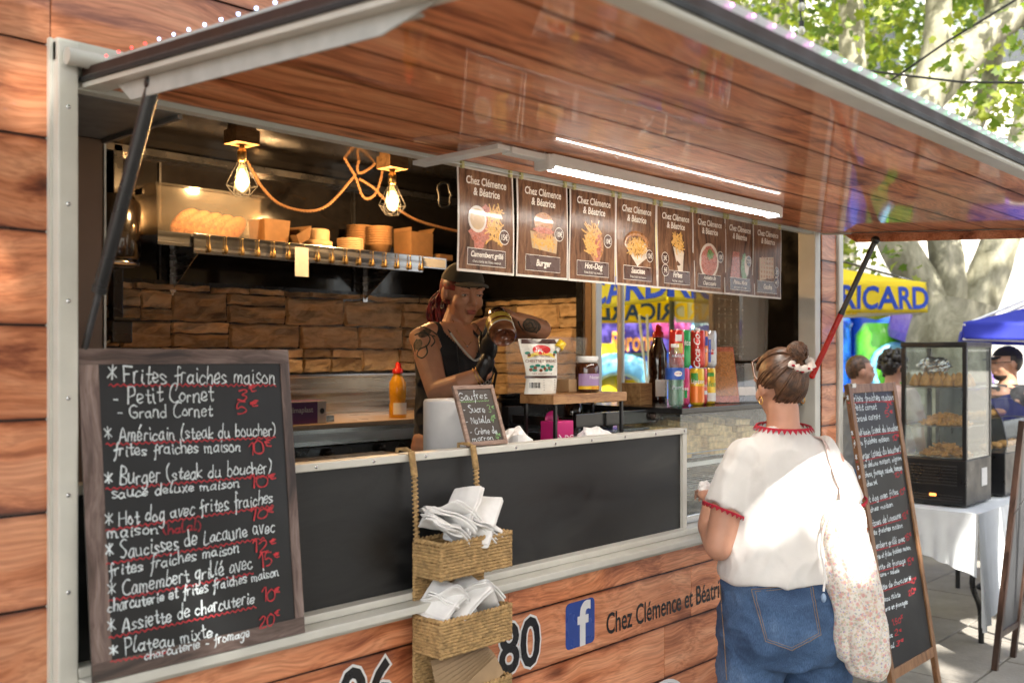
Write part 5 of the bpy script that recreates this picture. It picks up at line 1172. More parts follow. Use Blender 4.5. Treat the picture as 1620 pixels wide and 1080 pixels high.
for i in range(9):
    one('cutlery_sleeve', MB().box(-.105, .105, -.028, .028, -.0008, .0008, bev=.0003), KRAFT2, 'flat kraft cutlery sleeve in the lowest basket tier, %s from the front' % ('first', 'second', 'third', 'fourth', 'fifth', 'sixth', 'seventh', 'eighth', 'ninth')[i], 'cutlery sleeve', 'kraft cutlery sleeves in the basket',
        loc=(1.850 + .003 * i, -.135 + .0092 * i, .706 + .0065 * i), rot=(R(84 - 2 * i), R(-26 + 3.2 * i), R(-4 + i)))
# ------------------------------------------------------------------ people
from mathutils.bvhtree import BVHTree
def loft(mb, rings, n=24, p=2.3, M=None):
    """rings of (z, cx, cy, rx, ry), closed at both ends"""
    vs = []
    for (z, cx, cy, rx, ry) in rings:
        for k in range(n):
            a = 2 * math.pi * k / n; c, s_ = math.cos(a), math.sin(a)
            vs.append((cx + rx * math.copysign(abs(c) ** (2 / p), c), cy + ry * math.copysign(abs(s_) ** (2 / p), s_), z))
    m = len(rings); fs = [(i * n + k, i * n + (k + 1) % n, (i + 1) * n + (k + 1) % n, (i + 1) * n + k) for i in range(m - 1) for k in range(n)]
    fs += [tuple(range(n))[::-1], tuple(range((m - 1) * n, m * n))]
    return mb.add(vs, fs, True, M=M)
def limb(mb, pts, r, n=14, ends=True):
    mb.tube(pts, r, n)
    if ends:
        for p, q in ((pts[0], r[0]), (pts[-1], r[-1])): mb.ball(p, q * .98, 12, 8)
    return mb
def finger(mb, base, d, up, lens, curl, r):
    p = Vector(base); d = Vector(d).normalized(); up = Vector(up).normalized(); ax = d.cross(up).normalized(); P = [p.copy()]
    for i, l in enumerate(lens):
        d = Matrix.Rotation(-curl * (0.7 if i == 0 else 1), 3, ax) @ d; p = p + d * l; P.append(p.copy())
    mb.tube(P, [r, r * .95, r * .88, r * .72][:len(P)], 8); mb.ball(P[-1], r * .72, 8, 6); mb.ball(P[0], r, 8, 6)
    for q in P[1:-1]: mb.ball(q, r * .93, 8, 6)
def hand_shape(mb, wrist, d, up, side, s=1.0, curl=.55, spread=.12):
    """wrist point, direction of the fingers, back-of-hand normal, +1/-1 side on which the thumb leaves"""
    w = Vector(wrist); d = Vector(d).normalized(); up = Vector(up); up = (up - d * up.dot(d)).normalized(); x = d.cross(up).normalized() * side
    Mh = Matrix((x, d, up)).transposed().to_4x4(); Mh.translation = w
    mb.ball((0, .048 * s, 0), (.040 * s, .052 * s, .014 * s), 14, 10, M=Mh); mb.ball((0, .01 * s, 0), (.028 * s, .03 * s, .018 * s), 12, 8, M=Mh)
    for k, (ox, L_) in enumerate(((.029, (.040, .024, .018)), (.010, (.045, .028, .019)), (-.010, (.041, .026, .018)), (-.028, (.032, .019, .016)))):
        dd = (Mh.to_3x3() @ Vector((ox * 4 * spread, 1, 0))); finger(mb, Mh @ Vector((ox * s, .088 * s, 0)), dd, up, [l * s for l in L_], curl * (1 + .08 * k), .0088 * s)
    finger(mb, Mh @ Vector((.032 * s, .028 * s, -.004 * s)), Mh.to_3x3() @ Vector((.8, .75, -.3)), up, [.036 * s, .03 * s, .02 * s][:3], curl * .45, .0105 * s)
def head_shape(mb, M, s=1.0):
    def B(c, r): mb.ball(c, r, 16, 12, M=M @ Matrix.Scale(s, 4))
    B((0, -.012, .02), (.074, .092, .094)); B((0, .018, -.03), (.060, .070, .082)); B((0, .034, -.075), (.041, .044, .034)); B((0, .062, -.100), (.019, .018, .015))
    for q in (-1, 1):
        B((q * .034, .052, -.030), (.028, .028, .03)); B((q * .076, -.006, -.008), (.009, .019, .031)); B((q * .03, .078, .028), (.026, .012, .009)); B((q * .010, .096, -.030), (.009, .010, .008)); B((q * .031, .076, .004), (.0135, .010, .0085))
    MM = M @ Matrix.Scale(s, 4)
    mb.tube([(0, .084, .018), (0, .094, -.008), (0, .106, -.028)], [.008 * s, .009 * s, .011 * s], 8, M=MM); B((0, .104, -.03), (.010, .011, .009))
    B((0, .087, -.055), (.021, .010, .007)); B((0, .086, -.066), (.019, .010, .007))
def neck_shape(mb, a, b, r=.055): limb(mb, [a, Vector(a).lerp(Vector(b), .5), b], [r * 1.15, r, r])
EYEW = pbr('eye_white', (.5, .47, .44), .2, var=0); EYED = pbr('dark_iris', (.03, .015, .01), .1, var=0)
def eyes(root, M, s=1.0, lips=None, half=True, skin=None):
    M = M @ Matrix.Scale(s, 4)
    for q in (-1, 1):
        e = obj('eye', MB().ball((q * .031, .0815, .0025), (.0115, .0075, .0048), 12, 8, M=M), EYEW, parent=root)
        obj('iris', MB().ball((q * .031, .0870, .0015), (.0042, .003, .0038), 10, 6, M=M), EYED, parent=e)
        obj('eyelid', MB().grid(lambda u, v: (q * .031 + (u - .5) * .029, .0800 + .0095 * math.sin(math.pi * (.15 + .7 * u)) + .001, .0048 + .0045 * v + .0025 * math.sin(math.pi * u)), 10, 3, M=M), skin or LIP, parent=root)
        obj('lashes', MB().tube([(q * .031 + (u / 6 - .5) * .028, .0825 + .0085 * math.sin(math.pi * (.15 + .7 * u / 6)), .0042 + .0026 * math.sin(math.pi * u / 6)) for u in range(7)], .0011 * s, 5, M=M), EYED, parent=root)
        obj('eyebrow', MB().tube([(q * .014, .0895, .028), (q * .03, .0895, .034), (q * .048, .078, .027)], [.0022 * s, .0028 * s, .0015 * s], 6, M=M), EYED, parent=root)
    if lips: obj('lips', MB().ball((0, .094, -.0560), (.0205, .0048, .0042), 14, 8, M=M).ball((0, .0925, -.0650), (.0180, .0055, .0050), 14, 8, M=M), lips, parent=root)
def skin(name, c): return pbr(name, c, .48, var=.08, nscale=25, sub=.12, bump=.0004, bscale=180, rvar=.06)
SK1 = skin('tanned_skin', (.60, .31, .19)); SK2 = skin('light_skin', (.52, .27, .18)); SK3 = skin('olive_skin', (.45, .24, .15))
LIP = pbr('lips', (.42, .12, .10), .4)
def hair_mat(name, a, b):
    m, N, L, P = nt(name); tc = N.new('ShaderNodeTexCoord'); n1 = N.new('ShaderNodeTexNoise'); n1.inputs['Scale'].default_value = 55; n1.inputs['Detail'].default_value = 3
    L.new(tc.outputs['Object'], n1.inputs['Vector']); cr = ramp(N, [(.35, a), (.65, b)]); L.new(n1.outputs['Fac'], cr.inputs[0]); L.new(cr.outputs[0], P.inputs['Base Color'])
    P.inputs['Roughness'].default_value = .38; return m
HR1 = hair_mat('dark_red_hair', (.06, .008, .010), (.28, .022, .025)); HR2 = hair_mat('brown_hair', (.035, .014, .006), (.13, .06, .028)); HR3 = hair_mat('black_hair', (.008, .006, .005), (.03, .022, .016))
def bvh_of(o): 
    mw = world_of(o); me = o.data
    return BVHTree.FromPolygons([mw @ v.co for v in me.vertices], [tuple(p.vertices) for p in me.polygons])
def hit(bv, px, py, off=.002):
    d = ray(px, py).normalized(); p, n, i, dist = bv.ray_cast(CAM, d)
    if p is None: return None
    if n.dot(d) > 0: n = -n
    return p + n * off
def stroke_on(bv, pts, r, off=.001, k=6, flat=.45):
    P = smooth2([Vector(p) for p in pts], k); Q = [hit(bv, p.x, p.y, off) for p in P]; Q = [q for q in Q if q is not None]
    return MB().tube(Q, r, 6) if len(Q) > 2 else MB()
def denim():
    m, N, L, P = nt('blue_denim'); tc = N.new('ShaderNodeTexCoord')
    n1 = N.new('ShaderNodeTexNoise'); n1.inputs['Scale'].default_value = 7; n1.inputs['Detail'].default_value = 6; L.new(tc.outputs['Object'], n1.inputs['Vector'])
    mp = N.new('ShaderNodeMapping'); mp.inputs['Scale'].default_value = (500, 500, 90); L.new(tc.outputs['Object'], mp.inputs[0])
    n2 = N.new('ShaderNodeTexNoise'); n2.inputs['Scale'].default_value = 1; n2.inputs['Detail'].default_value = 2; L.new(mp.outputs[0], n2.inputs['Vector'])
    cr = ramp(N, [(.32, (.028, .060, .13)), (.55, (.060, .12, .235)), (.75, (.12, .20, .34))]); L.new(n1.outputs['Fac'], cr.inputs[0])
    c2 = ramp(N, [(.35, (.55, .6, .68)), (.7, (1.35, 1.3, 1.25))]); L.new(n2.outputs['Fac'], c2.inputs[0])
    mx = N.new('ShaderNodeMix'); mx.data_type = 'RGBA'; mx.blend_type = 'MULTIPLY'; mx.inputs['Factor'].default_value = .8; L.new(cr.outputs[0], mx.inputs[6]); L.new(c2.outputs[0], mx.inputs[7])
    L.new(mx.outputs[2], P.inputs['Base Color']); P.inputs['Roughness'].default_value = .85
    bp = N.new('ShaderNodeBump'); bp.inputs['Distance'].default_value = .0015; L.new(n2.outputs['Fac'], bp.inputs['Height']); L.new(bp.outputs[0], P.inputs['Normal']); return m
DENIM = denim()
def cloth(name, c, b=.004, sc=14): return pbr(name, c, .9, var=.05, nscale=10, bump=b, bscale=sc, sheen=.1)
def wrinkle(me, amp, sc, seed, zmin=-9, zmax=9, st=(1, 1, 1)):
    me.update(); NN = [v.normal.copy() for v in me.vertices]; CO = []
    for v, nn in zip(me.vertices, NN):
        c = v.co.copy()
        if zmin < c.z < zmax:
            q = Vector((c.x * sc * st[0] + seed, c.y * sc * st[1], c.z * sc * st[2]))
            a = noise.noise(q); c += nn * (amp * (1.5 * max(0, 1 - 2.2 * abs(a)) ** 2 - .5) + amp * .5 * noise.noise(q * 2.3))
        CO += c[:]
    me.vertices.foreach_set('co', CO); me.update()
    return me

# ---------------- the customer, seen from behind at the counter
cr_ = atD(1238, 900, 3.2); CUL = Vector((cr_.x, cr_.y, 0)); CRZ = R(-36)
cust = thing('person', 'customer in white red-trimmed t-shirt and blue jeans standing at the counter', 'person', CUL, CRZ)
b = MB()
loft(b, [(.68, -.0, 0, .16, .12), (.75, 0, -.02, .190, .150), (.86, 0, -.01, .175, .135), (.95, 0, 0, .165, .125), (1.1, 0, 0, .168, .118), (1.22, 0, 0, .165, .105), (1.30, 0, -.005, .12, .075), (1.35, 0, -.005, .07, .055)])
HM = Matrix.Translation((0.0, .02, 1.49)) @ Matrix.Rotation(R(8), 4, 'Z') @ Matrix.Rotation(R(-8), 4, 'X')
neck_shape(b, (0, -.01, 1.31), (0, .0, 1.42), .052); head_shape(b, HM, .95)
limb(b, [(-.138, 0, 1.245), (-.19, -.015, 1.12), (-.225, -.02, .985)], [.058, .054, .046]); limb(b, [(-.225, -.02, .985), (-.205, .10, 1.03), (-.150, .23, 1.09)], [.047, .043, .027])
limb(b, [(.145, 0, 1.245), (.205, 0, 1.12), (.245, .0, .99)], [.062, .056, .046]); limb(b, [(.245, .0, .99), (.20, .12, 1.01), (.12, .24, 1.08)], [.046, .042, .027])
hand_shape(b, (-.150, .23, 1.09), (.2, 1, .25), (0, -.2, 1), 1, 1, .5); hand_shape(b, (.12, .24, 1.08), (-.5, 1, .25), (0, -.2, 1), -1, 1, .5)
for q in (-1, 1): limb(b, [(q * .10, -.005, .70), (q * .11, .005, .42), (q * .115, -.01, .10)], [.095, .06, .042])
body = obj('body', blend_mesh(b, .0065, 8, .5), SK2, parent=cust)
s = MB()
loft(s, [(.880, 0, -.01, .212, .172), (.90, 0, -.008, .213, .172), (.96, 0, -.003, .202, .160), (1.05, 0, 0, .186, .143), (1.16, 0, 0, .184, .134), (1.23, 0, 0, .176, .12), (1.285, 0, -.003, .150, .097), (1.325, 0, -.006, .103, .078), (1.350, 0, -.006, .078, .066)])
limb(s, [(-.115, 0, 1.250), (-.165, -.008, 1.19), (-.205, -.016, 1.103)], [.070, .071, .070], ends=False); limb(s, [(.125, 0, 1.250), (.178, 0, 1.19), (.218, 0, 1.103)], [.070, .072, .071], ends=False)
s.ball((-.122, 0, 1.247), .076, 14, 10); s.ball((.130, 0, 1.247), .076, 14, 10)
WSH = cloth('white_cotton', (.66, .645, .62), .0012, 45)
me = blend_mesh(s, .007, 6, .5); wrinkle(me, .0075, 6, 3, .0, 9, (1, 1, .7)); wrinkle(me, .0035, 15, 5, .0, 9, (1, 1, .5)); shirt = obj('t_shirt', me, WSH, parent=cust)
RTR = pbr('red_crochet_trim', (.38, .01, .03), .9)
def zig(center, rx, ry, tilt, n, h_, down, r=.0032):
    m = MB(); c = Vector(center); Rm = tilt.to_3x3()
    P = [c + Rm @ Vector((rx * math.cos(2 * math.pi * k / 40), ry * math.sin(2 * math.pi * k / 40), 0)) for k in range(40)]
    m.tube(P, r, 6, closed=True)
    for k in range(n):
        a0, a1, a2 = [2 * math.pi * (k + f) / n for f in (0, .5, 1)]
        A, B_, C_ = [c + Rm @ Vector((rx * 1.01 * math.cos(a), ry * 1.01 * math.sin(a), 0)) for a in (a0, a1, a2)]
        T_ = c + Rm @ Vector((rx * (1 + down[0]) * math.cos(a1), ry * (1 + down[0]) * math.sin(a1), -h_))
        m.add([A, C_, T_, A + (B_ - c).normalized() * .0015, C_ + (B_ - c).normalized() * .0015, T_ + (B_ - c).normalized() * .0015], [(3, 4, 5), (2, 1, 0)])
    return m
obj('collar_trim', zig((0, -.008, 1.3600), .087, .076, Matrix.Rotation(R(6), 4, 'X'), 34, .014, (.16, 0)), RTR, parent=cust)
for q, e in ((-1, (-.2065, -.0165, 1.099)), (1, (.2195, 0, 1.099))):
    obj('cuff_trim', zig(e, .0705, .0705, Matrix.Rotation(R(q * -22), 4, 'Y') , 26, .012, (-.01, 0)), RTR, parent=cust)
j = MB()
loft(j, [(.62, 0, -.01, .205, .150), (.70, 0, -.022, .213, .168), (.78, 0, -.028, .212, .172), (.84, 0, -.020, .203, .163), (.89, 0, -.010, .190, .152), (.925, 0, -.006, .176, .140)])
for q in (-1, 1): limb(j, [(q * .105, -.018, .70), (q * .115, -.012, .55), (q * .118, .0, .36), (q * .12, -.01, .12)], [.118, .105, .086, .082])
me = blend_mesh(j, .008, 9, .5); wrinkle(me, .007, 6, 9, .1, .89, (1, 1, 1.6)); wrinkle(me, .0025, 18, 2, .1, .89, (1, 1, 1.8)); jeans = obj('jeans', me, DENIM, parent=cust)
bj = bvh_of(jeans); STI = pbr('tan_stitching', (.30, .20, .10), .8)
pk = [(1190, 932), (1284, 924), (1291, 965), (1298, 1003), (1252, 1027), (1211, 1013), (1200, 970)]
pkp = pk + [pk[0]]
def dense(P, n=8): return [Vector(P[i]).lerp(Vector(P[i + 1]), k / n) for i in range(len(P) - 1) for k in range(n)] + [Vector(P[-1])]
def proj_tube(bv, P, r, off): 
    Q = [hit(bv, p.x, p.y, off) for p in dense(P)]; Q = [q for q in Q if q is not None]; return MB().tube(Q, r, 5)
# pocket: a thin patch of its own on the seat of the jeans
cxp = sum(p[0] for p in pk) / len(pk); cyp = sum(p[1] for p in pk) / len(pk); gp = MB(); rings = []
for f in (0, .25, .5, .75, 1.0): rings.append([hit(bj, cxp + (p.x - cxp) * f, cyp + (p.y - cyp) * f, .0035) for p in dense(pkp, 4)[:-1]])
if all(q is not None for r_ in rings for q in r_):
    n = len(rings[0]); vs = [q for r_ in rings for q in r_]; gp.add(vs, [(i * n + k, i * n + (k + 1) % n, (i + 1) * n + (k + 1) % n, (i + 1) * n + k) for i in range(4) for k in range(n)], True)
    pocket = obj('back_pocket', gp, DENIM, parent=cust, world=True)
    obj('stitching', proj_tube(bj, pkp, .0011, .0045), STI, parent=pocket, world=True); obj('stitching', proj_tube(bj, [(cxp + (x - cxp) * .92, cyp + (y - cyp) * .92) for x, y in pkp], .0008, .0045), STI, parent=pocket, world=True)
obj('waistband_seam', proj_tube(bj, [(1138, 912), (1180, 905), (1240, 903), (1300, 908)], .0014, .001), STI, parent=cust, world=True)
obj('side_seam', proj_tube(bj, [(1140, 925), (1142, 960), (1146, 1010), (1150, 1075)], .0015, .001), STI, parent=cust, world=True)
for q in (-1, 1): obj('shoe', MB().ball((q * .12, .03, .045), (.05, .13, .045), 16, 10).box(q * .12 - .045, q * .12 + .045, -.09, .15, .0, .02, bev=.008), WHITE, parent=cust)
# hair combed up into a bun
def hair_strands(M, bun, n, hair, r=.0036, s=1.0, low=-.075, ymax=9, rx=.079, ry=.096, rz_=.099, c=(0, -.012, .02)):
    m = MB(); rr_ = random.Random(8); bunv = Vector(bun); cc = Vector(c)
    bd = Vector(((bunv.x - cc.x) / rx, (bunv.y - cc.y) / ry, (bunv.z - cc.z) / rz_)).normalized()
    for k in range(n):
        a = 2 * math.pi * k / n + rr_.uniform(-.02, .02)
        st = Vector((math.cos(a), math.sin(a), 0))
        if st.y > ymax: continue
        zz = -.78 if st.y < -.3 else (-.28 if st.y < .45 else .45); zz += rr_.uniform(-.1, .08)
        q = math.sqrt(max(0, 1 - zz * zz)); st = Vector((st.x * q, st.y * q, zz)); P = []; lift = rr_.uniform(.995, 1.03)
        for i in range(11):
            t = i / 10; d = st.slerp(bd, t) if st.angle(bd) > .01 else bd; l = lift * (1 + .02 * math.sin(t * 9 + k))
            P.append(cc + Vector((d.x * rx * l, d.y * ry * l, d.z * rz_ * l)))
        m.tube(P, [r * (1.6 if 0 < i < 10 else .6) for i in range(11)], 5)
    return MB().add([M @ Vector(v) for v in m.v], m.f, True)
cap = MB().ball((0, -.014, .020), (.0755, .0905, .0945), 24, 16); cap.v = [v for v in cap.v]
def trimcap(mb, M, rule):
    keep = [f for f in mb.f if all(rule(Vector(mb.v[i])) for i in f)]; return MB().add([M @ Vector(v) for v in mb.v], keep, True)
cap = trimcap(cap, HM, lambda v: v.z > (-.065 if v.y < -.035 else (-.0 if v.y < .02 else .06)))
hair = obj('hair', cap, HR2, parent=cust)
obj('hair_strand_layer', hair_strands(HM, (.015, -.080, .070), 300, HR2, r=.0026, rx=.076, ry=.092, rz_=.095), HR2, parent=hair)['kind'] = 'stuff'
bn = MB(); bc = HM @ Vector((.022, -.078, .096))
for k in range(70):
    a0 = k * .61; rr_ = random.Random(k); P = []
    ax = Vector((rr_.uniform(-1, 1), rr_.uniform(-1, 1), rr_.uniform(-.6, .6))).normalized(); u = ax.orthogonal().normalized(); v = ax.cross(u)
    for i in range(9): t = a0 + i * .42; P.append(bc + (u * math.cos(t) + v * math.sin(t)) * rr_.uniform(.026, .031) * 1.0 + ax * .014)
    bn.tube(P, .0032, 5)
bn.ball(bc, .027, 14, 10); obj('hair_bun', bn, HR2, parent=cust)
sc = MB(); cs = HM @ Vector((.02, -.090, .062))
SCR = pbr('scrunchie_cloth', (.72, .66, .60), .85, var=.15, nscale=40)
sc.grid(lambda u, v: cs + (Matrix.Rotation(R(35), 3, 'X') @ Vector(((.036 + (.012 + .006 * math.sin(u * 70)) * math.cos(v * 6.283)) * math.cos(u * 6.283), (.036 + .012 * math.cos(v * 6.283)) * math.sin(u * 6.283), (.011 + .004 * math.sin(u * 60)) * math.sin(v * 6.283)))), 60, 8)
scr = obj('scrunchie', sc, SCR, parent=cust)
q = MB(); [q.ball(cs + Matrix.Rotation(R(35), 3, 'X') @ Vector((.044 * math.cos(a), .044 * math.sin(a), .007 * math.cos(a * 5))), (.006, .006, .004), 8, 5) for a in [R(k) for k in range(195, 345, 22)]]; obj('red_print', q, RTR, parent=scr)
SGL = pbr('tortoise_frame', (.10, .04, .02), .2, coat=.5)
HMs = HM @ Matrix.Scale(.94, 4)
obj('sunglasses_on_head', MB().tube([HMs @ Vector(p) for p in ((-.081, -.02, .0), (-.083, .02, .03), (-.070, .050, .085), (-.03, .062, .104), (.03, .062, .104), (.07, .050, .085), (.083, .02, .03), (.081, -.02, .0))], .0042, 8), SGL, parent=cust)
GOLD = pbr('gold', (.7, .45, .15), .25, 1.0)
for q in (-1, 1): obj('earring', MB().tube([HMs @ Vector((q * .084, -.006 + .011 * math.cos(a), -.052 + .013 * math.sin(a))) for a in [k * .5236 for k in range(12)]], .0022, 6, closed=True), GOLD, parent=cust)
# cup in her left hand
crumple((Matrix.Translation(CUL) @ Matrix.Rotation(CRZ, 4, 'Z')) @ Vector((-.135, .325, 1.115)), (.028, .02, .03), 18, 5, PAPER, 'paper_napkin', 'small crumpled napkin held in the customer\'s left hand', 'napkin')
# tote bag
def floral():
    m, N, L, P = nt('floral_cotton'); tc = N.new('ShaderNodeTexCoord'); out = None
    base = (.70, .66, .60); prev = None
    for k, (sc_, c, th) in enumerate(((48, (.62, .24, .22), .24), (80, (.66, .42, .38), .30), (95, (.28, .28, .52), .18), (110, (.60, .52, .26), .22), (85, (.36, .42, .32), .2))):
        mp = N.new('ShaderNodeMapping'); mp.inputs['Location'].default_value = (k * 3.7, k * 1.9, k); L.new(tc.outputs['Object'], mp.inputs[0])
        wz = N.new('ShaderNodeTexNoise'); wz.inputs['Scale'].default_value = 60; L.new(mp.outputs[0], wz.inputs[0])
        ws = N.new('ShaderNodeVectorMath'); ws.operation = 'SCALE'; ws.inputs['Scale'].default_value = .012; L.new(wz.outputs['Color'], ws.inputs[0]); aa = N.new('ShaderNodeVectorMath'); L.new(mp.outputs[0], aa.inputs[0]); L.new(ws.outputs[0], aa.inputs[1])
        vo = N.new('ShaderNodeTexVoronoi'); vo.inputs['Scale'].default_value = sc_; L.new(aa.outputs[0], vo.inputs['Vector'])
        mr = N.new('ShaderNodeMapRange'); mr.inputs['From Min'].default_value = th; mr.inputs['From Max'].default_value = th + .14; mr.inputs['To Min'].default_value = .7; mr.inputs['To Max'].default_value = 0; L.new(vo.outputs['Distance'], mr.inputs['Value'])
        mx = N.new('ShaderNodeMix'); mx.data_type = 'RGBA'; L.new(mr.outputs[0], mx.inputs['Factor'])
        if prev is None: mx.inputs[6].default_value = (*base, 1)
        else: L.new(prev, mx.inputs[6])
        mx.inputs[7].default_value = (*c, 1); prev = mx.outputs[2]
    L.new(prev, P.inputs['Base Color']); P.inputs['Roughness'].default_value = .9; return m
FLO = floral()
bg_ = thing('tote_bag', 'cream floral cotton tote bag hanging from the customer\'s right shoulder', 'bag', CUL, CRZ)
m = MB()
TX = lambda px, py, dep=3.06: (Matrix.Translation(CUL) @ Matrix.Rotation(CRZ, 4, 'Z')).inverted() @ atD(px, py, dep)
tops = [(792, 1318, 1358), (815, 1302, 1372), (850, 1298, 1376), (900, 1302, 1386), (950, 1306, 1396), (1000, 1312, 1404), (1035, 1322, 1406), (1060, 1340, 1405), (1075, 1362, 1402)]
vs = []; n = 20
for i, (py, a, b_) in enumerate(tops):
    A, B_ = TX(a, py), TX(b_, py); c = (A + B_) / 2; h_ = (B_ - A) / 2; th = (.025, .04, .055, .065, .07, .07, .06, .045, .02)[i]; nv = Vector((-h_.y, h_.x, 0)).normalized()
    for k in range(n): an = 2 * math.pi * k / n; vs.append(c + h_ * math.cos(an) + nv * th * math.sin(an))
m.add(vs, [(i * n + k, i * n + (k + 1) % n, (i + 1) * n + (k + 1) % n, (i + 1) * n + k) for i in range(len(tops) - 1) for k in range(n)] + [tuple(range((len(tops) - 1) * n, len(tops) * n)), tuple(range(n))[::-1]], True)
me = modmesh(m.mesh('b'), [('SUBSURF', dict(levels=3, render_levels=3))]); wrinkle(me, .009, 13, 4, st=(1.3, 1.3, .6)); me.polygons.foreach_set('use_smooth', [True] * len(me.polygons))
obj('bag_body', me, FLO, parent=bg_)
bs = bvh_of(shirt)
LPK = pbr('pale_pink_strap', (.66, .52, .48), .8)
Q = [hit(bs, x, y, .004) for x, y in ((1296, 684), (1304, 700), (1312, 725), (1320, 750), (1328, 775))]; Q = [q for q in Q if q is not None]
if Q:
    Wm = (Matrix.Translation(CUL) @ Matrix.Rotation(CRZ, 4, 'Z')); end = Wm @ ((TX(1318, 800) + TX(1350, 800)) / 2)
    top_ = Q[0] + Vector((.02, .06, .004)); P = smooth2([top_ + Vector((.04, .06, -.05)), top_] + Q + [end], 4)
    obj('strap', MB().tube(P, .017, 8, flat=.2, up=(-.73, -.68, .2)), LPK, parent=bg_, world=True)
obj('drawstring', MB().tube(smooth2([TX(1322, 795), TX(1305, 830, 3.03), TX(1299, 870, 3.02), TX(1305, 905, 3.01), TX(1303, 935, 3.0)], 5), .0035, 6), PAPER, parent=bg_)
obj('blue_tassel', MB().ball(TX(1303, 945, 3.0), (.008, .008, .014), 10, 8), pbr('pale_blue', (.3, .42, .6), .8), parent=bg_)

# ---------------- the seller
sr = atD(716, 700, 3.90); SRL = Vector((sr.x, sr.y, ZF)); SRZ = R(173)
SM = Matrix.Translation(SRL) @ Matrix.Rotation(SRZ, 4, 'Z'); SI = SM.inverted()
def L_(px, py, dep): return SI @ atD(px, py, dep)
sel = thing('person', 'seller in a dark cap and black tank top opening a jar behind the counter', 'person', SRL, SRZ)
b = MB()
shR, shL = L_(670, 534, 3.82), L_(772, 522, 4.02)
loft(b, [(.80, 0, 0, .165, .115), (.95, 0, 0, .14, .10), (1.05, 0, .005, .138, .105), (1.15, 0, .01, .148, .115), (1.22, 0, .0, .15, .10), (1.28, 0, -.005, .12, .07), (1.315, 0, -.005, .07, .05)])
b.ball((-.062, .085, 1.135), (.062, .05, .058), 14, 10); b.ball((.062, .085, 1.135), (.062, .05, .058), 14, 10)
hc = L_(732, 462, 3.90)
SH = Matrix.Translation(hc) @ Matrix.Rotation(R(-12), 4, 'Z') @ Matrix.Rotation(R(-13), 4, 'X')
neck_shape(b, (0, -.015, 1.27), hc + Vector((0, -.02, -.07)), .05); head_shape(b, SH, 1.02)
limb(b, [(0.10, 0, 1.262), shR, shR.lerp(L_(690, 618, 3.66), .5), L_(692, 620, 3.66)], [.055, .058, .050, .042])
limb(b, [L_(692, 620, 3.66), L_(730, 607, 3.6), L_(768, 590, 3.6)], [.043, .040, .027])
limb(b, [(-.10, 0, 1.262), shL, shL.lerp(L_(858, 520, 3.86), .5), L_(856, 521, 3.84)], [.055, .056, .050, .040])
limb(b, [L_(856, 521, 3.84), L_(838, 514, 3.78), L_(818, 504, 3.70)], [.041, .038, .026])
hand_shape(b, L_(820, 503, 3.71), L_(788, 485, 3.60) - L_(820, 503, 3.71), L_(790, 440, 3.5) - L_(790, 490, 3.6), 1, .86, 1.15)
for q in (-1, 1): limb(b, [(q * .09, 0, .84), (q * .10, 0, .46), (q * .10, 0, .1)], [.09, .06, .045])
sbody = obj('body', blend_mesh(b, .0042, 4, .5), SK1, parent=sel); eyes(sel, SH, 1.02, LIP, skin=SK1)
# glove: its own continuous mesh with five fingers round the jar
g = MB(); limb(g, [L_(762, 592, 3.6), L_(770, 572, 3.59)], [.031, .030]); hand_shape(g, L_(770, 572, 3.59), L_(776, 530, 3.57) - L_(770, 572, 3.59), L_(700, 540, 3.4) - L_(770, 540, 3.57), -1, 1.05, .42)
obj('black_glove', blend_mesh(g, .0035, 3, .5), pbr('black_nitrile', (.015, .015, .017), .35, bump=.002, bscale=60), parent=sel)
tk = MB()
loft(tk, [(.78, 0, 0, .178, .128), (.95, 0, 0, .153, .113), (1.05, 0, .005, .150, .116), (1.15, 0, .010, .158, .124), (1.22, 0, .0, .160, .110), (1.285, 0, -.005, .130, .080), (1.316, 0, -.005, .10, .062)])
tk.ball((-.062, .087, 1.135), (.069, .056, .064), 14, 10); tk.ball((.062, .087, 1.135), (.069, .056, .064), 14, 10)
BLC = cloth('black_jersey', (.014, .014, .016), .004, 16)
me = blend_mesh(tk, .005, 6, .5); wrinkle(me, .005, 12, 7, .8, 1.1)
def keep_tank(c):
    ax_ = abs(c.x)
    if c.y > 0: return (c.z < 1.168 + .105 * (ax_ / .086) ** 1.3 if ax_ < .086 else True) and (ax_ < .112 or c.z < 1.175 + max(0, (.150 - ax_)) * 1.2)
    return c.z < 1.20 or (.075 < ax_ < .112)
fs_ = [tuple(p.vertices) for p in me.polygons if keep_tank(p.center)]; q_ = MB(); q_.add([v.co[:] for v in me.vertices], fs_, True); me = q_.mesh('tank'); tank = obj('tank_top', me, BLC, parent=sel)
PIP = pbr('cream_piping', (.66, .63, .56), .7)
obj('neckline_piping', MB().tube(smooth2([Vector(p) for p in ((.084, .100, 1.272), (.070, .125, 1.235), (.045, .142, 1.200), (.02, .146, 1.176), (0, .144, 1.168), (-.02, .146, 1.176), (-.045, .142, 1.200), (-.070, .125, 1.235), (-.084, .100, 1.272))], 4), .0045, 6), PIP, parent=sel)
ap = MB()
loft(ap, [(.45, 0, .03, .17, .15), (.80, 0, .02, .178, .125), (.95, 0, .03, .14, .105), (1.06, 0, .04, .12, .098)]); apron = obj('apron', blend_mesh(ap, .008, 4, .5), BLC, parent=sel)
for q in (-1, 1): obj('apron_strap', MB().tube([(q * .10, .13, 1.06), (q * .09, .16, 1.12), (q * .06, .10, 1.25), (q * .055, .0, 1.32)], .006, 6, flat=.4), BLC, parent=sel)
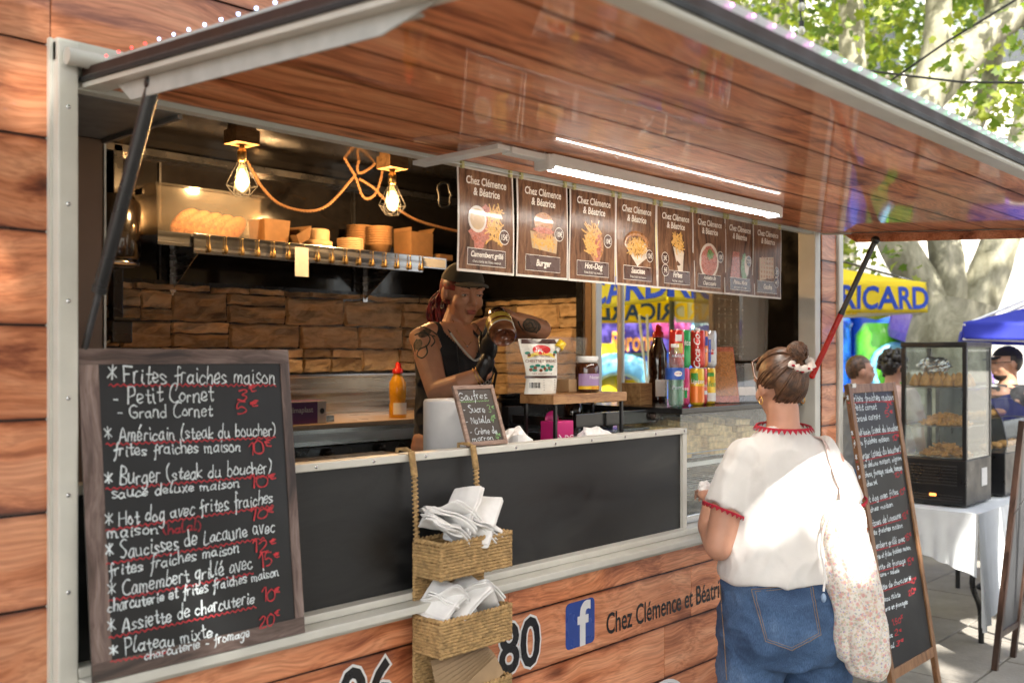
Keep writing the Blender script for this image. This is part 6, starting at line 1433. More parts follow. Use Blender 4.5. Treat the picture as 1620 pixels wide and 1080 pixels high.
obj('trousers', blend_mesh(limb(limb(loft(MB(), [(.70, 0, 0, .17, .12), (.9, 0, 0, .155, .112)]), [(.095, 0, .75), (.1, 0, .45), (.1, 0, .06)], [.105, .08, .065]), [(-.095, 0, .75), (-.1, 0, .45), (-.1, 0, .06)], [.105, .08, .065]), .01, 4, .5), BLC, parent=sel)
for q in (-1, 1): obj('shoe', MB().ball((q * .1, .04, .04), (.045, .125, .04), 14, 8), BLK, parent=sel)
bt = BVHTree.FromPolygons([world_of(tank) @ v.co for v in tank.data.vertices] + [world_of(apron) @ v.co for v in apron.data.vertices], [tuple(p.vertices) for p in tank.data.polygons] + [tuple(len(tank.data.vertices) + i for i in p.vertices) for p in apron.data.polygons])
def print_on(bv, body, x, y, h_, slope, bold=0):
    t = text_mb(body, h_, bold, 'LEFT'); out = []
    for (vx, vy, _) in t.v:
        q = hit(bv, x + vx, y - vy + slope * vx, .003); out.append(q if q is not None else Vector((0, 0, -5)))
    fs = [f for f in t.f if all(out[i].z > -4 for i in f)]
    return MB().add(out, fs)
for body_, x, y, h_ in (('Le Service', 764, 594, 12), ('Food Truck', 752, 611, 14)):
    q = print_on(bt, body_, x, y, h_, -.22, .01)
    if q.f: obj('apron_lettering', q, PAPER, parent=sel, world=True)
for P in (((773, 640), (790, 622)), ((774, 622), (792, 640)), ((775, 612), (779, 606), (785, 607), (788, 612)), ((776, 612), (777, 619), (787, 619), (788, 612))):
    q = proj_tube(bt, P, .0016, .002)
    if len(q.v) > 12: obj('apron_emblem', q, PAPER, parent=sel, world=True)
bb = bvh_of(sbody); TAT = pbr('tattoo_ink', (.035, .045, .035), .6, var=.2)
for P in (((652, 520), (660, 516), (672, 518), (684, 524), (692, 530)), ((656, 530), (668, 526), (680, 534), (676, 546), (664, 552), (660, 562), (668, 566), (676, 558), (674, 546)), ((650, 545), (654, 558), (652, 568)), ((660, 536), (655, 545), (657, 556)), ((684, 532), (688, 540), (682, 548)), ((670, 522), (676, 528), (688, 532))):
    q = proj_tube(bb, [tuple(p) for p in smooth2([Vector(p) for p in P], 5)], .0036, -.0016)
    if len(q.v) > 12: obj('tattoo', q, TAT, parent=sel, world=True)
for P in (((828, 512), (834, 505), (844, 507), (848, 516), (842, 524), (832, 522), (828, 513)), ((833, 514), (840, 510), (843, 517), (836, 519)), ((820, 508), (823, 516), (828, 522)), ((851, 512), (852, 520), (848, 527))):
    q = proj_tube(bb, [tuple(p) for p in smooth2([Vector(p) for p in P], 5)], .0036, -.0016)
    if len(q.v) > 12: obj('tattoo', q, TAT, parent=sel, world=True)
TAT2 = pbr('shaded_tattoo', (.13, .085, .055), .6, var=.6, nscale=90)
def patch_on(bv, cx, cy, rx, ry, ang, off=.0008):
    rings = []; ca, sa = math.cos(ang), math.sin(ang)
    for f in (0, .35, .7, 1.0):
        rings.append([hit(bv, cx + ca * rx * f * math.cos(a) - sa * ry * f * math.sin(a), cy + sa * rx * f * math.cos(a) + ca * ry * f * math.sin(a), off) for a in [k * .2618 for k in range(24)]])
    if any(q is None for r_ in rings for q in r_): return None
    return MB().add([q for r_ in rings for q in r_], [(i * 24 + k, i * 24 + (k + 1) % 24, (i + 1) * 24 + (k + 1) % 24, (i + 1) * 24 + k) for i in range(3) for k in range(24)], True)
for a_ in ((841, 515, 15, 10.5, .3), (672, 527, 11, 6, -.5), (662, 545, 6, 9, .3)):
    q = patch_on(bb, *a_)
    if q: obj('tattoo', q, TAT2, parent=sel, world=True)
# cap, red hair, jewellery
CAPM = cloth('olive_black_cap', (.035, .030, .022), .002, 40)
cp = MB(); cp.ball((0, -.010, .030), (.084, .100, .088), 28, 16)
cpo = trimcap(cp, SH, lambda v: v.z > .038)
capo = obj('cap', cpo, CAPM, parent=sel)
vz = MB().grid(lambda u, v: SH @ Vector(((u - .5) * 2 * .072 * (1 - .25 * v * v), .068 + (.078 * v) * math.sqrt(max(.0, 1 - .75 * (2 * u - 1) ** 2)) + .02 * (1 - (2 * u - 1) ** 2), .056 - .006 * v - .016 * (2 * u - 1) ** 2)), 16, 8)
obj('visor', modmesh(vz.mesh('v'), [('SOLIDIFY', dict(thickness=.004))]), CAPM, parent=capo)
obj('cap_button', MB().ball(SH @ Vector((0, -.01, .119)), (.007, .007, .004), 8, 6), CAPM, parent=capo)
hp = trimcap(MB().ball((0, -.016, .012), (.084, .097, .095), 24, 14), SH, lambda v: v.y < (.028 if v.z < .0 else .058) and v.z > -.06)
hair = obj('hair', hp, HR1, parent=sel)
pt = MB(); rr_ = random.Random(3); h0 = SH @ Vector((0, -.10, .0))
for k in range(70):
    o1 = Vector((rr_.uniform(-.04, .04), rr_.uniform(-.026, .026), rr_.uniform(-.02, .02))); P = [SH @ Vector((rr_.uniform(-.03, .03), -.085, .02)), h0 + o1 * .6, h0 + Vector((.02, -.035, -.07)) + o1 * 1.5, h0 + Vector((.02, -.025, -.14)) + o1 * 1.4, h0 + Vector((.03, -.01, -.19 + rr_.uniform(-.03, .02))) + o1 * .7]
    pt.tube(smooth2(P, 4), .0042, 5)
o = obj('ponytail', pt, HR1, parent=hair); o['kind'] = 'stuff'
obj('front_hair', hair_strands(SH, (0, -.085, .03), 60, HR1, r=.003, ymax=-.1), HR1, parent=hair)['kind'] = 'stuff'
obj('earring', MB().tube([SH @ Vector((.080, -.006 + .012 * math.cos(a), -.055 + .014 * math.sin(a))) for a in [k * .5236 for k in range(12)]], .0016, 6, closed=True).ball(SH @ Vector((.082, -.004, -.04)), .004, 8, 6), STEEL, parent=sel)
q = [hit(bb, x, y, .001) for x, y in ((716, 505), (722, 522), (731, 538), (739, 548), (746, 540), (752, 528), (757, 516))]; q = [v for v in q if v is not None]
if len(q) > 3: obj('necklace', MB().tube(q, .0010, 5), GOLD, parent=sel, world=True); obj('pendant', MB().ball(q[len(q) // 2], .0042, 8, 6), STEEL, parent=sel, world=True)
wv = (L_(768, 590, 3.6) - L_(730, 607, 3.6)).normalized(); wc = L_(758, 594, 3.6)
for dd, rr2 in ((0, .0335), (.011, .033)):
    u = wv.orthogonal().normalized(); v_ = wv.cross(u)
    obj('bracelet', MB().tube([wc - wv * dd + (u * math.cos(a) + v_ * math.sin(a)) * rr2 for a in [k * .35 for k in range(18)]], .0024, 6, closed=True), GOLD, parent=sel)
# the jar she opens
jm = atD(792, 517, 3.57); top = atD(786, 499, 3.60); bot = atD(798, 534, 3.51); ax = (bot - top).normalized()
t = thing('open_jar', 'nearly empty glass spread jar tilted in the seller\'s hands', 'jar', jm, rot=ax.to_track_quat('Z', 'Y').to_euler())
obj('glass_body', MB().lathe([(.030, -.062), (.040, -.050), (.0475, -.035), (.0475, .045), (.044, .056), (.040, .060)], 30), pbr('smeared_jar', (.24, .10, .05), .12, coat=1, var=.6, nscale=18), parent=t)
obj('jar_end', MB().lathe([(0, .050), (.036, .052), (.0405, .0605)], 26), pbr('spread_smears', (.20, .07, .035), .2, var=.7, nscale=35, coat=.6), parent=t)
obj('label', MB().lathe([(.0482, -.030), (.0482, .014)], 28), YP, parent=t); obj('label_stripe', MB().lathe([(.0486, -.006), (.0486, .004)], 28), CHB, parent=t); obj('label_edge', MB().lathe([(.0485, .0145), (.0485, .022)], 28), WHITE, parent=t)
obj('neck', MB().lathe([(.033, -.075), (.033, -.060)], 22), STEEL, parent=t)

# ---------------- passers-by behind the truck
def passer(px, depth, htop, label, shirt, hairm, faz, cap=None, beard=False, glasses=False, curly=False, wide=1.0, trousers=None, skinm=None):
    p = atD(px, 565, depth); root = thing('person', label, 'person', (p.x, p.y, 0), faz)
    k = htop / 1.72; b = MB()
    loft(b, [(.85 * k, 0, 0, .15 * wide, .11), (1.05 * k, 0, 0, .15 * wide, .11), (1.3 * k, 0, 0, .18 * wide, .11), (1.42 * k, 0, 0, .12, .07), (1.46 * k, 0, 0, .06, .05)])
    Mh = Matrix.Translation((0, .01, 1.59 * k)); neck_shape(b, (0, -.01, 1.42 * k), (0, 0, 1.54 * k), .055); head_shape(b, Mh)
    for q in (-1, 1):
        limb(b, [(q * .17 * wide, 0, 1.38 * k), (q * .23 * wide, 0, 1.12 * k), (q * .24 * wide, .06, .88 * k)], [.055, .046, .03]); hand_shape(b, (q * .24 * wide, .06, .88 * k), (0, .2, -1), (q, 0, 0), -q, 1, .3)
        limb(b, [(q * .09, 0, .9 * k), (q * .1, 0, .48 * k), (q * .1, 0, .08)], [.09, .06, .045])
    obj('body', blend_mesh(b, .01, 6, .5), skinm or SK3, parent=root); eyes(root, Mh, skin=skinm or SK3)
    s = MB(); loft(s, [(.84 * k, 0, 0, .175 * wide, .13), (1.05 * k, 0, 0, .17 * wide, .13), (1.3 * k, 0, 0, .19 * wide, .125), (1.41 * k, 0, 0, .14, .09), (1.45 * k, 0, 0, .075, .065)])
    for q in (-1, 1): limb(s, [(q * .15 * wide, 0, 1.375 * k), (q * .215 * wide, 0, 1.18 * k)], [.078, .076])
    obj('t_shirt', wrinkle(blend_mesh(s, .011, 6, .5), .006, 9, px, .8, 1.4), shirt, parent=root)
    j = MB(); loft(j, [(.74 * k, 0, 0, .165, .125), (.92 * k, 0, 0, .16, .12)])
    for q in (-1, 1): limb(j, [(q * .09, 0, .8 * k), (q * .1, 0, .46 * k), (q * .1, 0, .07)], [.1, .075, .06])
    obj('trousers', blend_mesh(j, .012, 5, .5), trousers or DENIM, parent=root)
    for q in (-1, 1): obj('shoe', MB().ball((q * .1, .04, .04), (.045, .125, .04), 12, 8), BLK, parent=root)
    if cap:
        c_ = obj('cap', trimcap(MB().ball((0, -.01, .03), (.082, .099, .086), 24, 14), Mh, lambda v: v.z > .035), cap, parent=root)
        vz = MB().grid(lambda u, v: Mh @ Vector(((u - .5) * .14 * (1 - .25 * v), .07 + .07 * v * math.sqrt(1 - .75 * (2 * u - 1) ** 2) + .02 * (1 - (2 * u - 1) ** 2), .045 - .02 * v)), 10, 5); obj('visor', modmesh(vz.mesh('v'), [('SOLIDIFY', dict(thickness=.004))]), cap, parent=c_)
    h = trimcap(MB().ball((0, -.014, .022), (.078, .095, .097), 24, 14), Mh, lambda v: (v.z > (-.06 if v.y < -.03 else (0 if v.y < .03 else .055))))
    h = obj('hair', h, hairm, parent=root)
    if curly:
        m = MB(); r2 = random.Random(2)
        for _ in range(60):
            d = Vector((r2.uniform(-1, 1), r2.uniform(-1, .5), r2.uniform(-.3, 1))).normalized(); m.ball(Mh @ Vector((d.x * .088, d.y * .105, .03 + d.z * .11)), r2.uniform(.018, .03), 8, 6)
        obj('curls', m, hairm, parent=h)
    if beard: obj('beard', trimcap(MB().ball((0, .030, -.078), (.050, .056, .040), 18, 12), Mh, lambda v: v.y > -.01 and v.z < -.068), hairm, parent=root)
    if glasses: obj('glasses', MB().tube([Mh @ Vector(p) for p in ((-.078, -.01, .01), (-.07, .075, .008), (-.05, .1, .004), (-.015, .1, .004))], .002, 6).tube([Mh @ Vector(p) for p in ((.078, -.01, .01), (.07, .075, .008), (.05, .1, .004), (.015, .1, .004), (-.015, .1, .004))], .002, 6), BLK, parent=root)
    return root
passer(1359, 7.2, 1.60, 'young man with short brown hair and a grey top behind the menu A-frame', cloth('grey_shirt', (.2, .2, .21)), HR2, R(-137), skinm=SK2)
passer(1412, 7.6, 1.62, 'person with dark curly hair and a pale pink top beside the glass food warmer', cloth('pale_pink_shirt', (.6, .42, .38)), HR3, R(-110), curly=True)
passer(1594, 6.6, 1.665, 'bearded man in a black cap and black t-shirt behind the food stall', BLC, HR3, R(45), cap=BLC, beard=True, glasses=True, wide=1.15)
# ------------------------------------------------------------------ the stall next to the truck
TCL = cloth('white_tablecloth', (.72, .75, .76), .002, 9)
tx0, tx1, ty0, ty1, tz = 5.5, 7.4, -.22, .50, .725
t = thing('folding_table', 'folding table with black tube legs under the white cloth', 'table', (6.4, .14, 0))
obj('table_top', MB().box(tx0, tx1, ty0, ty1, tz, tz + .028, bev=.004), WHITE, parent=t, world=True)
for x_, s_ in ((tx0 + .18, 1), (tx1 - .2, -1)):
    for y_ in (ty0 + .08, ty1 - .08): obj('leg', MB().tube(smooth2([Vector((x_, y_, tz - .002)), Vector((x_, y_, .46)), Vector((x_ - .015 * s_, y_, .34)), Vector((x_ - .09 * s_ * -1, y_ - .0, .22)), Vector((x_ + .12 * s_, y_, .14)), Vector((x_ + .125 * s_, y_, .0))], 5), .0155, 10), BLK, parent=t, world=True)
m = MB(); e = .006
top_ = [(tx0 - e, ty0 - e), (tx1 + e, ty0 - e), (tx1 + e, ty1 + e), (tx0 - e, ty1 + e)]
def drape(u_pts, lens, fold, out):
    P = [Vector((*p, tz + .032)) for p in u_pts]; n = 60
    def fn(u, v):
        f = u * (len(P) - 1); i = min(len(P) - 2, int(f)); p = P[i].lerp(P[i + 1], f - i); L1 = lens[i] + (lens[i + 1] - lens[i]) * (f - i)
        e_ = (P[i + 1] - P[i]).normalized(); nrm = Vector((e_.y, -e_.x, 0)); w_ = fold * v * math.sin(u * 38 + 1.5 * math.sin(u * 9)) + .02 * v
        return p + nrm * w_ - Vector((0, 0, L1 * v))
    return fn
m.grid(lambda u, v: (tx0 - e + u * (tx1 - tx0 + 2 * e), ty0 - e + v * (ty1 - ty0 + 2 * e), tz + .032 + .001 * noise.noise(Vector((u * 20, v * 9, 1)))), 30, 12)
m.grid(drape([(tx0 - e, ty1 + e), (tx0 - e, .1), (tx0 - e, ty0 - e)], [.22, .23, .33], .012, 1), 60, 12)
m.grid(drape([(tx0 - e, ty0 - e), (tx0 + .16, ty0 - e), (tx0 + .5, ty0 - e), (tx1 + e, ty0 - e)], [.62, .56, .36, .34], .02, 1), 90, 14)
one('tablecloth', m, TCL, 'white tablecloth with a long hanging corner over the folding table', 'tablecloth')
t = thing('green_crate', 'dark green plastic tub standing on the paving under the table', 'tub', (6.15, .55, 0)); 
obj('tub', MB().lathe([(0, 0), (.13, 0), (.16, .26), (.172, .265), (.172, .28), (.152, .28), (.12, .01), (0, .01)], 24), pbr('dark_green_plastic', (.01, .10, .05), .5), parent=t); obj('handle', MB().tube([(-.165, 0, .26), (-.1, -.1, .30), (.1, -.1, .30), (.165, 0, .26)], .004, 6), STEEL, parent=t)
# upright glass food warmer (front faces -x)
fx0, fx1, fy0, fy1, fz = 5.63, 6.04, -.12, .235, tz + .0345
BF = pbr('black_powder_coat', (.012, .012, .013), .35)
t = thing('glass_food_warmer', 'tall black glass food warmer with three shelves on the white tablecloth', 'food warmer', ((fx0 + fx1) / 2, (fy0 + fy1) / 2, fz))
def wp(n, mb, mt, **k): return obj(n, mb, mt, parent=t, world=True, **k)
FT = 1.665
wp('base', MB().box(fx0, fx1, fy0, fy1, fz + .01, 1.02, bev=.006), BF)
for z_ in [1.0 - .019 * k for k in range(1, 6)]: pass
for k in range(7): wp('vent_slat', MB().box(fx0 - .004, fx0 - .0005, fy0 + .05, fy1 - .05, .875 + .017 * k, .883 + .017 * k, bev=.001), DARKSTEEL)
for k in range(3): wp('vent_slat', MB().box(fx0 - .004, fx0 - .0005, fy0 + .02, fy1 - .02, fz + .03 + .014 * k, fz + .036 + .014 * k, bev=.001), DARKSTEEL)
wp('indicator', MB().box(fx0 - .005, fx0 - .001, .04, .075, fz + .055, fz + .068), emis('orange_display', (1.0, .25, .05), 1.5))
wp('rating_plate', MB().box(fx0 + .24, fx0 + .33, fy0 - .0025, fy0 - .0005, .86, .96), PAPER)
for x_ in (fx0, fx1 - .022):
    for y_ in (fy0, fy1 - .022): wp('corner_post', MB().box(x_, x_ + .022, y_, y_ + .022, 1.0205, FT - .03, bev=.002), BF)
wp('top_frame', MB().box(fx0 - .003, fx1 + .003, fy0 - .003, fy1 + .003, FT - .029, FT, bev=.006), BF)
FG = glass('warmer_glass', (.94, .97, .96), .05, .02)
for b_ in ((fx0 + .003, fx0 + .006, fy0 + .023, fy1 - .023), (fx1 - .006, fx1 - .003, fy0 + .023, fy1 - .023), (fx0 + .023, fx1 - .023, fy0 + .003, fy0 + .006), (fx0 + .023, fx1 - .023, fy1 - .006, fy1 - .003)): wp('glass_pane', MB().box(*b_, 1.022, FT - .031), FG)
for z_ in (1.415, 1.20, 1.03): wp('shelf', MB().box(fx0 + .012, fx1 - .012, fy0 + .012, fy1 - .012, z_ - .006, z_, bev=.001), STEEL)
FRI = pbr('golden_fried', (.56, .27, .06), .6, var=.3, nscale=60, bump=.001)
cr3 = random.Random(12); cone_m = MB().lathe([(0, 0), (.034, .004), (.036, .018), (.022, .055), (.006, .082), (0, .084)], 16).mesh('croquette'); cone_m.materials.append(FRI); n_ = 0
for a in range(3):
    for b_ in range(5):
        n_ += 1; o = bpy.data.objects.new('croquette', cone_m); C.objects.link(o); o.location = (fx0 + .065 + a * .075, fy0 + .055 + b_ * .062, 1.4155); s_ = cr3.uniform(.85, 1.05); o.scale = (s_, s_, s_ * cr3.uniform(.9, 1.1)); o.rotation_euler = (0, 0, cr3.uniform(0, 6))
        tag(o, 'golden fried cone in the food warmer, %s row, %s from the right' % (('front', 'middle', 'rear')[a], ('first', 'second', 'third', 'fourth', 'fifth')[b_]), 'fried snack', 'fried cones in the food warmer')
FOIL = pbr('crumpled_foil', (.75, .75, .76), .22, 1.0, bump=.006, bscale=45)
def lump(c, r, seed, mt, name, label, cat, amp=.25):
    mb = MB().grid(lambda u, v: (lambda d: Vector((d.x * r[0], d.y * r[1], d.z * r[2])) * (1 + amp * noise.noise(d * 3 + Vector((seed, 0, 0))) + amp * .5 * noise.noise(d * 8 + Vector((0, seed, 0)))))(Vector((math.sin(v * math.pi) * math.cos(u * 6.2832), math.sin(v * math.pi) * math.sin(u * 6.2832), -math.cos(v * math.pi)))), 28, 16, smooth=False, wrapu=True)
    return one(name, mb, mt, label, cat, loc=c)
lump((fx0 + .16, .11, 1.535), (.07, .09, .045), 4, FOIL, 'foil_parcel', 'crumpled foil parcel on the fried cones in the food warmer', 'foil parcel')
def chips(mb, cx_, cy_, z_, sx, sy, h_, n, L0=.05):
    for k in range(n):
        a = cr3.uniform(0, math.pi); tl = cr3.uniform(-.4, .4); l = L0 * cr3.uniform(.6, 1.1); r_ = math.sqrt(cr3.random()); th = cr3.uniform(0, 6.28); x, y = cx_ + sx * r_ * math.cos(th), cy_ + sy * r_ * math.sin(th)
        z = z_ + h_ * (1 - r_ * r_) * cr3.random() + .006; mb.box(-l / 2, l / 2, -.005, .005, -.005, .005, M=TR(x, y, z, 0, tl, a))
    return mb
for z_, lab in ((1.2005, 'middle'), (1.0305, 'lowest')):
    tag(obj('fried_pieces', chips(MB(), fx0 + .17, .05, z_, .13, .12, .06, 230), FRI), 'heap of golden fried pieces on the %s shelf of the food warmer' % lab, 'fried food', kind='stuff')
# curved glass showcase further along the table
t = thing('curved_showcase', 'curved glass countertop showcase of pastries right of the tall food warmer', 'showcase', (6.65, .1, fz))
sx0, sx1 = 6.22, 7.15; prf = [(-.14, .0), (-.15, .06), (-.12, .20), (-.04, .31), (.08, .37), (.24, .385)]
def arcx(x0, x1, off, mt, n): obj(n, MB().grid(lambda u, v: (lambda f: (x0 + u * (x1 - x0), .0 + (prf[min(4, int(f))][0] + (prf[min(4, int(f)) + 1][0] - prf[min(4, int(f))][0]) * (f - min(4, int(f)))), 1.02 + off + (prf[min(4, int(f))][1] + (prf[min(4, int(f)) + 1][1] - prf[min(4, int(f))][1]) * (f - min(4, int(f))))))(v * 4.999), 2, 24), mt, parent=t, world=True)
arcx(sx0 + .02, sx1 - .02, 0, FG, 'curved_glass')
for x_ in (sx0, sx1 - .02): arcx(x_, x_ + .02, .003, BF, 'side_rim'); obj('side_glass', MB().prism([(p[0], 1.02 + p[1]) for p in prf] + [(.24, 1.02)], .004, M=Matrix.Translation((x_ + .006, 0, 0)) @ Matrix(((0, 0, 1, 0), (1, 0, 0, 0), (0, 1, 0, 0), (0, 0, 0, 1)))), FG, parent=t, world=True)
obj('base', MB().box(sx0, sx1, -.14, .25, fz + .01, 1.018, bev=.006), BF, parent=t, world=True); obj('back_frame', MB().box(sx0, sx1, .235, .26, 1.0185, 1.415, bev=.003), BF, parent=t, world=True)
obj('shelf', MB().box(sx0 + .02, sx1 - .02, .0, .23, 1.2, 1.206), FG, parent=t, world=True)
for k in range(10):
    one('pastry', MB().ball((0, 0, .02), (.05, .035, .024), 12, 8), FRI, 'golden pastry in the curved showcase, %s row, %s from the left' % (('lower', 'upper')[k // 5], ('first', 'second', 'third', 'fourth', 'fifth')[k % 5]), 'pastry', 'pastries in the curved showcase', loc=(6.33 + .17 * (k % 5), .0 + .09 * (k // 5), (1.0195, 1.207)[k // 5]), rot=(0, 0, k))
# dark framed A-board at the far right
DW_ = wood('dark_brown_frame', (0.02, 0.011, 0.008), (0.05, 0.028, 0.02), (0.09, 0.05, 0.035), rough=.3, gs=2, knots=False, rnd=.1, axis=1)
ga = Vector((5.335, -.35, 0)); dr = Vector((1, 0, 0))
o, M, W_, H_ = board_root('dark_pavement_board', 'dark brown framed pavement board at the right edge in front of the table', 'pavement board', ga, ga + dr * .33, ga + Vector((0, -.13, 1.265)))
obj('slate', MB().box(.03, W_ - .03, .20, H_ - .03, -.006, .004), pbr('greyed_slate', (.06, .062, .065), .35, var=.2, nscale=5), parent=o)
for a in ((0, .032, 0, H_), (W_ - .032, W_, 0, H_)): obj('upright', MB().box(*a, -.014, .014, bev=.002), DW_, parent=o)
for a in ((.0325, W_ - .0325, H_ - .035, H_ - .001), (.0325, W_ - .0325, .165, .20)): obj('crossbar', MB().box(*a, -.012, .012, bev=.002), DW_, parent=o)
for q in (.016, W_ - .016): obj('front_leg', MB().tube([ga + Vector((q, -.155, 1.25)), ga + Vector((q, -.52, .0))], .016, 4), DW_, parent=o, world=True)
obj('stay', MB().tube([ga + Vector((-.004, -.10, .80)), ga + Vector((-.004, -.17, .93)), ga + Vector((-.004, -.30, .84))], .006, 5, flat=.4), STEEL, parent=o, world=True)
# ------------------------------------------------------------------ parasols
def parasol(name, label, centre, half, zb, zt, za, corner_dir, fab, val, letters, pole_m, lsize=.25, rev=None, only=(0, 1, 2, 3)):
    t = thing(name, label, 'parasol', (centre[0], centre[1], 0)); c = Vector((centre[0], centre[1], 0)); d = Vector((*corner_dir, 0)).normalized(); pr = Vector((-d.y, d.x, 0)); rad = half * math.sqrt(2)
    K = [c + d * rad, c + pr * rad, c - d * rad, c - pr * rad]; ap = c + Vector((0, 0, za)); m = MB()
    for i in range(4):
        a, b_ = K[i] + Vector((0, 0, zt)), K[(i + 1) % 4] + Vector((0, 0, zt))
        m.grid(lambda u, v, a=a, b_=b_: (lambda e_: e_.lerp(ap, v) + Vector((0, 0, -.10 * math.sin(v * math.pi) * (1 - .25 * math.sin(u * math.pi)) - .03 * math.sin(u * math.pi) * (1 - v))))(a.lerp(b_, u)), 12, 10)
    obj('canopy', m, fab, parent=t, world=True)
    for i in range(4):
        a, b_ = K[i], K[(i + 1) % 4]; L1 = (b_ - a).length; e_ = (b_ - a).normalized(); n_ = Vector((e_.y, -e_.x, 0))
        wv = lambda s_: .018 * math.sin(s_ * 5.1) + .01 * math.sin(s_ * 13)
        sag = lambda s_: -.03 * math.sin(math.pi * min(1, max(0, s_ / L1)))
        g = MB().grid(lambda u, v: a + e_ * (u * L1) + n_ * (wv(u * L1) * v) + Vector((0, 0, zt + (zb - zt) * v + sag(u * L1))), 60, 6)
        o = obj('valance', modmesh(g.mesh('v'), [('SOLIDIFY', dict(thickness=.002))]), val if not (rev and i == rev[0]) else rev[1], parent=t, world=True)
        if letters and i in only:
            w_, mt, k_ = letters; cnt = 2
            for j in range(cnt):
                s0 = (.56, L1 - .56)[j]
                def bd(x, y, z, sgn):
                    s_ = s0 - x; v = ((zt - zb) - (y + .035)) / (zt - zb); return a + e_ * s_ + n_ * (wv(s_) * v + sgn) + Vector((0, 0, zt + (zb - zt) * v + sag(s_)))
                for sgn in (.006, -.006): obj('valance_lettering', text_mb(w_, lsize, .025, bend=lambda x, y, z: bd(-x, y, z, -sgn), xs=k_), mt if not (rev and i == rev[0]) else rev[2], parent=o, world=True)
    obj('pole', MB().tube([c, ap], .024, 12), pole_m, parent=t, world=True)
    for i in range(4): obj('rib', MB().tube([ap - Vector((0, 0, .03)), K[i] + Vector((0, 0, zt - .02))], .010, 6), pole_m, parent=t, world=True)
    obj('foot', MB().lathe([(0, 0), (.28, 0), (.28, .05), (.05, .08), (.05, .3), (0, .3)], 20, M=Matrix.Translation(c)), BLK, parent=t, world=True)
    return t, K
FWD = Vector((math.cos(TH), math.sin(TH), 0)); RGT = Vector((math.sin(TH), -math.cos(TH), 0))
def dl(dep, lat): p = CAM + FWD * dep + RGT * lat; return (p.x, p.y)
def cloth2(name, c):
    m, N, L, P = nt(name); P.inputs['Base Color'].default_value = (*c, 1); P.inputs['Roughness'].default_value = .8
    tr = N.new('ShaderNodeBsdfTranslucent'); tr.inputs[0].default_value = (*c, 1); mx = N.new('ShaderNodeMixShader'); mx.inputs[0].default_value = .35
    L.new(P.outputs[0], mx.inputs[1]); L.new(tr.outputs[0], mx.inputs[2]); L.new(mx.outputs[0], N['Material Output'].inputs[0]); return m
YF = cloth2('yellow_canvas', (.86, .68, .02)); BI = pbr('royal_blue_print', (.005, .045, .33), .7, var=0); PU = cloth2('violet_canvas', (.04, .055, .48)); ORP = pbr('orange_print', (.75, .28, .04), .7, var=0)
WF = cloth2('white_canvas', (.7, .7, .68)); YI = pbr('yellow_print_ink', (.75, .55, .03), .7, var=0)
c0 = Vector((*dl(8.6, 1.38), 0)); cA = Vector((*dl(8.25, 3.42), 0))
parasol('yellow_parasol', 'large square yellow parasol with blue valance lettering behind the truck', c0, 1.47, 1.95, 2.20, 2.85, (cA - c0)[:2], YF, YF, ('RICARD', BI, 1.3), DARKSTEEL, .25, rev=(0, WF, YI))
c1 = Vector((*dl(7.2, 4.75), 0)); cB = Vector((*dl(6.5, 2.95), 0))
t, K = parasol('violet_parasol', 'violet parasol with white piping at the right edge above the stall', c1, 1.366, 1.70, 1.81, 2.45, (cB - c1)[:2], PU, PU, ('Péronne', ORP, .6), WHITE, .10, only=(0,))
for i in range(4): obj('piping', MB().tube([K[i] + Vector((0, 0, 1.70 - .03 * math.sin(math.pi * k / 20))) .lerp(K[(i + 1) % 4] + Vector((0, 0, 1.70 - .03 * math.sin(math.pi * k / 20))), k / 20) for k in range(21)], .010, 6), WHITE, parent=t, world=True)
c2 = Vector((*dl(13.5, .5), 0)); cC = Vector((*dl(12.6, 2.1), 0))
parasol('dark_violet_parasol', 'dark violet parasol with orange script seen through the truck window', c2, 1.3, 1.65, 2.05, 2.7, (cC - c2)[:2], PU, pbr('dark_violet', (.05, .03, .2), .8), ('Péronne', ORP, .6), WHITE, .34)
# ------------------------------------------------------------------ inflatable play castle
def vinyl(n, c): return pbr(n, c, .3, var=.05, coat=.3, bump=.01, bscale=4)
IB, IG, IP, IY, IK, IL = vinyl('blue_inflatable', (.01, .07, .42)), vinyl('green_inflatable', (.12, .55, .03)), vinyl('purple_inflatable', (.17, .09, .42)), vinyl('yellow_inflatable', (.75, .55, .02)), vinyl('pink_inflatable', (.7, .10, .30)), vinyl('pale_blue_inflatable', (.16, .45, .65))
ca_ = Vector((*dl(13.0, 3.2), 0)); t = thing('bouncy_castle', 'multicoloured inflatable play castle standing behind the parasols', 'bouncy castle', ca_)
def ip(n, mb, mt): return obj(n, mb, mt, parent=t, world=True)
def V(dep, lat, z): x, y = dl(dep, lat); return Vector((x, y, z))
for k in range(9): ip('wall_tube', MB().tube([V(14.2, -.6 + k * .72, .25), V(14.2, -.6 + k * .72, 2.6)], .38, 18), IB)
ip('base_cushion', MB().tube([V(12.6, -.8, .3), V(12.6, 6.0, .3)], .32, 16), IB)
ip('green_column', MB().tube([V(12.3, 4.55, 0), V(12.3, 4.55, .1), V(12.3, 4.55, 1.85), V(12.3, 4.55, 2.0)], [.15, .30, .30, .2], 20), IG)
ip('ring', MB().tube([V(11.95, 4.62 + .30 * math.cos(a), 1.42 + .30 * math.sin(a)) for a in [k * .35 for k in range(18)]], .05, 8, closed=True), IL)
ip('yellow_cap', MB().lathe([(0, .2), (.13, .18), (.17, .0), (0, -.04)], 18, M=Matrix.Translation(V(12.3, 4.5, 2.08))), IY)
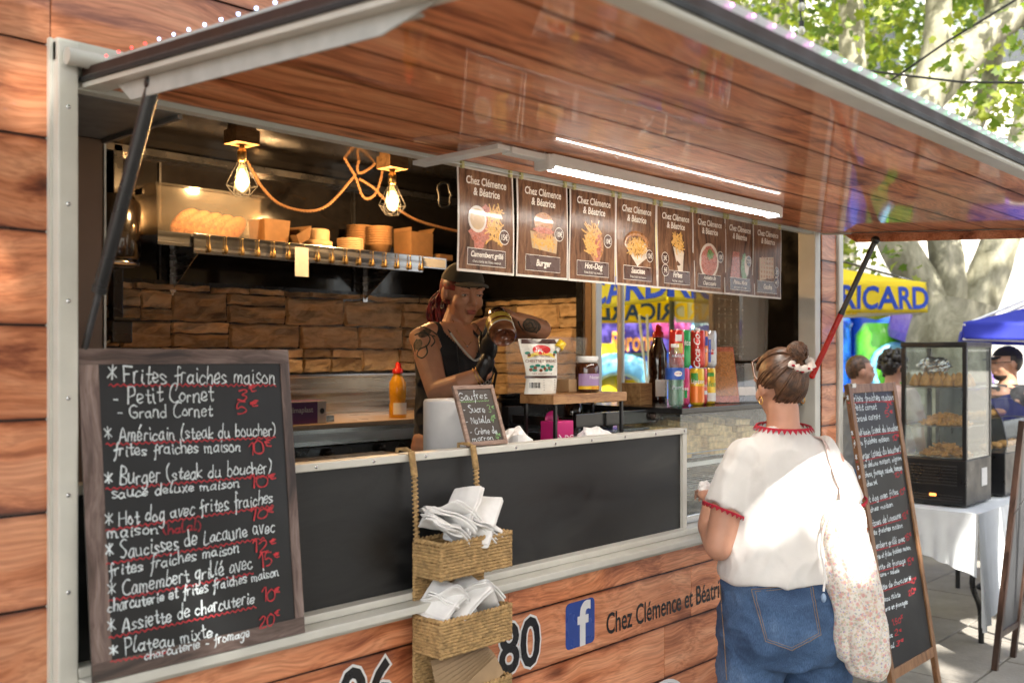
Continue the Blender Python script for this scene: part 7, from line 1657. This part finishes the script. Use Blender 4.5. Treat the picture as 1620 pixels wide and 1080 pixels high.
ip('purple_block', MB().box(-.30, .30, -.3, .3, -.28, .28, bev=.12, M=Matrix.Translation(V(11.8, 4.6, 2.0) + RGT * .28) @ Matrix.Rotation(R(14), 4, 'X') @ Matrix.Rotation(TH + .2, 4, 'Z')), IP)
ip('purple_arm', MB().tube([V(12.0, 5.0, 1.9), V(12.2, 5.6, 1.5), V(12.3, 5.7, .3)], [.3, .28, .3], 16), IP)
ip('blue_pillar', MB().tube([V(12.4, 3.95, 0), V(12.4, 3.95, 1.95), V(12.4, 4.1, 2.1)], [.24, .26, .18], 18), IB)
ip('yellow_wall', MB().tube([V(12.6, 1.1, .2), V(12.6, 1.1, 1.75)], .34, 18).tube([V(12.6, 1.75, .2), V(12.6, 1.75, 1.3)], .34, 18), IY)
ip('pale_blue_arch', MB().tube([V(12.2, 1.3 + .5 * math.cos(a), 1.0 + .5 * math.sin(a)) for a in [k * .26 for k in range(13)]], .14, 12), IL)
ip('pink_ball', MB().ball(V(12.8, 1.95, 2.0), (.36, .36, .26), 18, 12), IK); ip('pale_blue_roll', MB().tube([V(12.9, 1.4, 1.75), V(12.9, 2.7, 1.95)], .2, 14), IL)
ip('blue_slide', MB().tube([V(12.3, 2.5, 1.8), V(11.9, 2.1, 1.2), V(11.6, 1.9, .4)], .26, 14), IB)
ip('white_rope', MB().tube([V(9.8, 1.25, 2.0), V(9.9, 1.32, 1.5), V(9.9, 1.36, 1.1)], .012, 6).tube([V(9.8, 1.33, 2.0), V(9.9, 1.36, 1.5), V(9.95, 1.37, 1.1)], .012, 6), WHITE)
# ------------------------------------------------------------------ ground, trees, background
def ground_mat():
    m, N, L, P = nt('stone_paving')
    tc = N.new('ShaderNodeTexCoord'); n1 = N.new('ShaderNodeTexNoise'); n1.inputs['Scale'].default_value = 1.3; n1.inputs['Detail'].default_value = 10; n1.inputs['Roughness'].default_value = .7
    L.new(tc.outputs['Object'], n1.inputs['Vector'])
    cr = ramp(N, [(.3, (.16, .145, .125)), (.55, (.27, .25, .215)), (.75, (.36, .335, .29))]); L.new(n1.outputs['Fac'], cr.inputs[0]); L.new(cr.outputs[0], P.inputs['Base Color'])
    P.inputs['Roughness'].default_value = .8
    n2 = N.new('ShaderNodeTexNoise'); n2.inputs['Scale'].default_value = 60; L.new(tc.outputs['Object'], n2.inputs['Vector'])
    bp = N.new('ShaderNodeBump'); bp.inputs['Distance'].default_value = .003; L.new(n2.outputs['Fac'], bp.inputs['Height']); L.new(bp.outputs[0], P.inputs['Normal'])
    return m
GR = ground_mat()
ground = struct('ground', MB().box(-80, 120, -80, 100, -0.3, -0.012), GR)
rr = random.Random(11)
slabs = MB()
yy = -2.2
while yy < 2.2:
    dy = rr.uniform(.38, .6); xx = 4.1 + rr.uniform(0, .4)
    while xx < 7.5:
        dx = rr.uniform(.45, .9)
        obj('paving_slab', MB().box(0, dx - .012, 0, dy - .012, -.02, rr.uniform(-.002, .002), bev=.004), GR, parent=ground, loc=(xx, yy, 0))
        xx += dx
    yy += dy
# ------------------------------------------------------------------ plane trees
def bark_mat():
    m, N, L, P = nt('plane_bark'); tc = N.new('ShaderNodeTexCoord'); mp = N.new('ShaderNodeMapping'); mp.inputs['Scale'].default_value = (5, 5, 3); L.new(tc.outputs['Object'], mp.inputs[0])
    n1 = N.new('ShaderNodeTexNoise'); n1.inputs['Scale'].default_value = 1.2; n1.inputs['Detail'].default_value = 8; n1.inputs['Roughness'].default_value = .65; n1.inputs['Distortion'].default_value = .6; L.new(mp.outputs[0], n1.inputs[0])
    cr = ramp(N, [(.34, (.13, .12, .075)), (.45, (.20, .19, .13)), (.55, (.28, .265, .19)), (.66, (.38, .355, .27))]); cr.color_ramp.interpolation = 'LINEAR'; L.new(n1.outputs['Fac'], cr.inputs[0]); L.new(cr.outputs[0], P.inputs['Base Color'])
    P.inputs['Roughness'].default_value = .85; bp = N.new('ShaderNodeBump'); bp.inputs['Distance'].default_value = .012; L.new(n1.outputs['Fac'], bp.inputs['Height']); L.new(bp.outputs[0], P.inputs['Normal']); return m
BARK = bark_mat()
def leaf_mat():
    m, N, L, P = nt('plane_leaves'); oi = N.new('ShaderNodeTexCoord'); nz = N.new('ShaderNodeTexNoise'); nz.inputs['Scale'].default_value = 1.7; nz.inputs['Detail'].default_value = 4; L.new(oi.outputs['Object'], nz.inputs[0])
    wn_ = N.new('ShaderNodeTexWhiteNoise'); ge = N.new('ShaderNodeNewGeometry'); L.new(ge.outputs['Random Per Island'], wn_.inputs[0]) if 'Random Per Island' in ge.outputs else None
    mm = N.new('ShaderNodeMath'); mm.operation = 'MULTIPLY_ADD'; mm.inputs[1].default_value = .5; L.new(wn_.outputs['Value'], mm.inputs[0]); L.new(nz.outputs['Fac'], mm.inputs[2])
    cr = ramp(N, [(.35, (.035, .065, .012)), (.65, (.095, .15, .022)), (.95, (.22, .25, .04))]); L.new(mm.outputs[0], cr.inputs[0]); L.new(cr.outputs[0], P.inputs['Base Color']); P.inputs['Roughness'].default_value = .5
    tr = N.new('ShaderNodeBsdfTranslucent'); s_ = N.new('ShaderNodeVectorMath'); s_.operation = 'MULTIPLY'; s_.inputs[1].default_value = (1.8, 1.9, .8); L.new(cr.outputs[0], s_.inputs[0]); L.new(s_.outputs[0], tr.inputs[0])
    mx = N.new('ShaderNodeMixShader'); mx.inputs[0].default_value = .5; L.new(P.outputs[0], mx.inputs[1]); L.new(tr.outputs[0], mx.inputs[2]); L.new(mx.outputs[0], N['Material Output'].inputs[0]); return m
LEAF = leaf_mat()
import numpy as np
_lobes = [(0, -.5), (.18, -.28), (.5, -.22), (.34, .0), (.46, .22), (.2, .2), (0, .5), (-.2, .2), (-.46, .22), (-.34, .0), (-.5, -.22), (-.18, -.28)]
def leaf_mesh(name, P, size, seed, droop=.5):
    """one mesh of five-lobed leaves at the points P (numpy n x 3)"""
    rg = np.random.default_rng(seed); n = len(P); Lb = np.array(_lobes); k = len(Lb)
    nrm = rg.normal(size=(n, 3)) * .6 + np.array([0, 0, 1.0]) * droop; nrm /= np.linalg.norm(nrm, axis=1)[:, None]
    a = rg.normal(size=(n, 3)); a -= nrm * (a * nrm).sum(1)[:, None]; a /= np.linalg.norm(a, axis=1)[:, None]; b = np.cross(nrm, a)
    s_ = size * rg.uniform(.55, 1.2, n)
    co = P[:, None, :] + (a[:, None, :] * Lb[None, :, 0:1] + b[:, None, :] * Lb[None, :, 1:2] - nrm[:, None, :] * (np.abs(Lb[None, :, 0:1]) * .35)) * s_[:, None, None]
    me = bpy.data.meshes.new(name); me.vertices.add(n * k); me.vertices.foreach_set('co', co.reshape(-1).astype(np.float32))
    me.loops.add(n * k); me.loops.foreach_set('vertex_index', np.arange(n * k, dtype=np.int32)); me.polygons.add(n)
    me.polygons.foreach_set('loop_start', np.arange(0, n * k, k, dtype=np.int32)); me.update(calc_edges=True); me.validate(); return me
def clumps(centres, per, rad, seed):
    rg = np.random.default_rng(seed); out = []
    for c in centres:
        q = rg.normal(size=(per, 3)) * np.array([1, 1, .65]) * rad * rg.uniform(.5, 1.2); out.append(np.array(c)[None, :] + q)
    return np.concatenate(out)
def branch(mb, pts, r, n=12):
    P = smooth2([Vector(p) for p in pts], 5); m = len(P); rr_ = [r[0] + (r[1] - r[0]) * i / (m - 1) for i in range(m)]
    rr_ = [q * (1 + .10 * noise.noise(Vector((i * .6, q * 9, pts[0][0])))) for i, q in enumerate(rr_)]; mb.tube(P, rr_, n)
def plane_tree(label, base, limbs, leafP, leafsize, seed, trunk):
    t = thing('plane_tree', label, 'tree', base, group='plane trees around the stalls')
    m = MB(); branch(m, trunk[0], trunk[1], 18); obj('trunk', m, BARK, parent=t, world=True)
    for l, r in limbs: m = MB(); branch(m, l, r, 12); obj('limb', m, BARK, parent=t, world=True)
    o = obj('crown', leaf_mesh('crown', leafP, leafsize, seed), LEAF, parent=t, world=True); o['kind'] = 'stuff'
    return t
def A(px, py, dep): return atD(px, py, dep)
rgl = np.random.default_rng(5)
# main tree behind the stall
D = 10.0; bs_ = A(1500, 565, D)
trk = ([(bs_.x, bs_.y, 0), tuple(A(1497, 620, D)), tuple(A(1500, 540, D)), tuple(A(1512, 478, D))], (.46, .36))
lm = [(([A(1490, 520, D), A(1450, 440, D), A(1405, 360, D), A(1368, 250, D), A(1350, 120, D), A(1345, -60, D)]), (.21, .12)),
      (([A(1505, 505, D), A(1502, 440, D), A(1490, 360, D), A(1478, 260, D), A(1462, 165, D), A(1455, 120, D)]), (.17, .145)),
      (([A(1458, 170, D), A(1478, 90, D), A(1485, 20, D), A(1480, -80, D)]), (.15, .12)),
      (([A(1452, 175, D), A(1500, 118, D), A(1560, 55, D), A(1640, -10, D), A(1720, -120, D)]), (.19, .15)),
      (([A(1530, 520, D), A(1560, 445, D), A(1585, 370, D), A(1612, 260, D), A(1650, 120, D), A(1660, -50, D)]), (.21, .15)),
      (([A(1520, 330, 10.6), A(1530, 230, 10.6), A(1560, 150, 10.6), A(1575, 60, 10.6), A(1560, -40, 10.6)]), (.12, .07))]
cc = []
for _ in range(300):
    px = rgl.uniform(1040, 1800); py = rgl.uniform(-420, 250) ; dp_ = rgl.uniform(8.0, 12.5)
    if px > 1290 and py > -60: dp_ = rgl.uniform(10.6, 13.0)
    if py > -60 and rgl.random() < .5: continue
    if px > 1480 and 40 < py < 300 and rgl.random() < .9: continue
    if py > 110 and rgl.random() < .55: continue
    cc.append(tuple(A(px, py, dp_)))
cc += [tuple(A(x, y, 9)) for x, y in ((1590, 120), (1610, 150), (1600, 170), (1340, 385), (1350, 400), (1330, 20), (1360, 130), (1560, 260))]
plane_tree('big plane tree with forked mottled trunk behind the stall', (bs_.x, bs_.y, 0), lm, clumps(cc, 60, .36, 3), .115, 3, trk)
# two further trees
for (lab, px, dep, sd, lean) in (('slim plane tree with pale trunk left of the big forked one', 1325, 14.5, 8, 10), ('distant plane tree with pale trunk showing over the hatch edge', 1245, 16.0, 9, -14), ('plane tree at the far right behind the violet parasol', 1680, 13, 10, -30)):
    b0 = A(px, 565, dep); l0 = [[A(px + lean * .2, 300, dep), A(px + lean * .6, 80, dep), A(px + lean * 1.5, -150, dep)]]
    lims = [([Vector(p) for p in l0[0]], (.22, .1)), ([A(px, 200, dep), A(px + 60, 60, dep), A(px + 150, -60, dep)], (.14, .06)), ([A(px, 180, dep), A(px - 50, 40, dep), A(px - 130, -80, dep)], (.13, .06))]
    cc2 = [tuple(A(px + rgl.uniform(-330, 330), rgl.uniform(-380, 140), dep + rgl.uniform(-1.5, 1.5))) for _ in range(75)]
    plane_tree(lab, (b0.x, b0.y, 0), lims, clumps(cc2, 40, .6, sd), .16, sd, ([(b0.x, b0.y, 0), A(px, 450, dep), A(px + lean * .2, 300, dep)], (.32, .22)))
# shade tree behind the photographer: unseen, crown shaped with gaps towards chosen sunlit spots
holes = [(A(1310, 745, 3.12), .10), (A(1345, 870, 3.05), .05), (A(1500, 850, 5.3), .42), (atZ(1445, 1060, 0), .17), (atZ(1590, 1000, 0), .25), (atZ(1520, 930, 0), .12), (atZ(1480, 1010, 0), .07), (A(1420, 960, 4.9), .03), (A(1585, 590, 6.5), .2), (atZ(1650, 900, 0), .5), (A(1240, 1040, 3.1), .04), (A(1490, 640, 5.4), .10), (atY(30, 270, 0), .0), (atY(60, 120, 0), .02), (atY(1095, 1010, 0), .05), (atY(345, 950, -.08), .02)]
n = 27000; P = np.stack([rgl.uniform(-7.5, 6.5, n), rgl.uniform(-9.6, -2.4, n), rgl.uniform(6.2, 9.2, n)], 1)
sd_ = np.array(SUN_DIR[:])
keep = np.ones(n, bool)
for h, r in holes:
    d = P - np.array(h[:]); tt = d @ sd_; q = np.linalg.norm(d - tt[:, None] * sd_[None, :], axis=1); keep &= ~((q < r + .07) & (tt > 0))
keep &= ~((rgl.random(n) < 0.0))
P = P[keep]
plane_tree('big unseen plane tree, crown shaped for dappled light, behind the photographer', (-2.5, -8.5, 0), [([(-2.5, -8.5, 3), (-4.5, -9.5, 5), (-7, -11, 7)], (.28, .1)), ([(-2.5, -8.5, 3), (-1.5, -10.2, 5.2), (0, -12, 7.2)], (.26, .1)), ([(-2.5, -8.5, 3.2), (-1, -7, 5.6), (2, -5.4, 7.3), (4, -4.5, 7.8)], (.28, .08)), ([(-2.5, -8.5, 3.2), (-3.8, -6.6, 5.5), (-5, -4.8, 7.2)], (.24, .08))], P, .30, 17, ([(-2.5, -8.5, 0), (-2.55, -8.5, 1.6), (-2.5, -8.5, 3.2)], (.5, .36)))
# ------------------------------------------------------------------ buildings round the square
PLA = pbr('pale_plaster', (.56, .52, .46), .9, var=.12, nscale=1.5, bump=.004, bscale=20); STW = stone_mat('rubble_wall', (.16, .15, .14), (.28, .27, .25), (.38, .37, .34))
SHU = pbr('grey_shutter', (.22, .25, .27), .7); DGL = pbr('dark_window', (.03, .035, .04), .1, var=0)
def building(name, label, a, b, h, wins, rows, z0=0):
    a, b = Vector((*a, 0)), Vector((*b, 0)); e_ = (b - a).normalized(); L1 = (b - a).length; nn = Vector((e_.y, -e_.x, 0)); Mx = Matrix((e_, -nn, Vector((0, 0, 1)))).transposed().to_4x4(); Mx.translation = a
    t = thing(name, label, 'building', a); 
    obj('wall', MB().box(0, L1, 0, 8, 0, h, M=Mx), PLA, parent=t, world=True); obj('plinth', MB().box(-.03, L1 + .03, -.06, -.001, 0, 3.6, M=Mx), STW, parent=t, world=True); obj('cornice', MB().box(-.2, L1 + .2, -.3, -.002, h - .3, h, M=Mx), PLA, parent=t, world=True)
    obj('roof', MB().prism([(-.4, 0), (8.4, 0), (4, 2.2)], L1 + .6, M=Mx @ Matrix(((0, 0, 1, -.3), (1, 0, 0, 0), (0, 1, 0, h + .002), (0, 0, 0, 1)))), pbr('roof_tiles', (.30, .12, .07), .9, var=.3, nscale=8), parent=t, world=True)
    for r_ in range(rows):
        for k in range(wins):
            x = L1 * (k + .5) / wins; z = 4.4 + 3.2 * r_
            w_ = obj('window', MB().box(x - .5, x + .5, -.05, -.003, z, z + 1.7, M=Mx), DGL, parent=t, world=True)
            obj('sill', MB().box(x - .6, x + .6, -.16, -.051, z - .1, z, M=Mx), PLA, parent=w_, world=True); [obj('shutter', MB().box(x + q, x + q + .48, -.07, -.004, z, z + 1.7, M=Mx), SHU, parent=w_, world=True) for q in (-1.0, .52)]
    return t
building('plaster_house', 'pale plaster house with grey shutters beyond the plane trees', dl(24, -3), dl(19, 16), 12, 8, 2)
building('side_house', 'long pale house behind the truck across the square', dl(22, -26), dl(25.5, -4), 11, 9, 2)
building('opposite_house', 'pale plaster house on the near side of the square behind the photographer', (18, -24), (-22, -22), 9.5, 10, 1)
# ------------------------------------------------------------------ overhead cables and festoon bulbs
one('overhead_cable', MB().tube([A(1340, 108, 8.6), A(1420, 118, 8.4), A(1520, 130, 8.2), A(1700, 132, 8)], .010, 6), RUB, 'black overhead cable running level past the big plane tree', 'cable')
one('overhead_cable', MB().tube([A(1400, 134, 8.6), A(1500, 65, 8.2), A(1640, -20, 8)], .010, 6), RUB, 'black overhead cable rising steeply to the right across the limb', 'cable')
t = thing('festoon_lights', 'hanging festoon cable with clear bulbs above the hatch edge', 'string lights', A(1268, 20, 6.5))
obj('cord', MB().tube([A(1268, -120, 6.5), A(1268, -10, 6.5), A(1266, 20, 6.5), A(1268, 34, 6.5)], .005, 6), RUB, parent=t, world=True)
for x, y in ((1268, 0), (1268, 38)): 
    obj('socket', MB().tube([A(x, y - 4, 6.5), A(x, y + 4, 6.5)], .016, 10), RUB, parent=t, world=True); obj('bulb', MB().ball(A(x, y + 11, 6.5), (.024, .024, .032), 12, 8), pbr('clear_bulb_%d' % y, (.7, .7, .62), .08, trans=.6, var=0), parent=t, world=True)
